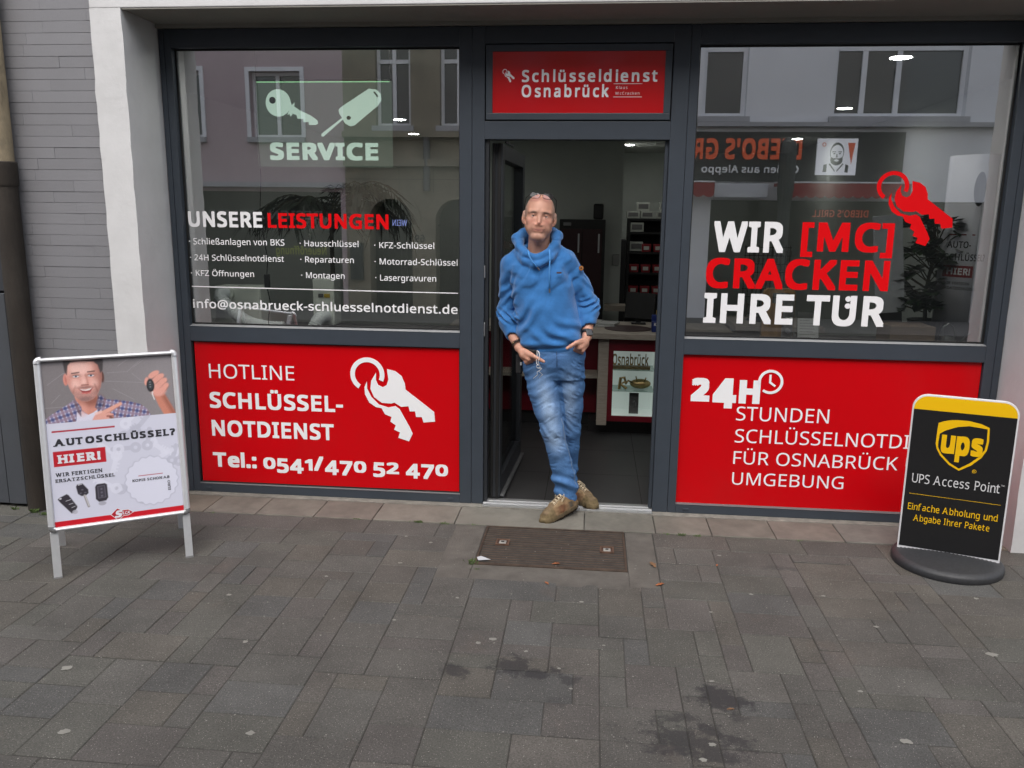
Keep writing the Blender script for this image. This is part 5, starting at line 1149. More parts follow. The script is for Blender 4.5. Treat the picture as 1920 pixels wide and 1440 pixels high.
    MB().box(2.0, 5.70, YO + .001, YO + .07, 2.36, 3.17).build('fascia', mat('anthracite_fascia', (.022, .022, .024), .5), t)
    Mo = mat('orange_letters', (.50, .085, .03), .5, emit=(.8, .12, .04), estr=.12)
    lettering('fascia_lettering', "DIEBO'S GRILL", 4.04, 2.72, 1.75, 3.06, 0, Mo, t, bold=.035, fn=lambda u, v, w: (u, YO + .09 + w, v))
    lettering('fascia_lettering', 'Grillen aus Aleppo', 4.01, 2.50, 2.40, 2.62, 0, M_white, t, bold=.02, fn=lambda u, v, w: (u, YO + .09 + w, v))
    Mq = mat('poster_white', (.85, .86, .9), .5, emit=(.9, .92, 1), estr=.12)
    s = MB().box(4.28, 4.93, YO + .075, YO + .12, 2.47, 3.06).build('portrait_panel', Mq, t)
    ink = mat('portrait_ink', (.03, .04, .045), .6); yy = YO + .1205
    def poly(nm, q, m=ink, k=0):
        link_mesh(nm, [(4.605 + u * .30, yy + k * .0006, 2.765 + v * .29) for u, v in q], [tuple(range(len(q)))], m, s)
    el = lambda cx, cy, rx, ry, n=24, a0=0, a1=360: [(cx + rx * math.cos(math.radians(a0 + (a1 - a0) * i / n)), cy + ry * math.sin(math.radians(a0 + (a1 - a0) * i / n))) for i in range(n + (0 if a1 - a0 == 360 else 1))]
    poly('hair', el(.0, .25, .38, .55), ink, 0); poly('face', el(.0, .2, .34, .46), Mq, 1); poly('beard', el(0, -.2, .33, .27, 20, 180, 360) + [(.33, .0), (.16, -.08), (-.16, -.08), (-.33, .0)], ink, 2)
    poly('mouth_gap', el(0, -.2, .13, .06), Mq, 3); poly('brow', [(-.26, .30), (-.06, .30), (-.06, .26), (-.26, .25)], ink, 3); poly('brow', [(.26, .30), (.06, .30), (.06, .26), (.26, .25)], ink, 3)
    poly('eye', el(-.15, .18, .06, .04, 10), ink, 3); poly('eye', el(.15, .18, .06, .04, 10), ink, 3); poly('nose', [(-.03, .15), (.02, .15), (.06, -.02), (-.05, -.04)], ink, 3)
    poly('brace', [(-.68, -.45), (-.5, -.4), (-.5, -.85), (-.7, -.85)], ink, 1); poly('brace', [(.5, -.4), (.68, -.48), (.66, -.88), (.48, -.86)], ink, 1)
    poly('collar', [(-.4, -.42), (-.05, -.85), (-.05, -.75), (-.34, -.36)], ink, 1); poly('collar', [(.4, -.42), (.05, -.85), (.05, -.75), (.34, -.36)], ink, 1)
    poly('wedge', [(.55, .78), (.95, .78), (.80, -.42)], Mo, 1); poly('ring_mark', el(-.72, .68, .11, .12), Mo, 1); poly('ring_gap', el(-.72, .68, .06, .07), Mq, 2)
    Ma = mat('red_awning_cloth', (.30, .03, .035), .8)
    for a, c in ((1.9, 2.58), (3.62, 5.72)):
        n = int((c - a) / .14); b = MB(); b.box(a, c, YO + .10, YO + .50, 2.27, 2.32)
        for k in range(n):
            x = a + k * (c - a) / n; w = (c - a) / n; b.prism([(x, 2.27), (x, 2.12), (x + w * .25, 2.09), (x + w * .5, 2.08), (x + w * .75, 2.09), (x + w, 2.12), (x + w, 2.27)], lambda u, v, q: (u, YO + .49 + q, v), .006)
        b.build('awning', Ma, t); MB().box(a, c, YO + .10, YO + .51, 2.322, 2.345).build('awning_rail', M_wf, t)
    MB().box(2.62, 3.50, YO + .08, YO + .22, 2.09, 2.32).build('light_box', mat('pale_light_box', (.6, .62, .66), .5), t)
    lettering('glass_lettering', "DIEBO'S GRILL", 5.33, 1.78, 4.39, 1.90, 0, Mo, t, bold=.02, fn=lambda u, v, w: (u, YO - .29 + w, v))
    # grey lamp post on the far pavement
    t = thing('lamp_post', 'dark street lamp post on the far pavement before the restaurant sign', 'lamp post', (3.55, YO + .7, 0))
    b = MB(); b.lathe([(.14, 0), (.14, .5), (.11, .6), (.10, 1.9), (.13, 2.2), (.135, 2.75), (.11, 2.92), (.04, 3.0)], (3.62, YO + 1.0, 0), 14); b.build('post', mat('green_grey_post', (.05, .055, .052), .5), t)
opposite()
# ------------------------------------------------------------------ pavement signs
SERIF_LO = {'A': (0, 1), 'H': (0, 1), 'I': (.5,), 'L': (0,), 'R': (0, 1), 'E': (0,), 'F': (0,), 'T': (.5,), 'K': (0, 1), 'P': (0,), 'N': (0,), 'B': (0,), 'i': (.5,), 'n': (0, 1), 'h': (0, 1), 'r': (0,), 'u': (1,), 'd': (1,), 'k': (0, 1), 'l': (.5,), 'f': (.35,), 'p': ()}
SERIF_HI = {'U': (0, 1), 'H': (0, 1), 'I': (.5,), 'L': (0,), 'E': (0,), 'R': (0,), 'K': (0, 1), 'P': (0,), 'N': (0, 1), 'B': (0,), 'F': (0,), 'W': (0, 1)}
def slab_geo(s, bold=0.0, space=1.0, sw=.085, sh=.045):
    """writing with slab serifs set on the stems"""
    V, F = [], []; n = 0; x = 0.0
    for ch in s:
        if ch == ' ': x += .26 * space; continue
        v, f = text_geo(ch, bold); w0, w1 = v[:, 0].min(), v[:, 0].max(); st = .033 + bold
        V.append(v + np.array([x, 0, 0])); F += [tuple(i + n for i in q) for q in f]; n += len(v)
        for tab, y0, y1 in ((SERIF_LO, -bold, sh), (SERIF_HI, CAP - sh, CAP + bold)):
            for p in tab.get(ch, ()):
                c = w0 + st + p * (w1 - w0 - 2 * st)
                if ch == 'A': c = w0 + .02 + p * (w1 - w0 - .04)
                q = np.array([(c - sw - bold, y0), (c + sw + bold, y0), (c + sw + bold, y1), (c - sw - bold, y1)])
                V.append(np.c_[q[:, 0] + x, q[:, 1], np.full(4, .00088 + .00004 * len(V) % .0003)]); F.append((n, n + 1, n + 2, n + 3)); n += 4
        x += (w1 - w0 + .10 + 2 * bold * .4) * space
    return np.vstack(V), F

class Paint:
    """a printed picture as coloured points of a fine grid"""
    def __init__(s, u0, u1, v0, v1, n, m, col):
        s.u, s.v = np.meshgrid(np.linspace(u0, u1, n), np.linspace(v0, v1, m)); s.c = np.ones((m, n, 3)) * np.array(col); s.n, s.m = n, m
    def lay(s, mask, col, k=1.0):
        a = np.clip(mask, 0, 1)[..., None] * k; s.c = s.c * (1 - a) + np.array(col if not hasattr(col, 'shape') else col) * a
    def ell(s, cx, cy, rx, ry, soft=.003, rot=0.0):
        a = math.radians(rot); dx, dy = s.u - cx, s.v - cy; x = dx * math.cos(a) + dy * math.sin(a); y = -dx * math.sin(a) + dy * math.cos(a)
        return .5 - (np.sqrt((x / rx) ** 2 + (y / ry) ** 2) - 1) * min(rx, ry) / soft
    def seg(s, a, b, r, soft=.003, r2=None):
        ax, ay = a; bx, by = b; dx, dy = bx - ax, by - ay; t = np.clip(((s.u - ax) * dx + (s.v - ay) * dy) / (dx * dx + dy * dy), 0, 1)
        rr = r + ((r2 if r2 is not None else r) - r) * t
        return .5 - (np.hypot(s.u - ax - t * dx, s.v - ay - t * dy) - rr) / soft
    def poly(s, P, soft=.003):
        d = np.full(s.u.shape, 9.0); ins = np.zeros(s.u.shape, bool)
        for (ax, ay), (bx, by) in zip(P, P[1:] + P[:1]):
            dx, dy = bx - ax, by - ay; t = np.clip(((s.u - ax) * dx + (s.v - ay) * dy) / (dx * dx + dy * dy + 1e-12), 0, 1)
            d = np.minimum(d, np.hypot(s.u - ax - t * dx, s.v - ay - t * dy))
            with np.errstate(divide='ignore', invalid='ignore'):
                ins ^= ((ay > s.v) != (by > s.v)) & (s.u < dx * (s.v - ay) / (dy if dy else 1e-12) + ax)
        return .5 + np.where(ins, d, -d) / soft
    def build(s, name, fn, mt, par):
        V = [fn(float(a), float(b), 0) for a, b in zip(s.u.ravel(), s.v.ravel())]; n, m = s.n, s.m
        F = [(j * n + i, j * n + i + 1, (j + 1) * n + i + 1, (j + 1) * n + i) for j in range(m - 1) for i in range(n - 1)]
        o = link_mesh(name, V, F, mt, par)
        ca = o.data.color_attributes.new('ink', 'FLOAT_COLOR', 'POINT'); ca.data.foreach_set('color', np.c_[s.c.reshape(-1, 3), np.ones(n * m)].astype('f').ravel())
        return o
def C3(r, g, b): return srgb(r, g, b)[:3]

def a_board():
    A = Vector((-1.9005, -1.2973, 0)); d = Vector((.84608, .53305, 0)); up = Vector((-.09256, .14692, .98481)); nr = d.cross(up)   # nr looks out of the board's front
    t = thing('a_board', 'white aluminium A-board with a car key poster standing before the grey brick wall', 'A-board', tuple(A + d * .31))
    def fn(u, v, w): return tuple(A + d * u + up * v + nr * w)
    Ma = mat('white_snap_frame', (.66, .67, .69), .28, .35, var=.04, vscale=40, spec=.6)
    u0, u1, v0, v1, w = .0, .637, .222, 1.066, .031
    def rail(nm, a, b):
        m = MB(); m.tube([fn(*a), fn(*b)], w / 2, 14, flat=(1, .62)); o = m.build(nm, Ma, t); return auto_smooth(o, 50)
    c = w / 2
    rail('frame_bar', (u0 + .022, v1 - c, -.004), (u1 - .022, v1 - c, -.004)); rail('frame_bar', (u0 + .022, v0 + c, -.004), (u1 - .022, v0 + c, -.004))
    rail('frame_bar', (u0 + c, v0 + .022, -.004), (u0 + c, v1 - .022, -.004)); rail('frame_bar', (u1 - c, v0 + .022, -.004), (u1 - c, v1 - .022, -.004))
    Mk = mat('chrome_corner', (.42, .43, .44), .25, .7)
    for cu, cv, a0 in ((u0 + .022 + c * .4, v1 - .022 - c * .4, 90), (u1 - .022 - c * .4, v1 - .022 - c * .4, 0), (u0 + .022 + c * .4, v0 + .022 + c * .4, 180), (u1 - .022 - c * .4, v0 + .022 + c * .4, 270)):
        r_ = .0127; m = MB(); m.tube([fn(cu + r_ * math.cos(math.radians(a0 + 15 * i)), cv + r_ * math.sin(math.radians(a0 + 15 * i)), -.004) for i in range(-1, 8)], w / 2 * 1.05, 12); auto_smooth(m.build('corner_cap', Ma if a0 < 100 else Mk, t), 60)
    for u in (.005, .597):
        m = MB(); m.prism([(u, .0), (u + .036, .0), (u + .036, .225), (u, .225)], lambda a, b, q: fn(a, b, q - .018), .014); g = m.build('leg', mat('brushed_leg', (.62, .63, .64), .4, .5, var=.05, vscale=30), t, bevel=.002)
        m = MB(); m.prism([(u - .001, -.001), (u + .037, -.001), (u + .037, .008), (u - .001, .008)], lambda a, b, q: fn(a, b, q - .019), .016); m.build('foot_cap', mat('grey_plastic', (.2, .2, .2), .5), g)
    # rear half of the board, folded out behind
    up2 = Vector((.0926 * 2.2, -.1469 * 2.2, .93)).normalized(); top = A + up * 1.05 - nr * .03
    for u in (.012, .600):
        m = MB(); p = top + d * u; q = p + Vector((-.12, .19, -1.0)) * 1.034
        ax = d * .034; th = Vector((0, .0, .012)) + nr * .006
        v = [p, p + ax, p + ax - nr * .014, p - nr * .014, q, q + ax, q + ax - nr * .014, q - nr * .014]; m.add(v, [(0, 1, 2, 3), (7, 6, 5, 4), (0, 4, 5, 1), (1, 5, 6, 2), (2, 6, 7, 3), (3, 7, 4, 0)]); m.build('rear_leg', Ma, t)
    m = MB(); m.prism([(u0 + .015, v0 + .012), (u1 - .015, v0 + .012), (u1 - .015, v1 - .012), (u0 + .015, v1 - .012)], lambda a, b, q: fn(a, b, -.012 + q), .004); m.build('back_plate', mat('grey_back', (.3, .3, .3), .5), t)
    # ---- the poster
    Mp = mat('poster_print', (.5, .5, .5), .35, attr='ink', spec=.45)
    W = .0
    pu0, pu1, pv0, pv1, vm = .020, .617, .240, 1.048, .7445
    P = Paint(pu0, pu1, vm, pv1, 250, 128, C3(128, 123, 125))
    P.lay(np.clip((P.u - .25) * 1.2, 0, .35), C3(160, 156, 160))
    for a, b in (((.05, .93), (.12, .98)), ((.12, .98), (.15, .98)), ((.03, .82), (.15, .82)), ((.06, .84), (.10, .88)), ((.31, .97), (.40, .97)), ((.40, .97), (.47, 1.03)), ((.30, .93), (.47, .91)), ((.33, .89), (.42, .83)), ((.36, 1.0), (.42, 1.04)), ((.43, .99), (.50, 1.04)), ((.42, .96), (.46, .92))):
        P.lay(P.seg(a, b, .0008, .003), C3(172, 168, 172), .6)
    skin, skin_d, skin_l = C3(222, 164, 152), C3(164, 104, 92), C3(240, 198, 188)
    # shirt with checks
    sh = P.poly([(.018, .735), (.028, .765), (.050, .783), (.081, .803), (.120, .825), (.157, .848), (.19, .80), (.25, .79), (.274, .862), (.300, .840), (.345, .834), (.400, .822), (.450, .803), (.478, .775), (.495, .735)])
    a_ = P.u * .95 - P.v * .25 * np.sign(P.u - .22); b_ = P.v * .95 + P.u * .25 * np.sign(P.u - .22)
    plaid = np.ones(P.c.shape) * np.array(C3(196, 194, 216))
    for w_, colr, per, ph in ((a_, C3(62, 74, 132), .0330, 0), (b_, C3(48, 58, 116), .0330, 0), (a_, C3(128, 88, 92), .0330, .016), (b_, C3(150, 128, 150), .0330, .016)):
        q = np.abs(((w_ + ph) / per) % 1 - .5) * 2; mk = np.clip((.42 - q) * 6, 0, 1)[..., None] * .72; plaid = plaid * (1 - mk) + np.array(colr) * mk
    P.lay(sh, plaid)
    P.lay(P.poly([(.168, .81), (.205, .775), (.252, .80), (.262, .735), (.158, .735)]), C3(214, 212, 228))
    P.lay(P.poly([(.160, .865), (.258, .87), (.262, .80), (.236, .782), (.212, .772), (.175, .815)]), C3(206, 142, 126)); P.lay(P.ell(.232, .842, .045, .028, .03), C3(128, 78, 68), .8); P.lay(P.ell(.190, .80, .02, .03, .02), C3(222, 162, 148), .6)
    P.lay(P.poly([(.150, .848), (.163, .850), (.186, .812), (.182, .765), (.160, .80)]), plaid * .72); P.lay(P.poly([(.276, .868), (.262, .858), (.244, .806), (.262, .786), (.290, .82)]), plaid * .6)
    # head
    P.lay(P.ell(.1285, .950, .010, .028), C3(214, 142, 130)); P.lay(P.ell(.131, .950, .005, .018, .006), C3(180, 104, 92), .7); P.lay(P.ell(.288, .952, .008, .028), C3(98, 66, 60))
    face = np.minimum(P.poly([(.131, 1.03), (.131, .975), (.137, .93), (.148, .893), (.166, .860), (.190, .841), (.215, .838), (.240, .848), (.262, .872), (.277, .905), (.285, .95), (.287, 1.03), (.26, 1.07), (.15, 1.07)], .006), 9)
    P.lay(face, skin); fm = np.clip(face, 0, 1)
    def f(mask, colr, k): P.lay(np.clip(mask, 0, 1) * fm, colr, k)
    f(P.ell(.19, 1.00, .05, .035, .03), skin_l, .8); f(P.ell(.165, .925, .025, .02, .02), skin_l, .7); f((P.u - .240) / .045, C3(138, 86, 76), .85); f(P.ell(.142, .93, .012, .05, .02), C3(196, 130, 118), .6); f(P.ell(.25, .925, .016, .018, .02), skin_l, .45)
    st = np.clip(.5 + (.885 - P.v + .25 * np.abs(P.u - .21)) / .03, 0, 1) * .8; f(st * (.75 + .5 * np.random.default_rng(3).random(P.u.shape)), C3(130, 104, 102), .62); f(P.ell(.212, .907, .034, .007, .008), C3(128, 92, 88), .75); f(P.ell(.207, .850, .034, .012, .012), C3(112, 90, 90), .55)
    f(P.seg((.168, .915), (.150, .872), .002, .010), C3(150, 92, 78), .6); f(P.seg((.252, .918), (.262, .885), .002, .010), C3(130, 78, 66), .7)
    for ex in (.174, .239):
        f(P.ell(ex, .966, .020, .010, .012), C3(150, 98, 86), .7); f(P.ell(ex, .9625, .0125, .0048, .003), C3(226, 224, 228), 1); f(P.ell(ex, .9628, .0050, .0050, .002), C3(78, 100, 124), 1); f(P.ell(ex, .9628, .002, .002, .001), C3(20, 20, 25), 1)
        f(P.seg((ex - .013, .966), (ex + .012, .966), .0012, .003), C3(60, 40, 36), .9)
    f(P.seg((.157, .978), (.188, .981), .0028, .004), C3(62, 44, 40), .9); f(P.seg((.226, .981), (.256, .983), .0028, .004), C3(62, 44, 40), .9)
    f(P.seg((.216, .968), (.222, .928), .003, .009), skin_d, .6); f(P.ell(.206, .935, .010, .018, .012), skin_l, .7); f(P.seg((.196, .9185), (.224, .919), .0028, .005), C3(132, 74, 64), .9)
    f(P.poly([(.180, .903), (.195, .899), (.21, .8975), (.228, .899), (.244, .905), (.232, .885), (.214, .874), (.196, .882)], .004), C3(150, 62, 62), 1); f(P.poly([(.184, .901), (.21, .8965), (.240, .903), (.228, .892), (.212, .889), (.196, .892)], .003), C3(228, 214, 212), 1); f(P.seg((.195, .879), (.230, .879), .003, .005), C3(206, 118, 112), .9)
    hair = np.maximum(P.poly([(.126, 1.06), (.124, 1.02), (.129, .985), (.136, .972), (.142, 1.015), (.155, 1.033), (.20, 1.036), (.255, 1.030), (.272, 1.012), (.281, .972), (.292, .985), (.297, 1.03), (.29, 1.06)], .006), -9); P.lay(hair, C3(66, 62, 64)); P.lay(np.minimum(hair, .5 + .5 * np.sin(P.u * 900 + 60 * np.sin(P.v * 90))), C3(96, 90, 90), .5); P.lay(np.minimum(hair, P.seg((.14, 1.03), (.25, 1.045), .004, .02)), C3(112, 104, 102), .6)
    # pointing hand, forearm and fist with the key
    P.lay(P.poly([(.225, .738), (.238, .765), (.262, .786), (.30, .780), (.322, .762), (.318, .738)], .006), skin); P.lay(P.seg((.275, .772), (.357, .814), .0125, .004, .0075), C3(224, 166, 150)); P.lay(P.seg((.29, .770), (.352, .803), .0015, .005), skin_d, .6)
    for k in range(3): P.lay(P.seg((.292 + k * .004, .768 - k * .010), (.318, .764 - k * .008), .0052, .004), skin_d if k % 2 else skin, .95)
    P.lay(P.seg((.308, .752), (.32, .742), .006, .006), C3(90, 52, 48), .8); P.lay(P.seg((.245, .775), (.268, .782), .006, .004), skin_l, .7)
    P.lay(P.poly([(.512, .845), (.560, .850), (.588, .79), (.612, .735), (.555, .735), (.530, .79)], .006), C3(200, 132, 112)); P.lay(P.poly([(.548, .835), (.564, .842), (.612, .735), (.592, .735)], .02), C3(140, 86, 72), .8)
    P.lay(P.ell(.535, .885, .040, .047, .008), skin)
    for cx, cy, rr_, an in ((.519, .947, .020, 30), (.540, .928, .021, 35), (.555, .905, .020, 40), (.566, .880, .017, 50), (.484, .915, .014, 80)):
        P.lay(P.ell(cx, cy, rr_ * 1.45, rr_ * .72, .004, an), C3(222, 160, 146)); P.lay(P.ell(cx + .006, cy - .013, rr_ * 1.2, .0025, .006, an), skin_d, .8)
    P.lay(P.ell(.535, .862, .03, .022, .02), C3(224, 160, 146), .8); P.lay(P.ell(.500, .893, .018, .033, .004), C3(40, 42, 46)); P.lay(P.ell(.500, .896, .012, .024, .004), C3(66, 70, 74), .8)
    for k in range(3): P.lay(P.ell(.499, .91 - k * .012, .004, .003, .002), C3(130, 134, 138))
    P.lay(P.seg((.505, .852), (.5125, .822), .0022, .002), C3(224, 222, 220)); P.lay(P.ell(.507, .858, .004, .004, .002), C3(210, 210, 210))
    P.c *= (1 + .035 * np.random.default_rng(5).normal(size=P.u.shape))[..., None]
    P.build('poster_photo', lambda u, v, w: fn(u, v, -.0068), Mp, t)
    # lower half: pale ground with a ghost pattern of keys
    Q = Paint(pu0, pu1, pv0, vm, 250, 212, C3(206, 207, 222))
    rr = random.Random(8); gh = np.zeros(Q.u.shape)
    for k in range(16):
        cx, cy, an = rr.uniform(.30, .62), rr.uniform(.28, .73), rr.uniform(0, 6.28); L_ = rr.uniform(.07, .12); ex, ey = cx + L_ * math.cos(an), cy + L_ * math.sin(an)
        m_ = np.maximum(Q.ell(cx, cy, .026, .026, .003), Q.seg((cx, cy), (ex, ey), .011, .003)); m_ = np.minimum(m_, -Q.ell(cx, cy, .009, .009, .003) + 1)
        for z in range(3): m_ = np.maximum(m_, Q.seg((cx + (ex - cx) * (.6 + .15 * z), cy + (ey - cy) * (.6 + .15 * z)), (cx + (ex - cx) * (.6 + .15 * z) - math.sin(an) * .018, cy + (ey - cy) * (.6 + .15 * z) + math.cos(an) * .018), .004, .003))
        Q.lay(m_, C3(186, 187, 202) if k % 2 else C3(219, 220, 234), .75)
    ang = np.arctan2(Q.v - .418, Q.u - .470); rad = np.hypot(Q.u - .470, Q.v - .418)
    bd = .118 + .0035 * np.cos(ang * 20); Q.lay(.5 - (rad - bd - .004) / .010, C3(176, 177, 194), .8); Q.lay(.5 - (rad - bd) / .002, C3(216, 217, 232))
    Q.lay(Q.poly([(.01, .2725), (.63, .2725), (.63, .23), (.01, .23)], .001), C3(196, 26, 40))
    Q.lay(Q.poly([(.050, .7085), (.324, .7085), (.324, .6995), (.050, .6995)], .001), C3(170, 36, 52)); Q.lay(Q.poly([(.048, .6085), (.274, .6085), (.274, .536), (.048, .536)], .001), C3(184, 34, 46)); Q.lay(Q.poly([(.409, .4485), (.523, .4485), (.523, .4455), (.409, .4455)], .0012), C3(170, 30, 44))
    # three printed car keys
    dk, md = C3(56, 52, 60), C3(104, 102, 112)
    Q.lay(Q.poly([(.050, .379), (.058, .386), (.090, .400), (.098, .394), (.131, .335), (.129, .327), (.112, .305), (.104, .304), (.060, .362)], .003), dk); Q.lay(Q.ell(.119, .309, .012, .010, .002), C3(176, 176, 186), .8)
    for a, b in (((.084, .367), (.104, .371)), ((.096, .349), (.114, .353)), ((.107, .332), (.122, .337))): Q.lay(Q.seg(a, b, .0012, .0015), C3(196, 196, 204))
    Q.lay(Q.ell(.062, .381, .005, .004, .002), C3(210, 210, 216))
    Q.lay(Q.poly([(.132, .430), (.138, .440), (.160, .443), (.166, .436), (.184, .410), (.184, .392), (.170, .381), (.152, .382), (.138, .394)], .003), dk); Q.lay(Q.seg((.166, .383), (.180, .328), .0055, .002), C3(150, 146, 148)); Q.lay(Q.seg((.168, .383), (.181, .330), .0018, .002), C3(206, 204, 204))
    Q.lay(Q.seg((.142, .437), (.157, .439), .0018, .001), C3(200, 200, 206)); [Q.lay(Q.ell(x, y, .005, .003, .002), md) for x, y in ((.158, .412), (.150, .396), (.170, .397))]
    Q.lay(Q.poly([(.214, .418), (.222, .430), (.258, .432), (.267, .424), (.268, .36), (.258, .346), (.226, .343), (.213, .358)], .003), dk); Q.lay(Q.poly([(.224, .420), (.257, .422), (.259, .362), (.224, .360)], .003), md); Q.lay(Q.poly([(.227, .417), (.254, .419), (.256, .365), (.227, .363)], .003), C3(66, 62, 72)); Q.lay(Q.ell(.240, .334, .017, .010, .002), C3(170, 170, 182)); [Q.lay(Q.ell(.241, y, .005, .005, .002), md) for y in (.405, .388, .371)]
    Q.build('poster_print', lambda u, v, w: fn(u, v, -.0068), Mp, t)
    Mi, Mw = mat('poster_black_ink', (.025, .025, .032), .45), mat('poster_white_ink', (.72, .72, .76), .45)
    ff = lambda u, v, w: fn(u, v, -.0064 + w)
    for s, a, b, c_, e, m_, bo in (('AUTOSCHLÜSSEL?', .052, .596, .634, .668, Mi, .045), ('HIER!', .064, .250, .550, .591, Mw, .050), ('WIR FERTIGEN', .050, .253, .4875, .5055, Mi, .024), ('ERSATZSCHLÜSSEL', .047, .306, .4600, .4760, Mi, .026), ('KOPIE SCHON AB', .380, .552, .4200, .4325, Mi, .020)):
        lettering('poster_lettering', s, a, c_, b, e, 0, m_, t, bold=bo, fn=ff, slab=slab_geo)
    lettering('poster_lettering', 'EURO', .358, -.553, .408, -.541, 0, Mi, t, bold=.01, fn=lambda u, v, w: fn(-v, u, -.0064 + w), slab=slab_geo)
    m = MB(); m.add([ff(u, v, .0003) for u, v in ((.270, .273), (.303, .302), (.322, .290), (.352, .290), (.376, .272), (.352, .259), (.330, .259), (.303, .240))], [tuple(range(8))]); m.build('maker_logo', Mw, t)
    m = MB(); m.add([ff(u, v, .0007) for u, v in ((.274, .273), (.303, .299), (.321, .287), (.351, .287), (.371, .272), (.351, .262), (.329, .262), (.303, .243))], [tuple(range(8))]); m.build('maker_logo_ground', mat('logo_red', (.42, .012, .025), .4), t)
    lettering('maker_lettering', 'S', .288, .254, .318, .289, 0, Mw, t, bold=.05, fn=lambda u, v, w: ff(u, v, .0010 + w), shear=.25, slab=slab_geo); lettering('maker_lettering', 'ILCA', .318, .266, .356, .281, 0, Mw, t, bold=.03, fn=lambda u, v, w: ff(u, v, .0010 + w), shear=.25)
a_board()

def parcel_sign():
    A = Vector((2.26477, -.47226, .06)); d = Vector((.942615, -.333882, 0)); n = Vector((-.333882, -.942615, 0)); W, H, r_ = .4705, .815, .072
    t = thing('parcel_point_sign', 'black and yellow parcel point sign on a ribbed black rubber foot, right of the door', 'sign', tuple(A + d * .235 - Vector((0, 0, .06))))
    def fn(u, z, w=0): p = A + d * u + n * w; return (p.x, p.y, z)
    def rounded(g):
        q = [(g, .045), (W - g, .045)]; R_ = r_ - g; zt = .06 + H - g
        q += [(W - g - R_ + R_ * math.cos(math.radians(9 * i)), zt - R_ + R_ * math.sin(math.radians(9 * i))) for i in range(11)] + [(g + R_ + R_ * math.cos(math.radians(90 + 9 * i)), zt - R_ + R_ * math.sin(math.radians(90 + 9 * i))) for i in range(11)]
        return q
    MB().prism(rounded(0), lambda u, v, w: fn(u, v, -w), .022).build('board', mat('white_sign_edge', (.68, .68, .70), .4), t, bevel=.002)
    Mb, My = mat('black_sign_film', (.012, .012, .013), .35, var=.1, vscale=60), mat('yellow_sign_film', (.85, .50, .004), .35)
    q = rounded(.008); zb = .797
    lo = [p for p in q if p[1] < .79]; lo = [(.008, .062), (W - .008, .062), (W - .008, zb), (.008, zb)]
    m = MB(); m.add([fn(u, v, .0012) for u, v in lo], [(0, 1, 2, 3)]); m.build('black_face', Mb, t)
    q = [(.008, zb), (W - .008, zb)] + [p for p in q if p[1] > zb]; m = MB(); m.add([fn(u, v, .0012) for u, v in q], [tuple(range(len(q)))]); m.build('yellow_band', My, t)
    outer = [(.1261, .736), (.1501, .748), (.18, .756), (.2082, .7602), (.2602, .761), (.3128, .7521), (.351, .7363), (.3556, .6666), (.3511, .6204), (.3318, .5796), (.2912, .5354), (.2404, .5009), (.1933, .5254), (.1486, .5699), (.1304, .6025), (.1237, .6289), (.1244, .7065)]
    inner = [(.1371, .681), (.1616, .7018), (.2119, .7248), (.2629, .7353), (.343, .7286), (.3461, .6654), (.3412, .6229), (.3215, .5858), (.2835, .5459), (.2391, .5124), (.1954, .5374), (.1544, .5785), (.1363, .6111), (.1348, .6381)]
    m = MB(); m.add([fn(u, v, .0018) for u, v in outer], [tuple(range(len(outer)))]); e = m.build('shield_emblem', My, t)
    m = MB(); m.add([fn(u, v, .0024) for u, v in inner], [tuple(range(len(inner)))]); m.build('shield_ground', Mb, e)
    ff = lambda u, v, w: fn(u, v, .0030 + w)
    for s, a, c_, b, e_ in (('u', .1480, .5830, .2100, .6790), ('p', .2150, .5440, .2745, .6800), ('s', .2820, .5830, .3330, .6790)): lettering('emblem_letter', s, a, c_, b, e_, 0, My, e, bold=.045, fn=ff, full=True)
    Mw, fl = mat('grey_white_film', (.62, .62, .63), .45), lambda u, v, w: fn(u, v, .0018 + w)
    lettering('sign_lettering', 'UPS Access Point', .0333, .4110, .4280, .4590, 0, Mw, t, bold=.002, fn=fl, slab=lambda s, b, sp: slab_geo(s, b, sp, .06, .03))
    lettering('sign_lettering', 'TM', .4317, .4470, .4460, .4560, 0, Mw, t, fn=fl)
    lettering('sign_lettering', 'Einfache Abholung und', .0290, .2640, .4370, .2990, 0, My, t, bold=.004, fn=fl, slab=lambda s, b, sp: slab_geo(s, b, sp, .06, .03)); lettering('sign_lettering', 'Abgabe Ihrer Pakete', .0608, .2060, .4070, .2400, 0, My, t, bold=.004, fn=fl, slab=lambda s, b, sp: slab_geo(s, b, sp, .06, .03))
    m = MB(); m.add([fn(u, v, .0018) for u, v in ((.0294, .3492), (.441, .3499), (.441, .3519), (.0294, .3512))], [(0, 1, 2, 3)]); m.build('rule', My, t)
    ring = [(.3087 + .0095 * math.cos(i * math.pi / 10), .507 + .0095 * math.sin(i * math.pi / 10)) for i in range(20)]; ri = [(.3087 + (u - .3087) * .78, .507 + (v - .507) * .78) for u, v in ring]
    m = MB(); m.add([fn(u, v, .0018) for u, v in ring + ri], [(i, (i + 1) % 20, 20 + (i + 1) % 20, 20 + i) for i in range(20)]); m.build('trade_mark_ring', My, t)
    lettering('trade_mark_letter', 'R', .3045, .502, .3130, .512, 0, My, t, fn=fl)
    # rubber foot: a shallow oval dome with concentric ribs
    prof = [(.0, .060)]; k = 13
    for i in range(1, k * 2 + 1):
        x = i / (k * 2) * .93; prof.append((x, .060 - .016 * x ** 2 + (.0016 if i % 2 else -.0016)))
    prof += [(.955, .041), (.985, .035), (1.0, .026), (1.0, .006), (.99, 0)]
    V, F = [], []; n_ = 72; ctr = A + d * .2352
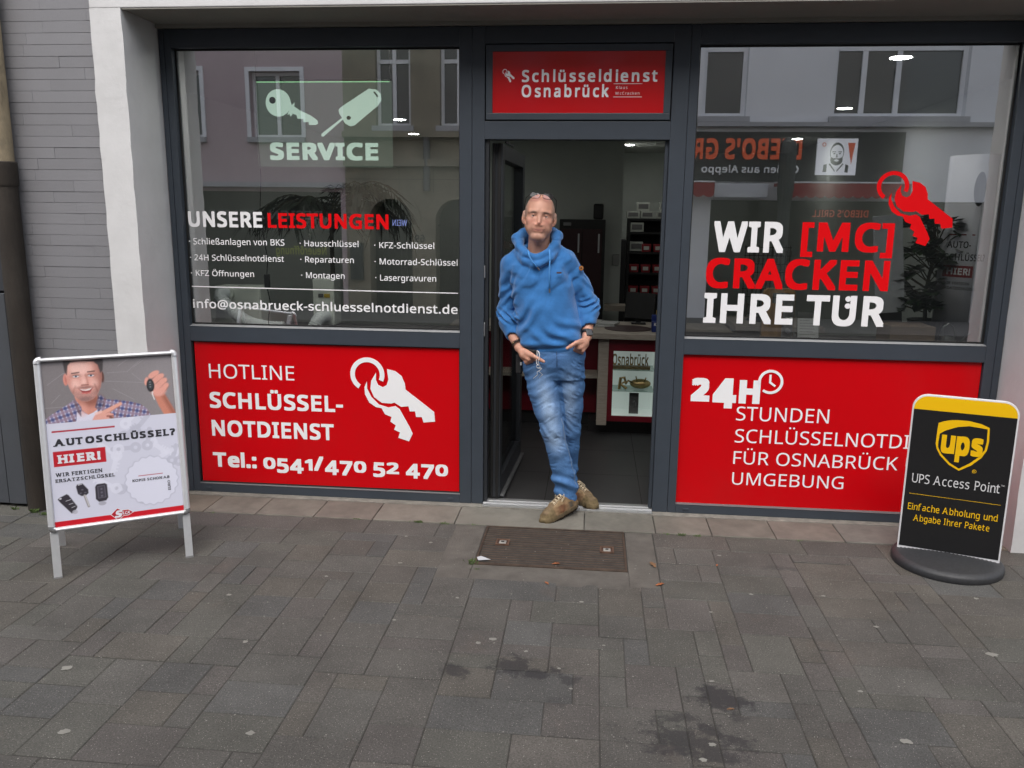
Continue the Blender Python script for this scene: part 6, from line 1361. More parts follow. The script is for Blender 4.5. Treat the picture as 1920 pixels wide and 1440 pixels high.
    for (rad, z) in prof:
        for j in range(n_):
            a = 2 * math.pi * j / n_; p = ctr + d * (.262 * rad * math.cos(a)) + n * (.262 * rad * math.sin(a)); V.append((p.x, p.y, z))
    for i in range(len(prof) - 1):
        for j in range(n_): F.append((i * n_ + j, (i + 1) * n_ + j, (i + 1) * n_ + (j + 1) % n_, i * n_ + (j + 1) % n_))
    auto_smooth(link_mesh('rubber_foot', V, F, mat('ribbed_rubber', (.026, .027, .030), .55, var=.35, vscale=70, dirt=.15), t), 50)
parcel_sign()
# ------------------------------------------------------------------ the man in the doorway
class Field:
    """signed distance on a grid, turned into one continuous skin"""
    def __init__(s, xs, ys, zs):
        s.a = [np.asarray(q, 'f') for q in (xs, ys, zs)]; s.D = np.full([len(q) for q in s.a], 1.0, 'f')
    def box(s, lo, hi):
        ix = [slice(max(int(np.searchsorted(a, l)) - 1, 0), min(int(np.searchsorted(a, h)) + 1, len(a))) for a, l, h in zip(s.a, lo, hi)]
        X = s.a[0][ix[0]][:, None, None]; Y = s.a[1][ix[1]][None, :, None]; Z = s.a[2][ix[2]][None, None, :]
        return tuple(ix), X, Y, Z
    def join(s, fn, lo, hi, k=.02, m=.03, cut=False):
        lo = [l - m - k for l in lo]; hi = [h + m + k for h in hi]
        ix, X, Y, Z = s.box(lo, hi)
        if any(i.stop <= i.start for i in ix): return
        b = fn(X, Y, Z).astype('f'); a = s.D[ix]
        if cut:
            b = -b; h = np.clip(.5 - .5 * (b - a) / k, 0, 1); s.D[ix] = a * h + b * (1 - h) + k * h * (1 - h)
            s.D[ix] = np.maximum(s.D[ix], np.maximum(a, b)) if k < 1e-6 else s.D[ix]
        else:
            h = np.clip(.5 + .5 * (b - a) / k, 0, 1); s.D[ix] = b * (1 - h) + a * h - k * h * (1 - h)
    def cap(s, a, b, ra, rb, k=.02, sq=None, cut=False):
        a, b = np.array(a, 'f'), np.array(b, 'f'); d = b - a; L2 = float(d @ d) + 1e-9
        def fn(X, Y, Z):
            t = np.clip(((X - a[0]) * d[0] + (Y - a[1]) * d[1] + (Z - a[2]) * d[2]) / L2, 0, 1)
            dx, dy, dz = X - a[0] - t * d[0], Y - a[1] - t * d[1], Z - a[2] - t * d[2]
            if sq: dy = dy / sq
            return np.sqrt(dx * dx + dy * dy + dz * dz) - (ra + (rb - ra) * t)
        r = max(ra, rb) * max(1, sq or 1)
        s.join(fn, np.minimum(a, b) - r, np.maximum(a, b) + r, k, cut=cut)
    def chain(s, P, R_, k=.02, sq=None):
        for (a, b), (ra, rb) in zip(zip(P, P[1:]), zip(R_, R_[1:])): s.cap(a, b, ra, rb, k, sq)
    def ell(s, c, r, k=.02, cut=False, M=None):
        c = np.array(c, 'f'); r = np.array(r, 'f'); Mi = None if M is None else np.array(M, 'f').T
        def fn(X, Y, Z):
            x, y, z = X - c[0], Y - c[1], Z - c[2]
            if Mi is not None: x, y, z = [Mi[i, 0] * x + Mi[i, 1] * y + Mi[i, 2] * z for i in range(3)]
            k0 = np.sqrt((x / r[0]) ** 2 + (y / r[1]) ** 2 + (z / r[2]) ** 2); k1 = np.sqrt((x / r[0] ** 2) ** 2 + (y / r[1] ** 2) ** 2 + (z / r[2] ** 2) ** 2) + 1e-6
            return k0 * (k0 - 1) / k1
        q = np.full(3, r.max()) if M is not None else r
        s.join(fn, c - q, c + q, k, cut=cut)
    def loft(s, rows, k=.02, pw=2.4):
        """rows of (z, x_left, x_right, y_centre, half_depth)"""
        rows = np.array(sorted(rows), 'f'); z = rows[:, 0]
        def fn(X, Y, Z):
            zz = np.clip(Z, z[0], z[-1]); I = lambda j: np.interp(zz.ravel(), z, rows[:, j]).reshape(zz.shape)
            xl, xr, yc, hd_ = I(1), I(2), I(3), I(4); cx, hw = (xl + xr) / 2, (xr - xl) / 2
            q = (np.abs((X - cx) / hw) ** pw + np.abs((Y - yc) / hd_) ** pw) ** (1 / pw)
            d = (q - 1) * np.minimum(hw, hd_) ; e = np.abs(Z - zz)
            return np.where(e > 0, np.sqrt(np.maximum(d, 0) ** 2 + e ** 2) + np.minimum(d, 0) * 0 + np.where(d < 0, 0, 0), d)
        s.join(fn, (rows[:, 1].min(), (rows[:, 3] - rows[:, 4]).min(), z[0]), (rows[:, 2].max(), (rows[:, 3] + rows[:, 4]).max(), z[-1]), k)
    def push(s, fn, lo, hi):
        ix, X, Y, Z = s.box(lo, hi); s.D[ix] += fn(X, Y, Z)
    def mesh(s):
        D = s.D; A = s.a; B = D < 0; nx, ny, nz = D.shape
        any_ = np.zeros((nx - 1, ny - 1, nz - 1), bool); all_ = np.ones_like(any_)
        for i in (0, 1):
            for j in (0, 1):
                for k in (0, 1):
                    q = B[i:nx - 1 + i, j:ny - 1 + j, k:nz - 1 + k]; any_ |= q; all_ &= q
        I = np.argwhere(any_ & ~all_); idx = np.full(any_.shape, -1, np.int32); idx[tuple(I.T)] = np.arange(len(I))
        acc = np.zeros((len(I), 3)); cnt = np.zeros(len(I))
        cr = [(i, j, k) for i in (0, 1) for j in (0, 1) for k in (0, 1)]
        val = {c: D[I[:, 0] + c[0], I[:, 1] + c[1], I[:, 2] + c[2]] for c in cr}
        for c in cr:
            for ax in range(3):
                if c[ax]: continue
                e = list(c); e[ax] = 1; e = tuple(e); v0, v1 = val[c], val[e]; m = (v0 < 0) != (v1 < 0)
                t = np.where(m, v0 / np.where(m, v0 - v1, 1), 0)
                p = np.stack([A[q][I[:, q] + c[q]].astype(float) for q in range(3)], 1); p2 = A[ax][I[:, ax] + 1]
                p[:, ax] = p[:, ax] + t * (p2 - p[:, ax]); acc += p * m[:, None]; cnt += m
        V = acc / cnt[:, None]; F = []
        for ax in range(3):
            sl0 = [slice(0, n) for n in D.shape]; sl1 = list(sl0); sl0[ax] = slice(0, D.shape[ax] - 1); sl1[ax] = slice(1, D.shape[ax])
            ch = B[tuple(sl0)] != B[tuple(sl1)]; E = np.argwhere(ch); o1, o2 = [(1, 2), (2, 0), (0, 1)][ax]
            ok = (E[:, o1] > 0) & (E[:, o2] > 0) & (E[:, o1] < D.shape[o1] - 1) & (E[:, o2] < D.shape[o2] - 1); E = E[ok]
            ins = B[E[:, 0], E[:, 1], E[:, 2]]
            q = []
            for d1, d2 in ((1, 1), (0, 1), (0, 0), (1, 0)):
                g = E.copy(); g[:, o1] -= d1; g[:, o2] -= d2; q.append(idx[g[:, 0], g[:, 1], g[:, 2]])
            q = np.stack(q, 1); q[~ins] = q[~ins][:, ::-1]; F.append(q)
        return V, np.vstack(F)
def waves(seed, lam, n=7):
    r = np.random.default_rng(seed); K = r.normal(size=(n, 3)); K = K / np.linalg.norm(K, axis=1)[:, None] * (2 * np.pi / lam) * r.uniform(.7, 1.4, n)[:, None]; ph = r.uniform(0, 6.28, n)
    return lambda X, Y, Z: sum(np.sin(K[i, 0] * X + K[i, 1] * Y + K[i, 2] * Z + ph[i]) for i in range(n)) / n ** .5
def bell(x, c, w): return np.exp(-((x - c) / w) ** 2)
def skin_mesh(name, field, mt, par, colour=None):
    V, F = field.mesh()
    me = bpy.data.meshes.new(name); me.vertices.add(len(V)); me.vertices.foreach_set('co', V.astype('f').ravel())
    me.loops.add(F.size); me.loops.foreach_set('vertex_index', F.astype('i').ravel()); me.polygons.add(len(F))
    me.polygons.foreach_set('loop_start', np.arange(0, F.size, 4, dtype='i')); me.polygons.foreach_set('use_smooth', np.ones(len(F), bool))
    me.update(calc_edges=True); me.validate()
    if colour is not None:
        c = np.clip(colour(V[:, 0], V[:, 1], V[:, 2]), 0, 1)
        ca = me.color_attributes.new('hue', 'FLOAT_COLOR', 'POINT'); ca.data.foreach_set('color', np.c_[c, np.ones(len(V))].astype('f').ravel())
    o = bpy.data.objects.new(name, me); COL.objects.link(o); me.materials.append(mt)
    o.parent = par; me.transform(wmat(par).inverted()); return o

def man():
    t = thing('person', 'bald man in a blue hoodie and faded jeans leaning in the doorway, hands in pockets', 'person', (.5, -.05, 0))
    HC = np.array((.316, -.035, 1.722)); HS = 1.045
    rx, ry, rz = R(-2.5), R(4.5), R(4)          # nod, tilt, turn
    Rm = (Matrix.Rotation(rz, 3, 'Z') @ Matrix.Rotation(ry, 3, 'Y') @ Matrix.Rotation(rx, 3, 'X'))
    Rn = np.array(Rm)
    H = lambda x, y, z: HC + HS * (Rn @ np.array((x, y, z)))
    # ---------------- body: head, neck, trunk, arms, hands, legs in one skin
    xs = np.arange(.04, .70, .0031); ys = np.arange(-.27, .27, .0031)
    zs = np.r_[np.arange(.03, .80, .012), np.arange(.80, 1.20, .0031), np.arange(1.20, 1.56, .010), np.arange(1.56, 1.90, .0027)]
    B = Field(xs, ys, zs)
    def he(c, r, k, cut=False, s=1): B.ell(H(*c), np.array(r) * HS, k, cut, Rn)
    def hc(a, b, ra, rb, k): B.cap(H(*a), H(*b), ra * HS, rb * HS, k)
    B.ell(H(0, .012, .040), np.array((.0765, .098, .086)) * HS, .02, M=Rn); he((0, -.018, .020), (.070, .078, .085), .03); he((0, -.030, -.030), (.057, .064, .075), .03)
    for sx in (-1, 1):
        hc((sx * .0535, .004, -.052), (sx * .019, -.068, -.101), .018, .020, .03); he((sx * .043, -.058, -.022), (.026, .026, .022), .02)
        hc((sx * .014, -.088, .028), (sx * .050, -.072, .026), .0095, .010, .014)
        he((sx * .033, -.1045, .006), (.019, .018, .012), .010, cut=True)
        hc((sx * .0185, -.0830, .0075), (sx * .0330, -.0895, .0120), .0030, .0036, .004); hc((sx * .0330, -.0895, .0120), (sx * .0485, -.0775, .0060), .0036, .0030, .004)
        hc((sx * .0185, -.0830, .0045), (sx * .0330, -.0880, -.0015), .0028, .0030, .004); hc((sx * .0330, -.0880, -.0015), (sx * .0485, -.0775, .0040), .0030, .0028, .004)
        he((sx * .0120, -.100, -.040), (.0075, .009, .0065), .006)
        hc((sx * .024, -.088, -.036), (sx * .037, -.074, -.058), .0032, .0026, .014); he((sx * .040, -.060, -.058), (.022, .020, .026), .022)
        he((sx * .083, .014, .000), (.0125, .021, .035), .008); he((sx * .092, .008, .003), (.007, .011, .020), .004, cut=True); hc((sx * .080, .004, -.022), (sx * .078, .002, -.033), .008, .007, .008)
    hc((0, -.088, .022), (0, -.1095, -.028), .0066, .0090, .011); he((0, -.101, -.037), (.008, .008, .006), .008)
    hc((0, -.068, -.104), (0, -.075, -.096), .020, .019, .02)
    hc((-.019, -.0930, -.0585), (.019, -.0930, -.0585), .0058, .0058, .010); he((0, -.088, -.050), (.020, .0095, .013), .012); hc((-.016, -.0925, -.0705), (.016, -.0925, -.0705), .0062, .0062, .007)
    for sx in (-1, 1): hc((sx * .019, -.0885, -.0585), (sx * .029, -.080, -.0600), .0045, .003, .006)
    he((0, -.069, -.050), (.040, .029, .034), .024); hc((-.012, -.083, -.1005), (.012, -.083, -.1005), .009, .009, .025)
    hc((0, -.080, -.079), (0, -.082, -.079), .003, .003, .01)
    B.cap((.316, -.010, 1.640), (.312, .005, 1.50), .058, .064, .03)
    for sx in (-1, 1): B.cap((.316 + sx * .045, .01, 1.66), (.312 + sx * .012, -.045, 1.515), .012, .012, .02)
    B.ell((.314, -.067, 1.592), (.012, .014, .014), .02)
    # trunk and limbs under the clothes
    B.loft([(.86, .28, .56, -.055, .085), (.95, .265, .55, -.055, .088), (1.10, .225, .535, -.035, .09), (1.30, .20, .49, -.015, .09), (1.42, .185, .47, .0, .085), (1.50, .20, .45, .0, .06)], .03)
    B.chain([(.312, .0, 1.50), (.17, .0, 1.455), (.130, .045, 1.19), (.170, -.030, 1.066), (.219, -.112, .998)], [.05, .042, .036, .034, .0255], .02)
    B.chain([(.312, .0, 1.51), (.455, .0, 1.49), (.603, .030, 1.250), (.606, -.030, 1.158), (.603, -.098, 1.070)], [.05, .042, .036, .036, .0265], .02)
    B.chain([(.35, -.06, .86), (.421, -.115, .52), (.513, -.085, .13)], [.062, .045, .036], .03); B.chain([(.505, -.04, .86), (.513, .0, .50), (.507, .125, .14)], [.062, .045, .036], .03)
    # right hand (image left): back of the hand, four fingers into the pocket, thumb out along its edge
    hw = np.array((.219, -.112, .998)); P = lambda *q: np.array(q)
    B.cap(hw, (.252, -.160, .965), .022, .024, .012); B.cap((.245, -.148, .985), (.290, -.188, .968), .016, .015, .012); B.cap((.245, -.150, .960), (.283, -.186, .945), .016, .014, .012); B.cap((.238, -.136, .955), (.268, -.165, .926), .014, .012, .012)
    for i, (a, b, c_, r) in enumerate((((.297, -.184, .962), (.318, -.158, .935), (.330, -.125, .905), .0095), ((.287, -.180, .946), (.303, -.145, .915), (.312, -.112, .885), .0098), ((.277, -.172, .933), (.287, -.134, .900), (.294, -.102, .872), .0092), ((.266, -.162, .922), (.272, -.124, .892), (.277, -.096, .868), .0082))):
        B.cap(a, b, r * 1.12, r, .008); B.cap(b, c_, r, r * .85, .005); B.ell(a, (r * 1.15,) * 3, .006)
    B.cap((.258, -.165, .985), (.300, -.197, .968), .014, .0125, .010); B.cap((.300, -.197, .968), (.338, -.206, .951), .0125, .0105, .005); B.cap((.338, -.206, .951), (.366, -.206, .937), .0108, .0088, .004)
    # left hand (image right)
    hw = np.array((.603, -.098, 1.070))
    B.cap(hw, (.590, -.140, 1.040), .022, .024, .012); B.cap((.592, -.135, 1.050), (.556, -.178, 1.038), .015, .014, .012); B.cap((.594, -.138, 1.035), (.566, -.178, 1.016), .017, .014, .012); B.cap((.598, -.130, 1.025), (.580, -.165, .998), .015, .012, .012)
    for i, (a, b, c_, r) in enumerate((((.548, -.178, 1.030), (.538, -.148, .998), (.532, -.115, .968), .0095), ((.558, -.174, 1.016), (.550, -.136, .983), (.545, -.102, .955), .0098), ((.569, -.165, 1.003), (.562, -.124, .972), (.556, -.092, .945), .0092), ((.580, -.155, .993), (.574, -.114, .965), (.568, -.086, .942), .0082))):
        B.cap(a, b, r * 1.12, r, .008); B.cap(b, c_, r, r * .85, .005); B.ell(a, (r * 1.15,) * 3, .006)
    B.cap((.585, -.150, 1.055), (.545, -.193, 1.046), .013, .012, .010); B.cap((.545, -.193, 1.046), (.515, -.205, 1.028), .0118, .0102, .005); B.cap((.515, -.205, 1.028), (.496, -.208, 1.016), .0106, .0088, .004)
    nz = waves(3, .05); Hi = np.linalg.inv(Rn) / HS
    def skin_col(x, y, z):
        c = np.ones((len(x), 3)) * np.array((.50, .262, .185))
        q = (np.c_[x, y, z] - HC) @ Hi.T; a, b, h = q[:, 0], q[:, 1], q[:, 2]
        c *= (1 + .05 * nz(x, y, z))[:, None]
        def lay(m, col, k=1):
            m = np.clip(m, 0, 1)[:, None] * k; c[:] = c * (1 - m) + np.array(col) * m
        hd = (z > 1.58) & (b < .12)
        lay(hd * bell(np.abs(a), .040, .022) * bell(h, -.018, .022) * (b < -.03), (.50, .20, .15), .55)                    # cheeks
        lay(hd * bell(a, 0, .016) * bell(h, -.034, .018) * (b < -.09), (.50, .20, .155), .5)
        lay(hd * bell(np.abs(a), 0, .030) * bell(h, -.0650, .0085) * (b < -.078), (.47, .185, .16), .75)                  # lips
        lay(hd * bell(np.abs(a), 0, .031) * bell(h - .17 * np.abs(a), -.0665, .0017) * (b < -.072), (.11, .04, .036), .9)
        st = np.clip((-.070 - h + .3 * np.abs(a)) / .02, 0, 1) * (h > -.135) * (b < .03) * np.clip((np.hypot(a / .030, (h + .065) / .014) - 1) * 3, 0, 1)
        lay(hd * st * (.55 + .3 * waves(8, .006)(x, y, z)), (.36, .235, .19), .45)                                          # stubble
        sc = np.clip((np.abs(a) - .055) / .012, 0, 1) * (h > .0) * (h < .085) * (b > -.055) + (b > .03) * (h < .09) * (h > -.05)
        lay(hd * sc, (.33, .235, .195), .55)                                                                                # shaved hair at the sides
        for s_ in (-1, 1):
            bx = (a * s_ - .034); br = bell(bx, 0, .019) * bell(h - (.0250 - .16 * np.clip(bx, 0, 1)), 0, .0048) * (b < -.055); lay(hd * np.clip(br * 1.6, 0, 1), (.055, .040, .032), .9)
            lay(hd * bell(a * s_, .033, .017) * bell(h, .004, .010) * (b < -.06), (.38, .20, .15), .4)
            lay(hd * bell(a * s_, .033, .012) * bell(h, .0095, .0018) * (b < -.06), (.07, .04, .035), .6)
        lay((z < 1.15) * bell(nz(x * 2, y * 2, z * 2), 1, .6) * .4, (.50, .22, .17), .5)
        for tx, ty, tz in ((.368, -.209, .936), (.494, -.211, 1.015)): lay(np.clip(1.2 - np.hypot(np.hypot(x - tx, y - ty), z - tz) / .009, 0, 1), (.62, .38, .32), .7)
        return c
    Ms = mat('skin', (.5, .27, .2), .48, attr='hue', bump=.0006, bscale=220, spec=.4)
    Ms.node_tree.nodes['Principled BSDF'].inputs['Subsurface Weight'].default_value = .06; Ms.node_tree.nodes['Principled BSDF'].inputs['Subsurface Radius'].default_value = (.010, .004, .002)
    skin_mesh('body', B, Ms, t, skin_col)
    Me, Mi = mat('eye_white', (.55, .52, .50), .25), mat('iris', (.045, .035, .028), .15)
    for sx in (-1, 1):
        m = MB(); c = H(sx * .0335, -.0775, .0052); m.ell(c, (.0124, .0124, .0124), 16, 12); e = m.build('eye', Me, t, smooth=True)
        f_ = Rn @ np.array((.02, -1, .0)); f_ = f_ / np.linalg.norm(f_); c2 = c + f_ * .0098; m = MB(); m.ell(c2, (.0050, .0036, .0052), 12, 8); m.build('iris', Mi, e, smooth=True)

    # ---------------- hoodie
    xs = np.arange(.03, .72, .0046); ys = np.arange(-.26, .24, .0046); zs = np.arange(.94, 1.68, .0046)
    G = Field(xs, ys, zs)
    G.loft([(.965, .262, .548, -.055, .112), (.985, .246, .560, -.055, .122), (1.028, .214, .574, -.05, .135), (1.079, .196, .576, -.045, .142), (1.148, .187, .566, -.035, .142), (1.225, .180, .536, -.03, .136), (1.294, .170, .518, -.02, .132), (1.40, .150, .503, -.012, .125), (1.46, .150, .492, -.005, .112), (1.505, .185, .470, .0, .085)], .03, 2.3)
    G.chain([(.312, .015, 1.520), (.215, .012, 1.500), (.160, .010, 1.455)], [.060, .060, .062], .03); G.chain([(.312, .015, 1.530), (.400, .012, 1.525), (.460, .008, 1.485)], [.060, .060, .060], .03)
    G.chain([(.155, .008, 1.450), (.142, .035, 1.31), (.137, .042, 1.185), (.152, .006, 1.125), (.163, -.016, 1.100)], [.066, .060, .060, .058, .054], .018); G.chain([(.160, -.012, 1.108), (.178, -.044, 1.068)], [.0495, .048], .006)
    G.chain([(.468, .005, 1.478), (.540, .022, 1.365), (.604, .026, 1.245), (.608, .002, 1.205), (.607, -.022, 1.180)], [.064, .058, .058, .057, .055], .018); G.chain([(.607, -.018, 1.185), (.606, -.048, 1.147)], [.052, .050], .006)
    G.ell((.312, .092, 1.570), (.115, .045, .062), .03)
    # hood lying round the neck and the crossed collar below it
    ring = [(.312, .095, 1.630), (.225, .085, 1.625), (.190, .030, 1.602), (.203, -.040, 1.562), (.248, -.092, 1.522), (.308, -.108, 1.503), (.365, -.092, 1.528), (.406, -.038, 1.574), (.412, .030, 1.620), (.385, .085, 1.630), (.312, .095, 1.630)]
    G.chain(ring, [.040, .040, .036, .027, .022, .021, .022, .029, .036, .040, .040], .010)
    G.chain([(.200, -.03, 1.535), (.240, -.098, 1.484), (.318, -.118, 1.462), (.385, -.098, 1.495), (.412, -.03, 1.548)], [.026, .024, .024, .024, .026], .012)
    G.cap((.318, -.055, 1.70), (.312, -.020, 1.535), .076, .062, .008, cut=True); G.cap((.312, .02, 1.70), (.310, .02, 1.57), .070, .055, .008, cut=True); G.ell((.312, -.065, 1.575), (.060, .052, .060), .008, cut=True)
    G.cap((.180, -.048, 1.064), (.212, -.100, 1.010), .0345, .0345, .003, cut=True); G.cap((.606, -.052, 1.143), (.604, -.095, 1.085), .0365, .0365, .003, cut=True)
    w1, w2, w3 = waves(1, .22), waves(2, .09), waves(5, .035)
    def fold(X, Y, Z):
        d = .0035 * w1(X, Y, Z) + .0018 * w2(X, Y, Z)
        body = (X > .19) & (X < .56)
        # long drag folds over the belly, deep fold above the ribbed hem
        s1 = np.sin((Z * 1.0 + (X - .38) * .50) * 2 * np.pi / .085 + 1.3 * w1(X, Y, Z)); d = d - .0110 * s1 * bell(Z, 1.08, .075) * bell(X, .45, .14) * (Y < 0)
        s2 = np.sin((Z * .8 - (X - .30) * .75) * 2 * np.pi / .10 + 1.2 * w1(X, Y, Z)); d = d - .0085 * s2 * bell(Z, 1.16, .12) * bell(X, .25, .09) * (Y < 0)
        s3 = np.sin((X * .8 - (Z - 1.45) * .55) * 2 * np.pi / .11 + w2(X, Y, Z)); d = d - .0060 * s3 * bell(Z, 1.42, .10) * (Y < 0)
        d = d - .010 * bell(Z, 1.035 + .10 * (X - .40), .020) * body + .007 * bell(Z, 1.006 + .10 * (X - .40), .010) * body
        # sleeves: pushed-up rings above the cuffs, creases at the elbow
        L_ = 1 / (1 + np.exp((X - .205) / .008)); R2 = 1 / (1 + np.exp(-(X - .560) / .008))
        u = Z + (X - .14) * .45 - Y * .35; d = d - .0085 * np.sin(u * 2 * np.pi / .034 + 1.0 * w2(X, Y, Z)) * bell(Z, 1.162, .034) * L_ - .005 * np.sin((Z - X * .9) * 2 * np.pi / .07 + w2(X, Y, Z)) * bell(Z, 1.27, .10) * L_
        u = Z - (X - .60) * .35 - Y * .3; d = d - .0085 * np.sin(u * 2 * np.pi / .033 + 1.0 * w2(X, Y, Z)) * bell(Z, 1.243, .034) * R2 - .005 * np.sin((Z + X * .9) * 2 * np.pi / .07 + w2(X, Y, Z)) * bell(Z, 1.33, .09) * R2
        return d.astype('f')
    G.push(fold, (0, -1, .9), (1, 1, 1.6))
    wh, wf = waves(21, .06), waves(22, .012, 9)
    def hoodie_col(x, y, z):
        c = np.ones((len(x), 3)) * np.array((.031, .142, .365)); c *= (1 + .05 * wh(x, y, z) + .05 * wf(x * .5, y, z * 2.2))[:, None]
        # darker armhole and hem seams
        for m in (bell(x - .158 - .05 * (1.45 - z) * 0, 0, .0) * 0, bell(z - (.990 + .10 * (x - .40)), 0, .0035) * ((x > .215) & (x < .56))):
            c *= (1 - .35 * m)[:, None]
        c[(z < .988 + .10 * (x - .40)) & (x > .215) & (x < .575)] *= .86
        return c
    Mh = mat('blue_sweatshirt', (.04, .2, .5), .85, attr='hue', bump=.0011, bscale=420, spec=.2, sheen=.25)
    hood = skin_mesh('hoodie', G, Mh, t, hoodie_col)
    Mc = mat('light_blue_cord', (.06, .24, .56), .7); Mm = mat('dark_brown_leather', (.07, .03, .018), .6)
    for P_ in ([(.262, -.128, 1.545), (.272, -.148, 1.515), (.290, -.156, 1.485), (.315, -.148, 1.456)], [(.381, -.122, 1.552), (.386, -.140, 1.50), (.385, -.148, 1.42), (.388, -.156, 1.34)]):
        m = MB(); m.tube(P_, .0042, 8); k = m.build('drawstring', Mc, hood, smooth=True)
        m = MB(); e = Vector(P_[-1]); q = (e - Vector(P_[-2])).normalized(); m.tube([e, e + q * .024], .0044, 8); m.build('cord_end', mat('dark_aglet', (.10, .10, .11), .4, .5), k)
    m = MB(); m.box(.425, .452, -.1495, -.140, 1.4225, 1.4315); m.build('chest_badge', Mm, hood, bevel=.001)
    px, py, pz = .553, -.036, 1.449
    for r_, nm, mm, dd in ((.0155, 'sleeve_patch', Mm, 0), (.0125, 'patch_ring', mat('orange_leather', (.42, .16, .03), .6), .0015), (.006, 'patch_centre', Mm, .003)):
        m = MB(); m.lathe([(.0, 0), (r_, 0), (r_, .002), (.0, .0025)], n=20, m=Matrix.Translation((px + .005 - dd * .3, py - .012 - dd, pz)) @ Matrix.Rotation(R(88), 4, 'X') @ Matrix.Rotation(R(28), 4, 'Y')); m.build(nm, mm, hood)

    # ---------------- jeans
    xs = np.arange(.20, .66, .0044); ys = np.arange(-.24, .24, .0044); zs = np.arange(.055, 1.05, .0044)
    J = Field(xs, ys, zs)
    J.loft([(.82, .262, .592, -.055, .098), (.90, .244, .592, -.058, .122), (.95, .240, .590, -.058, .124), (1.00, .250, .580, -.056, .116), (1.03, .262, .570, -.055, .108)], .02, 2.5)
    J.chain([(.338, -.066, .885), (.360, -.088, .76), (.392, -.108, .63), (.423, -.120, .520), (.452, -.112, .40), (.474, -.102, .32), (.494, -.094, .235), (.506, -.090, .165), (.513, -.090, .112)], [.098, .088, .075, .0655, .061, .061, .066, .066, .060], .02)
    J.chain([(.498, -.048, .885), (.507, -.040, .76), (.512, -.022, .64), (.514, .000, .500), (.512, .030, .39), (.508, .070, .27), (.507, .105, .18), (.506, .122, .128)], [.094, .086, .076, .068, .063, .060, .060, .056], .018)
    J.ell((.296, -.112, .900), (.050, .052, .062), .022); J.ell((.556, -.098, .958), (.042, .050, .058), .022)
    J.cap((.513, -.090, .118), (.514, -.092, .02), .052, .054, .004, cut=True); J.cap((.506, .122, .13), (.505, .13, .02), .046, .048, .004, cut=True)
    J.cap((.262, -.165, .940), (.322, -.185, .975), .017, .013, .008, cut=True); J.cap((.535, -.180, 1.020), (.592, -.150, .998), .017, .014, .008, cut=True)
    v1, v2 = waves(31, .16), waves(32, .06)
    def crease(X, Y, Z):
        d = .0020 * v1(X, Y, Z) + .0010 * v2(X, Y, Z) + .0016 * np.sin((Z + .6 * np.abs(X - .45)) * 2 * np.pi / .026 + 2.5 * v1(X, Y, Z)) * np.clip(v2(X, Y, Z), 0, 1)
        F_ = (X < .452 + (.90 - Z) * .10)                                        # front leg side
        u = Z + np.abs(X - .44) * .55
        d = d - .0018 * np.sin(u * 2 * np.pi / .050 + 1.1 * v1(X, Y, Z)) * bell(Z, .82, .085) * (Y < .02)
        d = d - .0015 * np.sin((Z - (X - .40) * .55) * 2 * np.pi / .070 + 2.2 * v1(X, Y, Z)) * bell(Z, .70, .06)
        d = d - .0022 * np.sin((Z + (X - .44) * .8) * 2 * np.pi / .058 + 2.0 * v1(X, Y, Z)) * bell(Z, .53, .07)
        d = d - .0095 * np.sin((Z + .25 * (X - .50) + .15 * Y) * 2 * np.pi / .082 + .8 * v1(X, Y, Z)) * bell(Z, .205, .065)
        return d.astype('f')
    J.push(crease, (0, -1, 0), (1, 1, .97))
    wd_ = waves(41, .05); we_ = waves(42, .007, 9)
    def denim(x, y, z):
        c = np.ones((len(x), 3)) * np.array((.066, .162, .345))
        def lay(m, col, k=1): m = np.clip(m, 0, 1)[:, None] * k; c[:] = c * (1 - m) + np.array(col) * m
        cx = .338 + (.885 - z) * .235; fr = (x < .455 + (.90 - z) * .13)
        lay(fr * bell(x, cx + .005, .045) * bell(z, .66, .19) * (y < -.03), (.36, .47, .62), .66); lay(~fr * bell(x, .512, .040) * bell(z, .70, .15) * (y < -.02), (.34, .45, .60), .58)
        lay(bell(z, .47, .06) * (y < -.03) * fr * bell(x, cx, .05), (.34, .45, .60), .45)
        lay(np.clip((.30 - z) / .15, 0, 1), (.070, .180, .40), .6); lay(np.clip((z - .90) / .06, 0, 1), (.062, .145, .31), .6)
        lay((z > .87) * bell(x, .437, .030) * (y < -.1), (.05, .115, .26), .55)
        c *= (1 + .04 * wd_(x, y, z) + .10 * we_(x * 1.6, y, z))[:, None]
        return c
    Mj = mat('washed_denim', (.1, .2, .45), .8, attr='hue', bump=.0010, bscale=500, spec=.25)
    jn = skin_mesh('jeans', J, Mj, t, denim)
    Mst, Mdk = mat('pale_stitching', (.30, .36, .44), .8), mat('dark_seam', (.030, .060, .13), .8)
    def on_surface(P_, off=.0022):
        """lays a seam on the cloth: nearest skin point towards the street"""
        me = jn.data; import mathutils
        kd = mathutils.kdtree.KDTree(len(me.vertices)); M_ = wmat(jn)
        for i, v in enumerate(me.vertices): kd.insert(M_ @ v.co, i)
        kd.balance(); out = []
        for p in P_:
            _, i, _ = kd.find(Vector(p)); n_ = me.vertices[i].normal; out.append(M_ @ me.vertices[i].co + n_ * off)
        return out
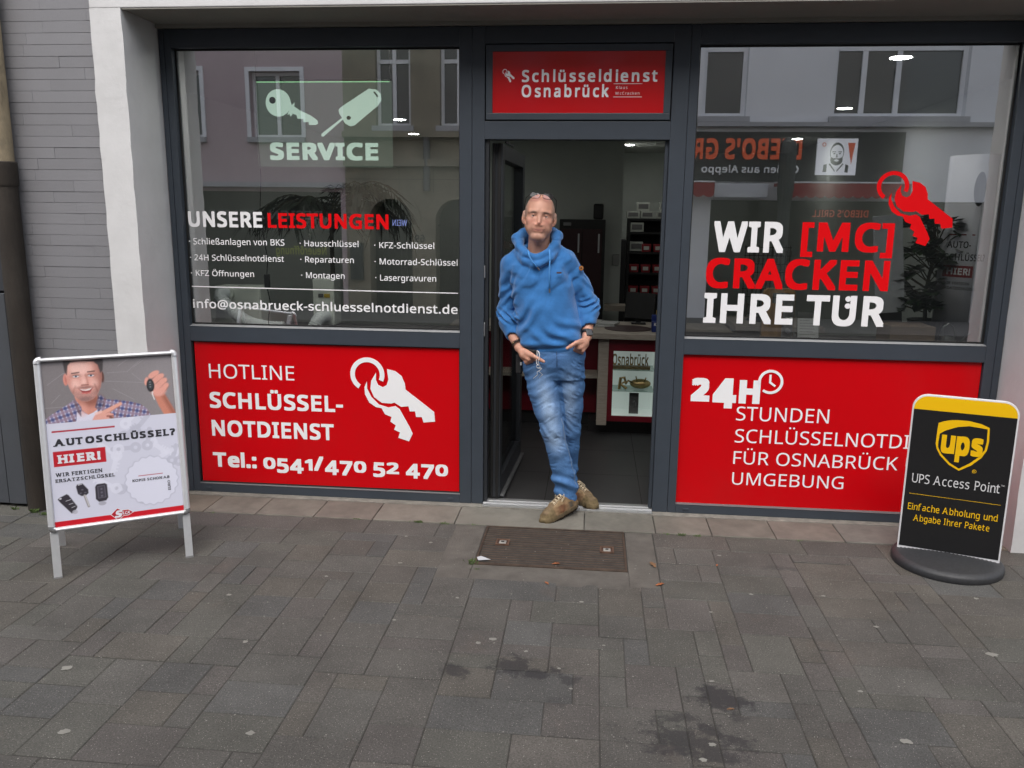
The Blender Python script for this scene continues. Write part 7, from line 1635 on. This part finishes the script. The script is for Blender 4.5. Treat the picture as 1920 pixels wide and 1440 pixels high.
    for nm, P_, r_, m_ in (('inner_seam', [(.478, -.15, .60), (.486, -.15, .55), (.500, -.15, .47), (.524, -.13, .36), (.545, -.12, .26), (.560, -.12, .18), (.562, -.12, .12)], .0010, Mst),
                           ('fly_seam', [(.434, -.19, .995), (.437, -.19, .95), (.442, -.18, .905)], .0016, Mdk), ('pocket_seam', [(.250, -.13, .905), (.270, -.16, .918), (.292, -.175, .935), (.318, -.18, .965)], .0014, Mst), ('pocket_seam', [(.540, -.18, 1.004), (.560, -.17, .998), (.585, -.13, .990)], .0014, Mst)):
        if len(P_) > 4:
            Q = []; 
            for a, b in zip(P_, P_[1:]): Q += [tuple(Vector(a).lerp(Vector(b), i / 8)) for i in range(8)]
            P_ = Q + [P_[-1]]
        m = MB(); m.tube(on_surface(P_), r_, 6); m.build(nm, m_, jn, smooth=True)
    def hem(c, rx_, ry_, z, tilt):
        m = MB(); m.tube([(c[0] + rx_ * math.cos(a), c[1] + ry_ * math.sin(a), z + tilt * math.cos(a)) for a in [2 * math.pi * i / 28 for i in range(28)]], .0055, 8, closed=True, flat=(.5, 1.6)); m.build('turned_hem', mat('pale_denim_hem', (.17, .28, .48), .85, var=.25, vscale=60), jn, smooth=True)
    hem((.513, -.090), .0575, .058, .066, .010); hem((.506, .124), .052, .052, .092, 0)
    # belt showing at his waist
    m = MB(); m.tube([(.258, -.122, .985), (.275, -.160, .986), (.300, -.176, .986), (.330, -.180, .984)], .012, 8, flat=(.25, 1.0)); m.build('belt', mat('black_belt', (.012, .012, .012), .45), t, smooth=True)

    # ---------------- hiking shoes
    def shoe(org, yaw, roll, pitch, nm):
        S = Field(np.arange(-.072, .072, .0033), np.arange(-.20, .13, .0033), np.arange(-.01, .15, .0033))
        S.loft([(.0, -.040, .040, -.04, .132), (.012, -.047, .047, -.04, .146), (.030, -.048, .048, -.04, .147), (.042, -.044, .044, -.038, .140)], .01, 3.2)
        S.cap((0, .055, .055), (0, .035, .115), .040, .036, .03); S.cap((0, .03, .06), (0, -.055, .062), .046, .043, .03); S.cap((0, -.06, .056), (0, -.125, .044), .043, .040, .02); S.cap((0, .02, .10), (0, -.06, .075), .026, .022, .02)
        S.cap((0, .042, .14), (0, .042, .10), .028, .025, .006, cut=True)
        u = waves(51, .03); S.push(lambda X, Y, Z: (.0015 * u(X, Y, Z) + .003 * np.sin(Y * 2 * np.pi / .016) * (Z < .012)).astype('f'), (-1, -1, -1), (1, 1, 1))
        def colr(x, y, z):
            c = np.ones((len(x), 3)) * np.array((.215, .145, .080))
            def lay(m, q, k=1): m = np.clip(m, 0, 1)[:, None] * k; c[:] = c * (1 - m) + np.array(q) * m
            lay((z < .040), (.150, .115, .070), 1); lay((z < .016), (.035, .026, .018), 1); lay((y < -.105) * (z > .02), (.14, .105, .055), .9); lay((np.abs(x) > .022) * bell(y, -.05, .035) * (z > .045) * (z < .085), (.145, .065, .035), .9)
            lay((np.abs(x) > .025) * bell(y, .02, .016) * (z > .045) * (z < .08), (.075, .07, .06), .9); lay((np.abs(x) < .022) * (z > .062) * (y < .03), (.16, .115, .07), .8); lay(bell(np.abs(x), .024, .002) * (z > .05) * (y > -.1), (.30, .22, .13), .8)
            c *= (1 + .12 * waves(52, .02)(x, y, z))[:, None]; return c
        sh = thing(nm, None, None, org); sh.parent = t; sh.location = Vector(org) - Vector(t.location)
        mtx = Matrix.Rotation(yaw, 4, 'Z') @ Matrix.Rotation(roll, 4, 'Y') @ Matrix.Rotation(pitch, 4, 'X')
        def fix(o): o.data.transform(mtx); return o
        V, F = S.mesh(); me = bpy.data.meshes.new('upper'); me.from_pydata(V.tolist(), [], F.tolist()); me.polygons.foreach_set('use_smooth', [True] * len(F))
        ca = me.color_attributes.new('hue', 'FLOAT_COLOR', 'POINT'); ca.data.foreach_set('color', np.c_[np.clip(colr(V[:, 0], V[:, 1], V[:, 2]), 0, 1), np.ones(len(V))].astype('f').ravel())
        up_ = bpy.data.objects.new('upper', me); COL.objects.link(up_); me.materials.append(mat('tan_suede', (.2, .14, .08), .85, attr='hue', bump=.0012, bscale=260, spec=.2)); up_.parent = sh; fix(up_)
        m = MB()
        for i in range(5):
            y, z = .008 - i * .020, .131 - i * .0070; w = .019
            m.tube([(-w, y, z - .004), (0, y - .006, z + .006), (w, y - .012, z - .008)]  , .0032, 6); m.tube([(w, y, z - .004), (0, y - .006, z + .004), (-w, y - .012, z - .008)], .0032, 6)
        for sx in (-1, 1): m.tube([(0, .02, .120), (sx * .018, .0, .132), (sx * .036, -.022, .112), (sx * .030, -.030, .098), (sx * .010, -.005, .112), (0, .015, .118)], .0022, 6); m.tube([(0, .018, .118), (sx * .02, -.02, .110), (sx * .034, -.045, .082)], .0022, 6)
        fix(m.build('laces', mat('cream_lace', (.52, .43, .30), .8), sh, world=False, smooth=True))
        return sh
    shoe((.500, -.120, .020), R(-42), R(0), R(11), 'shoe'); shoe((.575, .118, .004), R(38), 0, R(0), 'shoe')

    # ---------------- spectacles pushed up on the head, watch and wristbands
    gl = thing('glasses', None, None, tuple(H(0, -.07, .11))); gl.parent = t; gl.location = Vector(H(0, -.07, .11)) - Vector(t.location)
    Mg, Ml = mat('thin_black_frame', (.015, .014, .016), .35), glass_mat('spectacle_lens', .030, (.80, .72, .82))
    for sx in (-1, 1):
        pts = []; 
        for i in range(28):
            a = 2 * math.pi * i / 28; ca, sa = math.cos(a), math.sin(a)
            x = sx * .034 + .0265 * math.copysign(abs(ca) ** .7, ca); v = .0185 * math.copysign(abs(sa) ** .75, sa)
            pts.append(H(x, -.078 + v * .55 + .012 * (abs(x) / .06) ** 2, .112 + v * .85))
        m = MB(); m.tube(pts, .0013, 6, closed=True); rim = m.build('rim', Mg, gl, smooth=True)
        m = MB(); m.add([tuple(p) for p in pts], [tuple(range(28))]); m.build('lens', Ml, gl)
        m = MB(); m.tube([H(sx * .060, -.064, .116), H(sx * .0805, -.040, .098), H(sx * .0835, -.010, .066), H(sx * .0835, .012, .036), H(sx * .083, .028, .018)], .0021, 6); m.build('temple', Mg, gl, smooth=True)
    m = MB(); m.tube([H(-.008, -.080, .114), H(0, -.083, .118), H(.008, -.080, .114)], .0014, 6); m.build('bridge', Mg, gl, smooth=True)
    def band(c, ax, r, th, wd_b, m_, nm, par=t):
        q = Vector(ax).normalized().to_track_quat('Z', 'Y').to_matrix(); m = MB()
        m.tube([tuple(Vector(c) + q @ Vector((r * math.cos(a), r * math.sin(a), 0))) for a in [2 * math.pi * i / 24 for i in range(24)]], th, 8, closed=True, flat=(1, wd_b)); return m.build(nm, m_, par, smooth=True), q
    ax = (.603 - .606, -.098 + .045, 1.070 - 1.15); o, q = band((.6035, -.085, 1.092), ax, .0295, .0036, 2.6, mat('black_watch_strap', (.014, .014, .015), .5), 'watch')
    m = MB(); c = Vector((.6035, -.085, 1.092)) + Vector((.012, -.030, .003)); m.box(-.018, .018, -.005, .005, -.019, .019, Matrix.Translation(c) @ Matrix.Rotation(R(20), 4, 'Z') @ Matrix.Rotation(R(-32), 4, 'X')); w_ = m.build('watch_case', mat('dark_watch_case', (.03, .032, .036), .3, .4), o, bevel=.003)
    ax = (.219 - .176, -.112 + .040, .998 - 1.072)
    for k, (mm, th) in enumerate(((mat('brown_bead', (.05, .018, .010), .4), .0042), (mat('black_leather_cord', (.014, .012, .012), .5), .0034), (mat('dark_bead', (.06, .03, .018), .4), .0042))):
        c = Vector((.2085, -.095, 1.016)) + Vector(ax).normalized() * (.0085 * k - .006); q = Vector(ax).normalized().to_track_quat('Z', 'Y').to_matrix(); m = MB(); n_ = 22
        if k == 1: band(tuple(c), ax, .0305, .0034, 1.0, mm, 'wristband'); continue
        for i in range(n_):
            a = 2 * math.pi * i / n_; p = c + q @ Vector((.0305 * math.cos(a), .0305 * math.sin(a), 0)); m.ell(tuple(p), (th,) * 3, 7, 5)
        m.build('bead_bracelet', mm, t, smooth=True)
    m = MB(); m.ell((.187, -.112, 1.022), (.007, .006, .007), 10, 6); m.build('brass_bead', mat('old_brass', (.30, .22, .10), .4, .8), t, smooth=True)
man()

def keys():
    t = thing('key_bunch', "steel snap hook with bent lock-pick wires hanging at the man's belt beside his thumb", 'keys', (.333, -.2, .98))
    Mk = mat('polished_steel', (.80, .80, .78), .35, .55); y = -.2155
    m = MB(); q = [(.326, -.196, .992), (.329, -.206, .998), (.338, -.214, .992), (.343, y, .976), (.341, y - .002, .955), (.336, y - .004, .935), (.343, y, .922), (.336, y, .916), (.327, y + .002, .926), (.326, y + .004, .95), (.329, -.206, .975)]
    m.tube(q, .0026, 8, closed=True); m.build('snap_hook', Mk, t, smooth=True)
    m = MB(); m.tube([(.337 + .010 * math.cos(a), y + .004, .910 + .010 * math.sin(a)) for a in [2 * math.pi * i / 18 for i in range(18)]], .0015, 6, closed=True); m.build('split_ring', Mk, t, smooth=True)
    for P_ in ([(.340, .902), (.352, .893), (.330, .876), (.333, .860), (.309, .838)], [(.345, .905), (.357, .896), (.340, .880), (.361, .862), (.342, .842)]):
        m = MB(); m.tube([(a, y + .010 + .02 * (.9 - b), b) for a, b in P_], .0017, 6); m.build('pick_wire', Mk, t, smooth=True)
    # black pouch hanging beside his waist
    t = thing('belt_pouch', 'black pouch with a dangling strap at the waist of the man by the door post', 'pouch', (.235, -.06, .92))
    m = MB(); m.box(.200, .238, -.10, -.02, .84, .955); m.build('pouch', mat('black_nylon', (.010, .010, .011), .7), t, bevel=.012, segs=3)
    m = MB(); m.box(.226, .2355, -.112, -.104, .895, .912); m.build('strap_end', mat('pale_tag', (.5, .5, .5), .5), t)
keys()
# ------------------------------------------------------------------ small things on the paving
def litter():
    Ml = [mat('rusty_leaf', (.30, .095, .030), .7, var=.3, vscale=40), mat('brown_leaf', (.16, .085, .04), .8, var=.3, vscale=40)]
    spots = [(.484, -.815, .3, 'orange dry leaf lying on the bars of the grate', 0, .022), (.975, -.765, 1.9, 'long curled brown leaf on the concrete right of the grate', 1, .036), (.993, -.994, .6, 'orange lobed leaf on the concrete below the curled leaf', 0, .026), (.451, -1.045, 2.2, 'small torn leaf just below the front edge of the grate', 0, .017), (1.169, -2.002, .2, 'dark red leaf in the oil stain at the bottom right', 1, .015), (1.30, -.73, 1.2, 'small orange leaf on the paving right of the long joint', 0, .014)]
    for x, y, a, lab, k, s in spots:
        V = []; n = 10; m = MB()
        for i in range(n + 1):
            u = i / n; w = math.sin(math.pi * u) ** .8 * (.45 + .18 * math.sin(u * 17)); h = .12 * math.sin(math.pi * u) + .05
            for sgn in (-1, 0, 1): V.append(((u - .5) * 2 * s, sgn * w * s * .75, (h * s * .55 if sgn == 0 else h * s * 1.15) + .002))
        F = []
        for i in range(n):
            for j in (0, 1): F.append((i * 3 + j, i * 3 + j + 1, i * 3 + 4 + j, i * 3 + 3 + j))
        c, d = math.cos(a), math.sin(a)
        o = link_mesh('dry_leaf', [(x + p * c - q * d, y + p * d + q * c, r) for p, q, r in V], F, Ml[k], smooth=True); so = o.modifiers.new('thickness', 'SOLIDIFY'); so.thickness = .0006
        tag(o, lab, 'leaf', 'dry leaves on the paving')
    Mg = mat('trodden_gum', (.19, .185, .165), .8, var=.2)
    G = [(.261, -1.606, .018), (.404, -1.688, .009), (.203, -1.644, .012), (-.188, -1.493, .010), (.719, -1.603, .008), (1.736, -2.121, .020), (1.126, -1.823, .011), (2.46, -.959, .013), (1.413, -1.045, .011), (1.034, -2.299, .014), (1.673, -1.826, .010), (1.076, -2.216, .013), (2.296, -1.485, .024), (-1.107, -2.401, .020), (-1.348, -2.024, .022), (-.481, -2.334, .016), (.593, -1.937, .008), (.543, -1.801, .008), (-1.0, -1.35, .012), (-.62, -1.1, .010), (-.3, -.9, .012), (1.75, -1.02, .010), (1.9, -1.3, .012), (-.75, -1.75, .012), (.05, -1.25, .010), (.62, -1.22, .012), (1.2, -1.25, .009), (-.2, -.62, .012), (-.35, -.55, .009), (1.33, -.6, .011)]
    b = MB(); rr = random.Random(4)
    for x, y, r in G:
        n = 14; k = [rr.uniform(.7, 1.15) for _ in range(n)]
        b.add([(x + r * k[i] * math.cos(2 * math.pi * i / n), y + r * .8 * k[i] * math.sin(2 * math.pi * i / n), .0022) for i in range(n)] + [(x, y, .0034)], [(i, (i + 1) % n, n) for i in range(n)])
    for _ in range(420):
        x, y = rr.uniform(-2.4, 2.8), rr.uniform(-2.7, -.36); r = rr.uniform(.0015, .0045)
        b.add([(x + r * math.cos(a) * rr.uniform(.6, 1.3), y + r * math.sin(a) * rr.uniform(.6, 1.3), .0024) for a in (0, 1.2, 2.5, 3.8, 5)], [(0, 1, 2, 3, 4)])
    tag(b.build('gum_and_grit', Mg), kind='stuff')
    # grass and moss in the joint along the ledge
    b = MB()
    def tuft(x, y, n, h):
        for _ in range(n):
            a = rr.uniform(0, 6.28); l = h * rr.uniform(.5, 1.2); px, py = x + rr.gauss(0, .012), y + rr.gauss(0, .004); w = .0014
            dx, dy = math.cos(a), math.sin(a)
            b.add([(px - dy * w, py + dx * w, 0), (px + dy * w, py - dx * w, 0), (px + dx * l * .4, py + dy * l * .4, l * .75), (px + dx * l * .75, py + dy * l * .75, l * .8)], [(0, 1, 2), (1, 3, 2)])
    for x, y, n, h in ((-.33, -.335, 40, .016), (-.18, -.34, 22, .016), (-.68, -.335, 18, .012), (1.16, -.345, 34, .016), (1.25, -.345, 26, .014), (1.08, -.34, 16, .012), (.055, -.84, 26, .022), (.06, -.87, 20, .02), (.095, -.93, 10, .012), (-2.58, -.47, 40, .03), (-2.72, -.44, 26, .022), (-2.50, -.5, 26, .02), (-1.55, -.34, 10, .01), (.0, -.335, 12, .012), (1.8, -.34, 8, .01)): tuft(x, y, n, h)
    tag(b.build('joint_grass', mat('joint_grass_green', (.075, .12, .03), .7, var=.4, vscale=30)), kind='stuff')
    o = MB().prism([(.075, -.785), (.095, -.77), (.150, -.815), (.088, -.825)], lambda u, v, w: (u, v, .003 + w + (u - .07) * .05), .0012).build('paper_scrap', mat('scrap_white', (.45, .46, .48), .6)); tag(o, 'crumpled white paper scrap caught at the left edge of the grate', 'paper scrap')
litter()
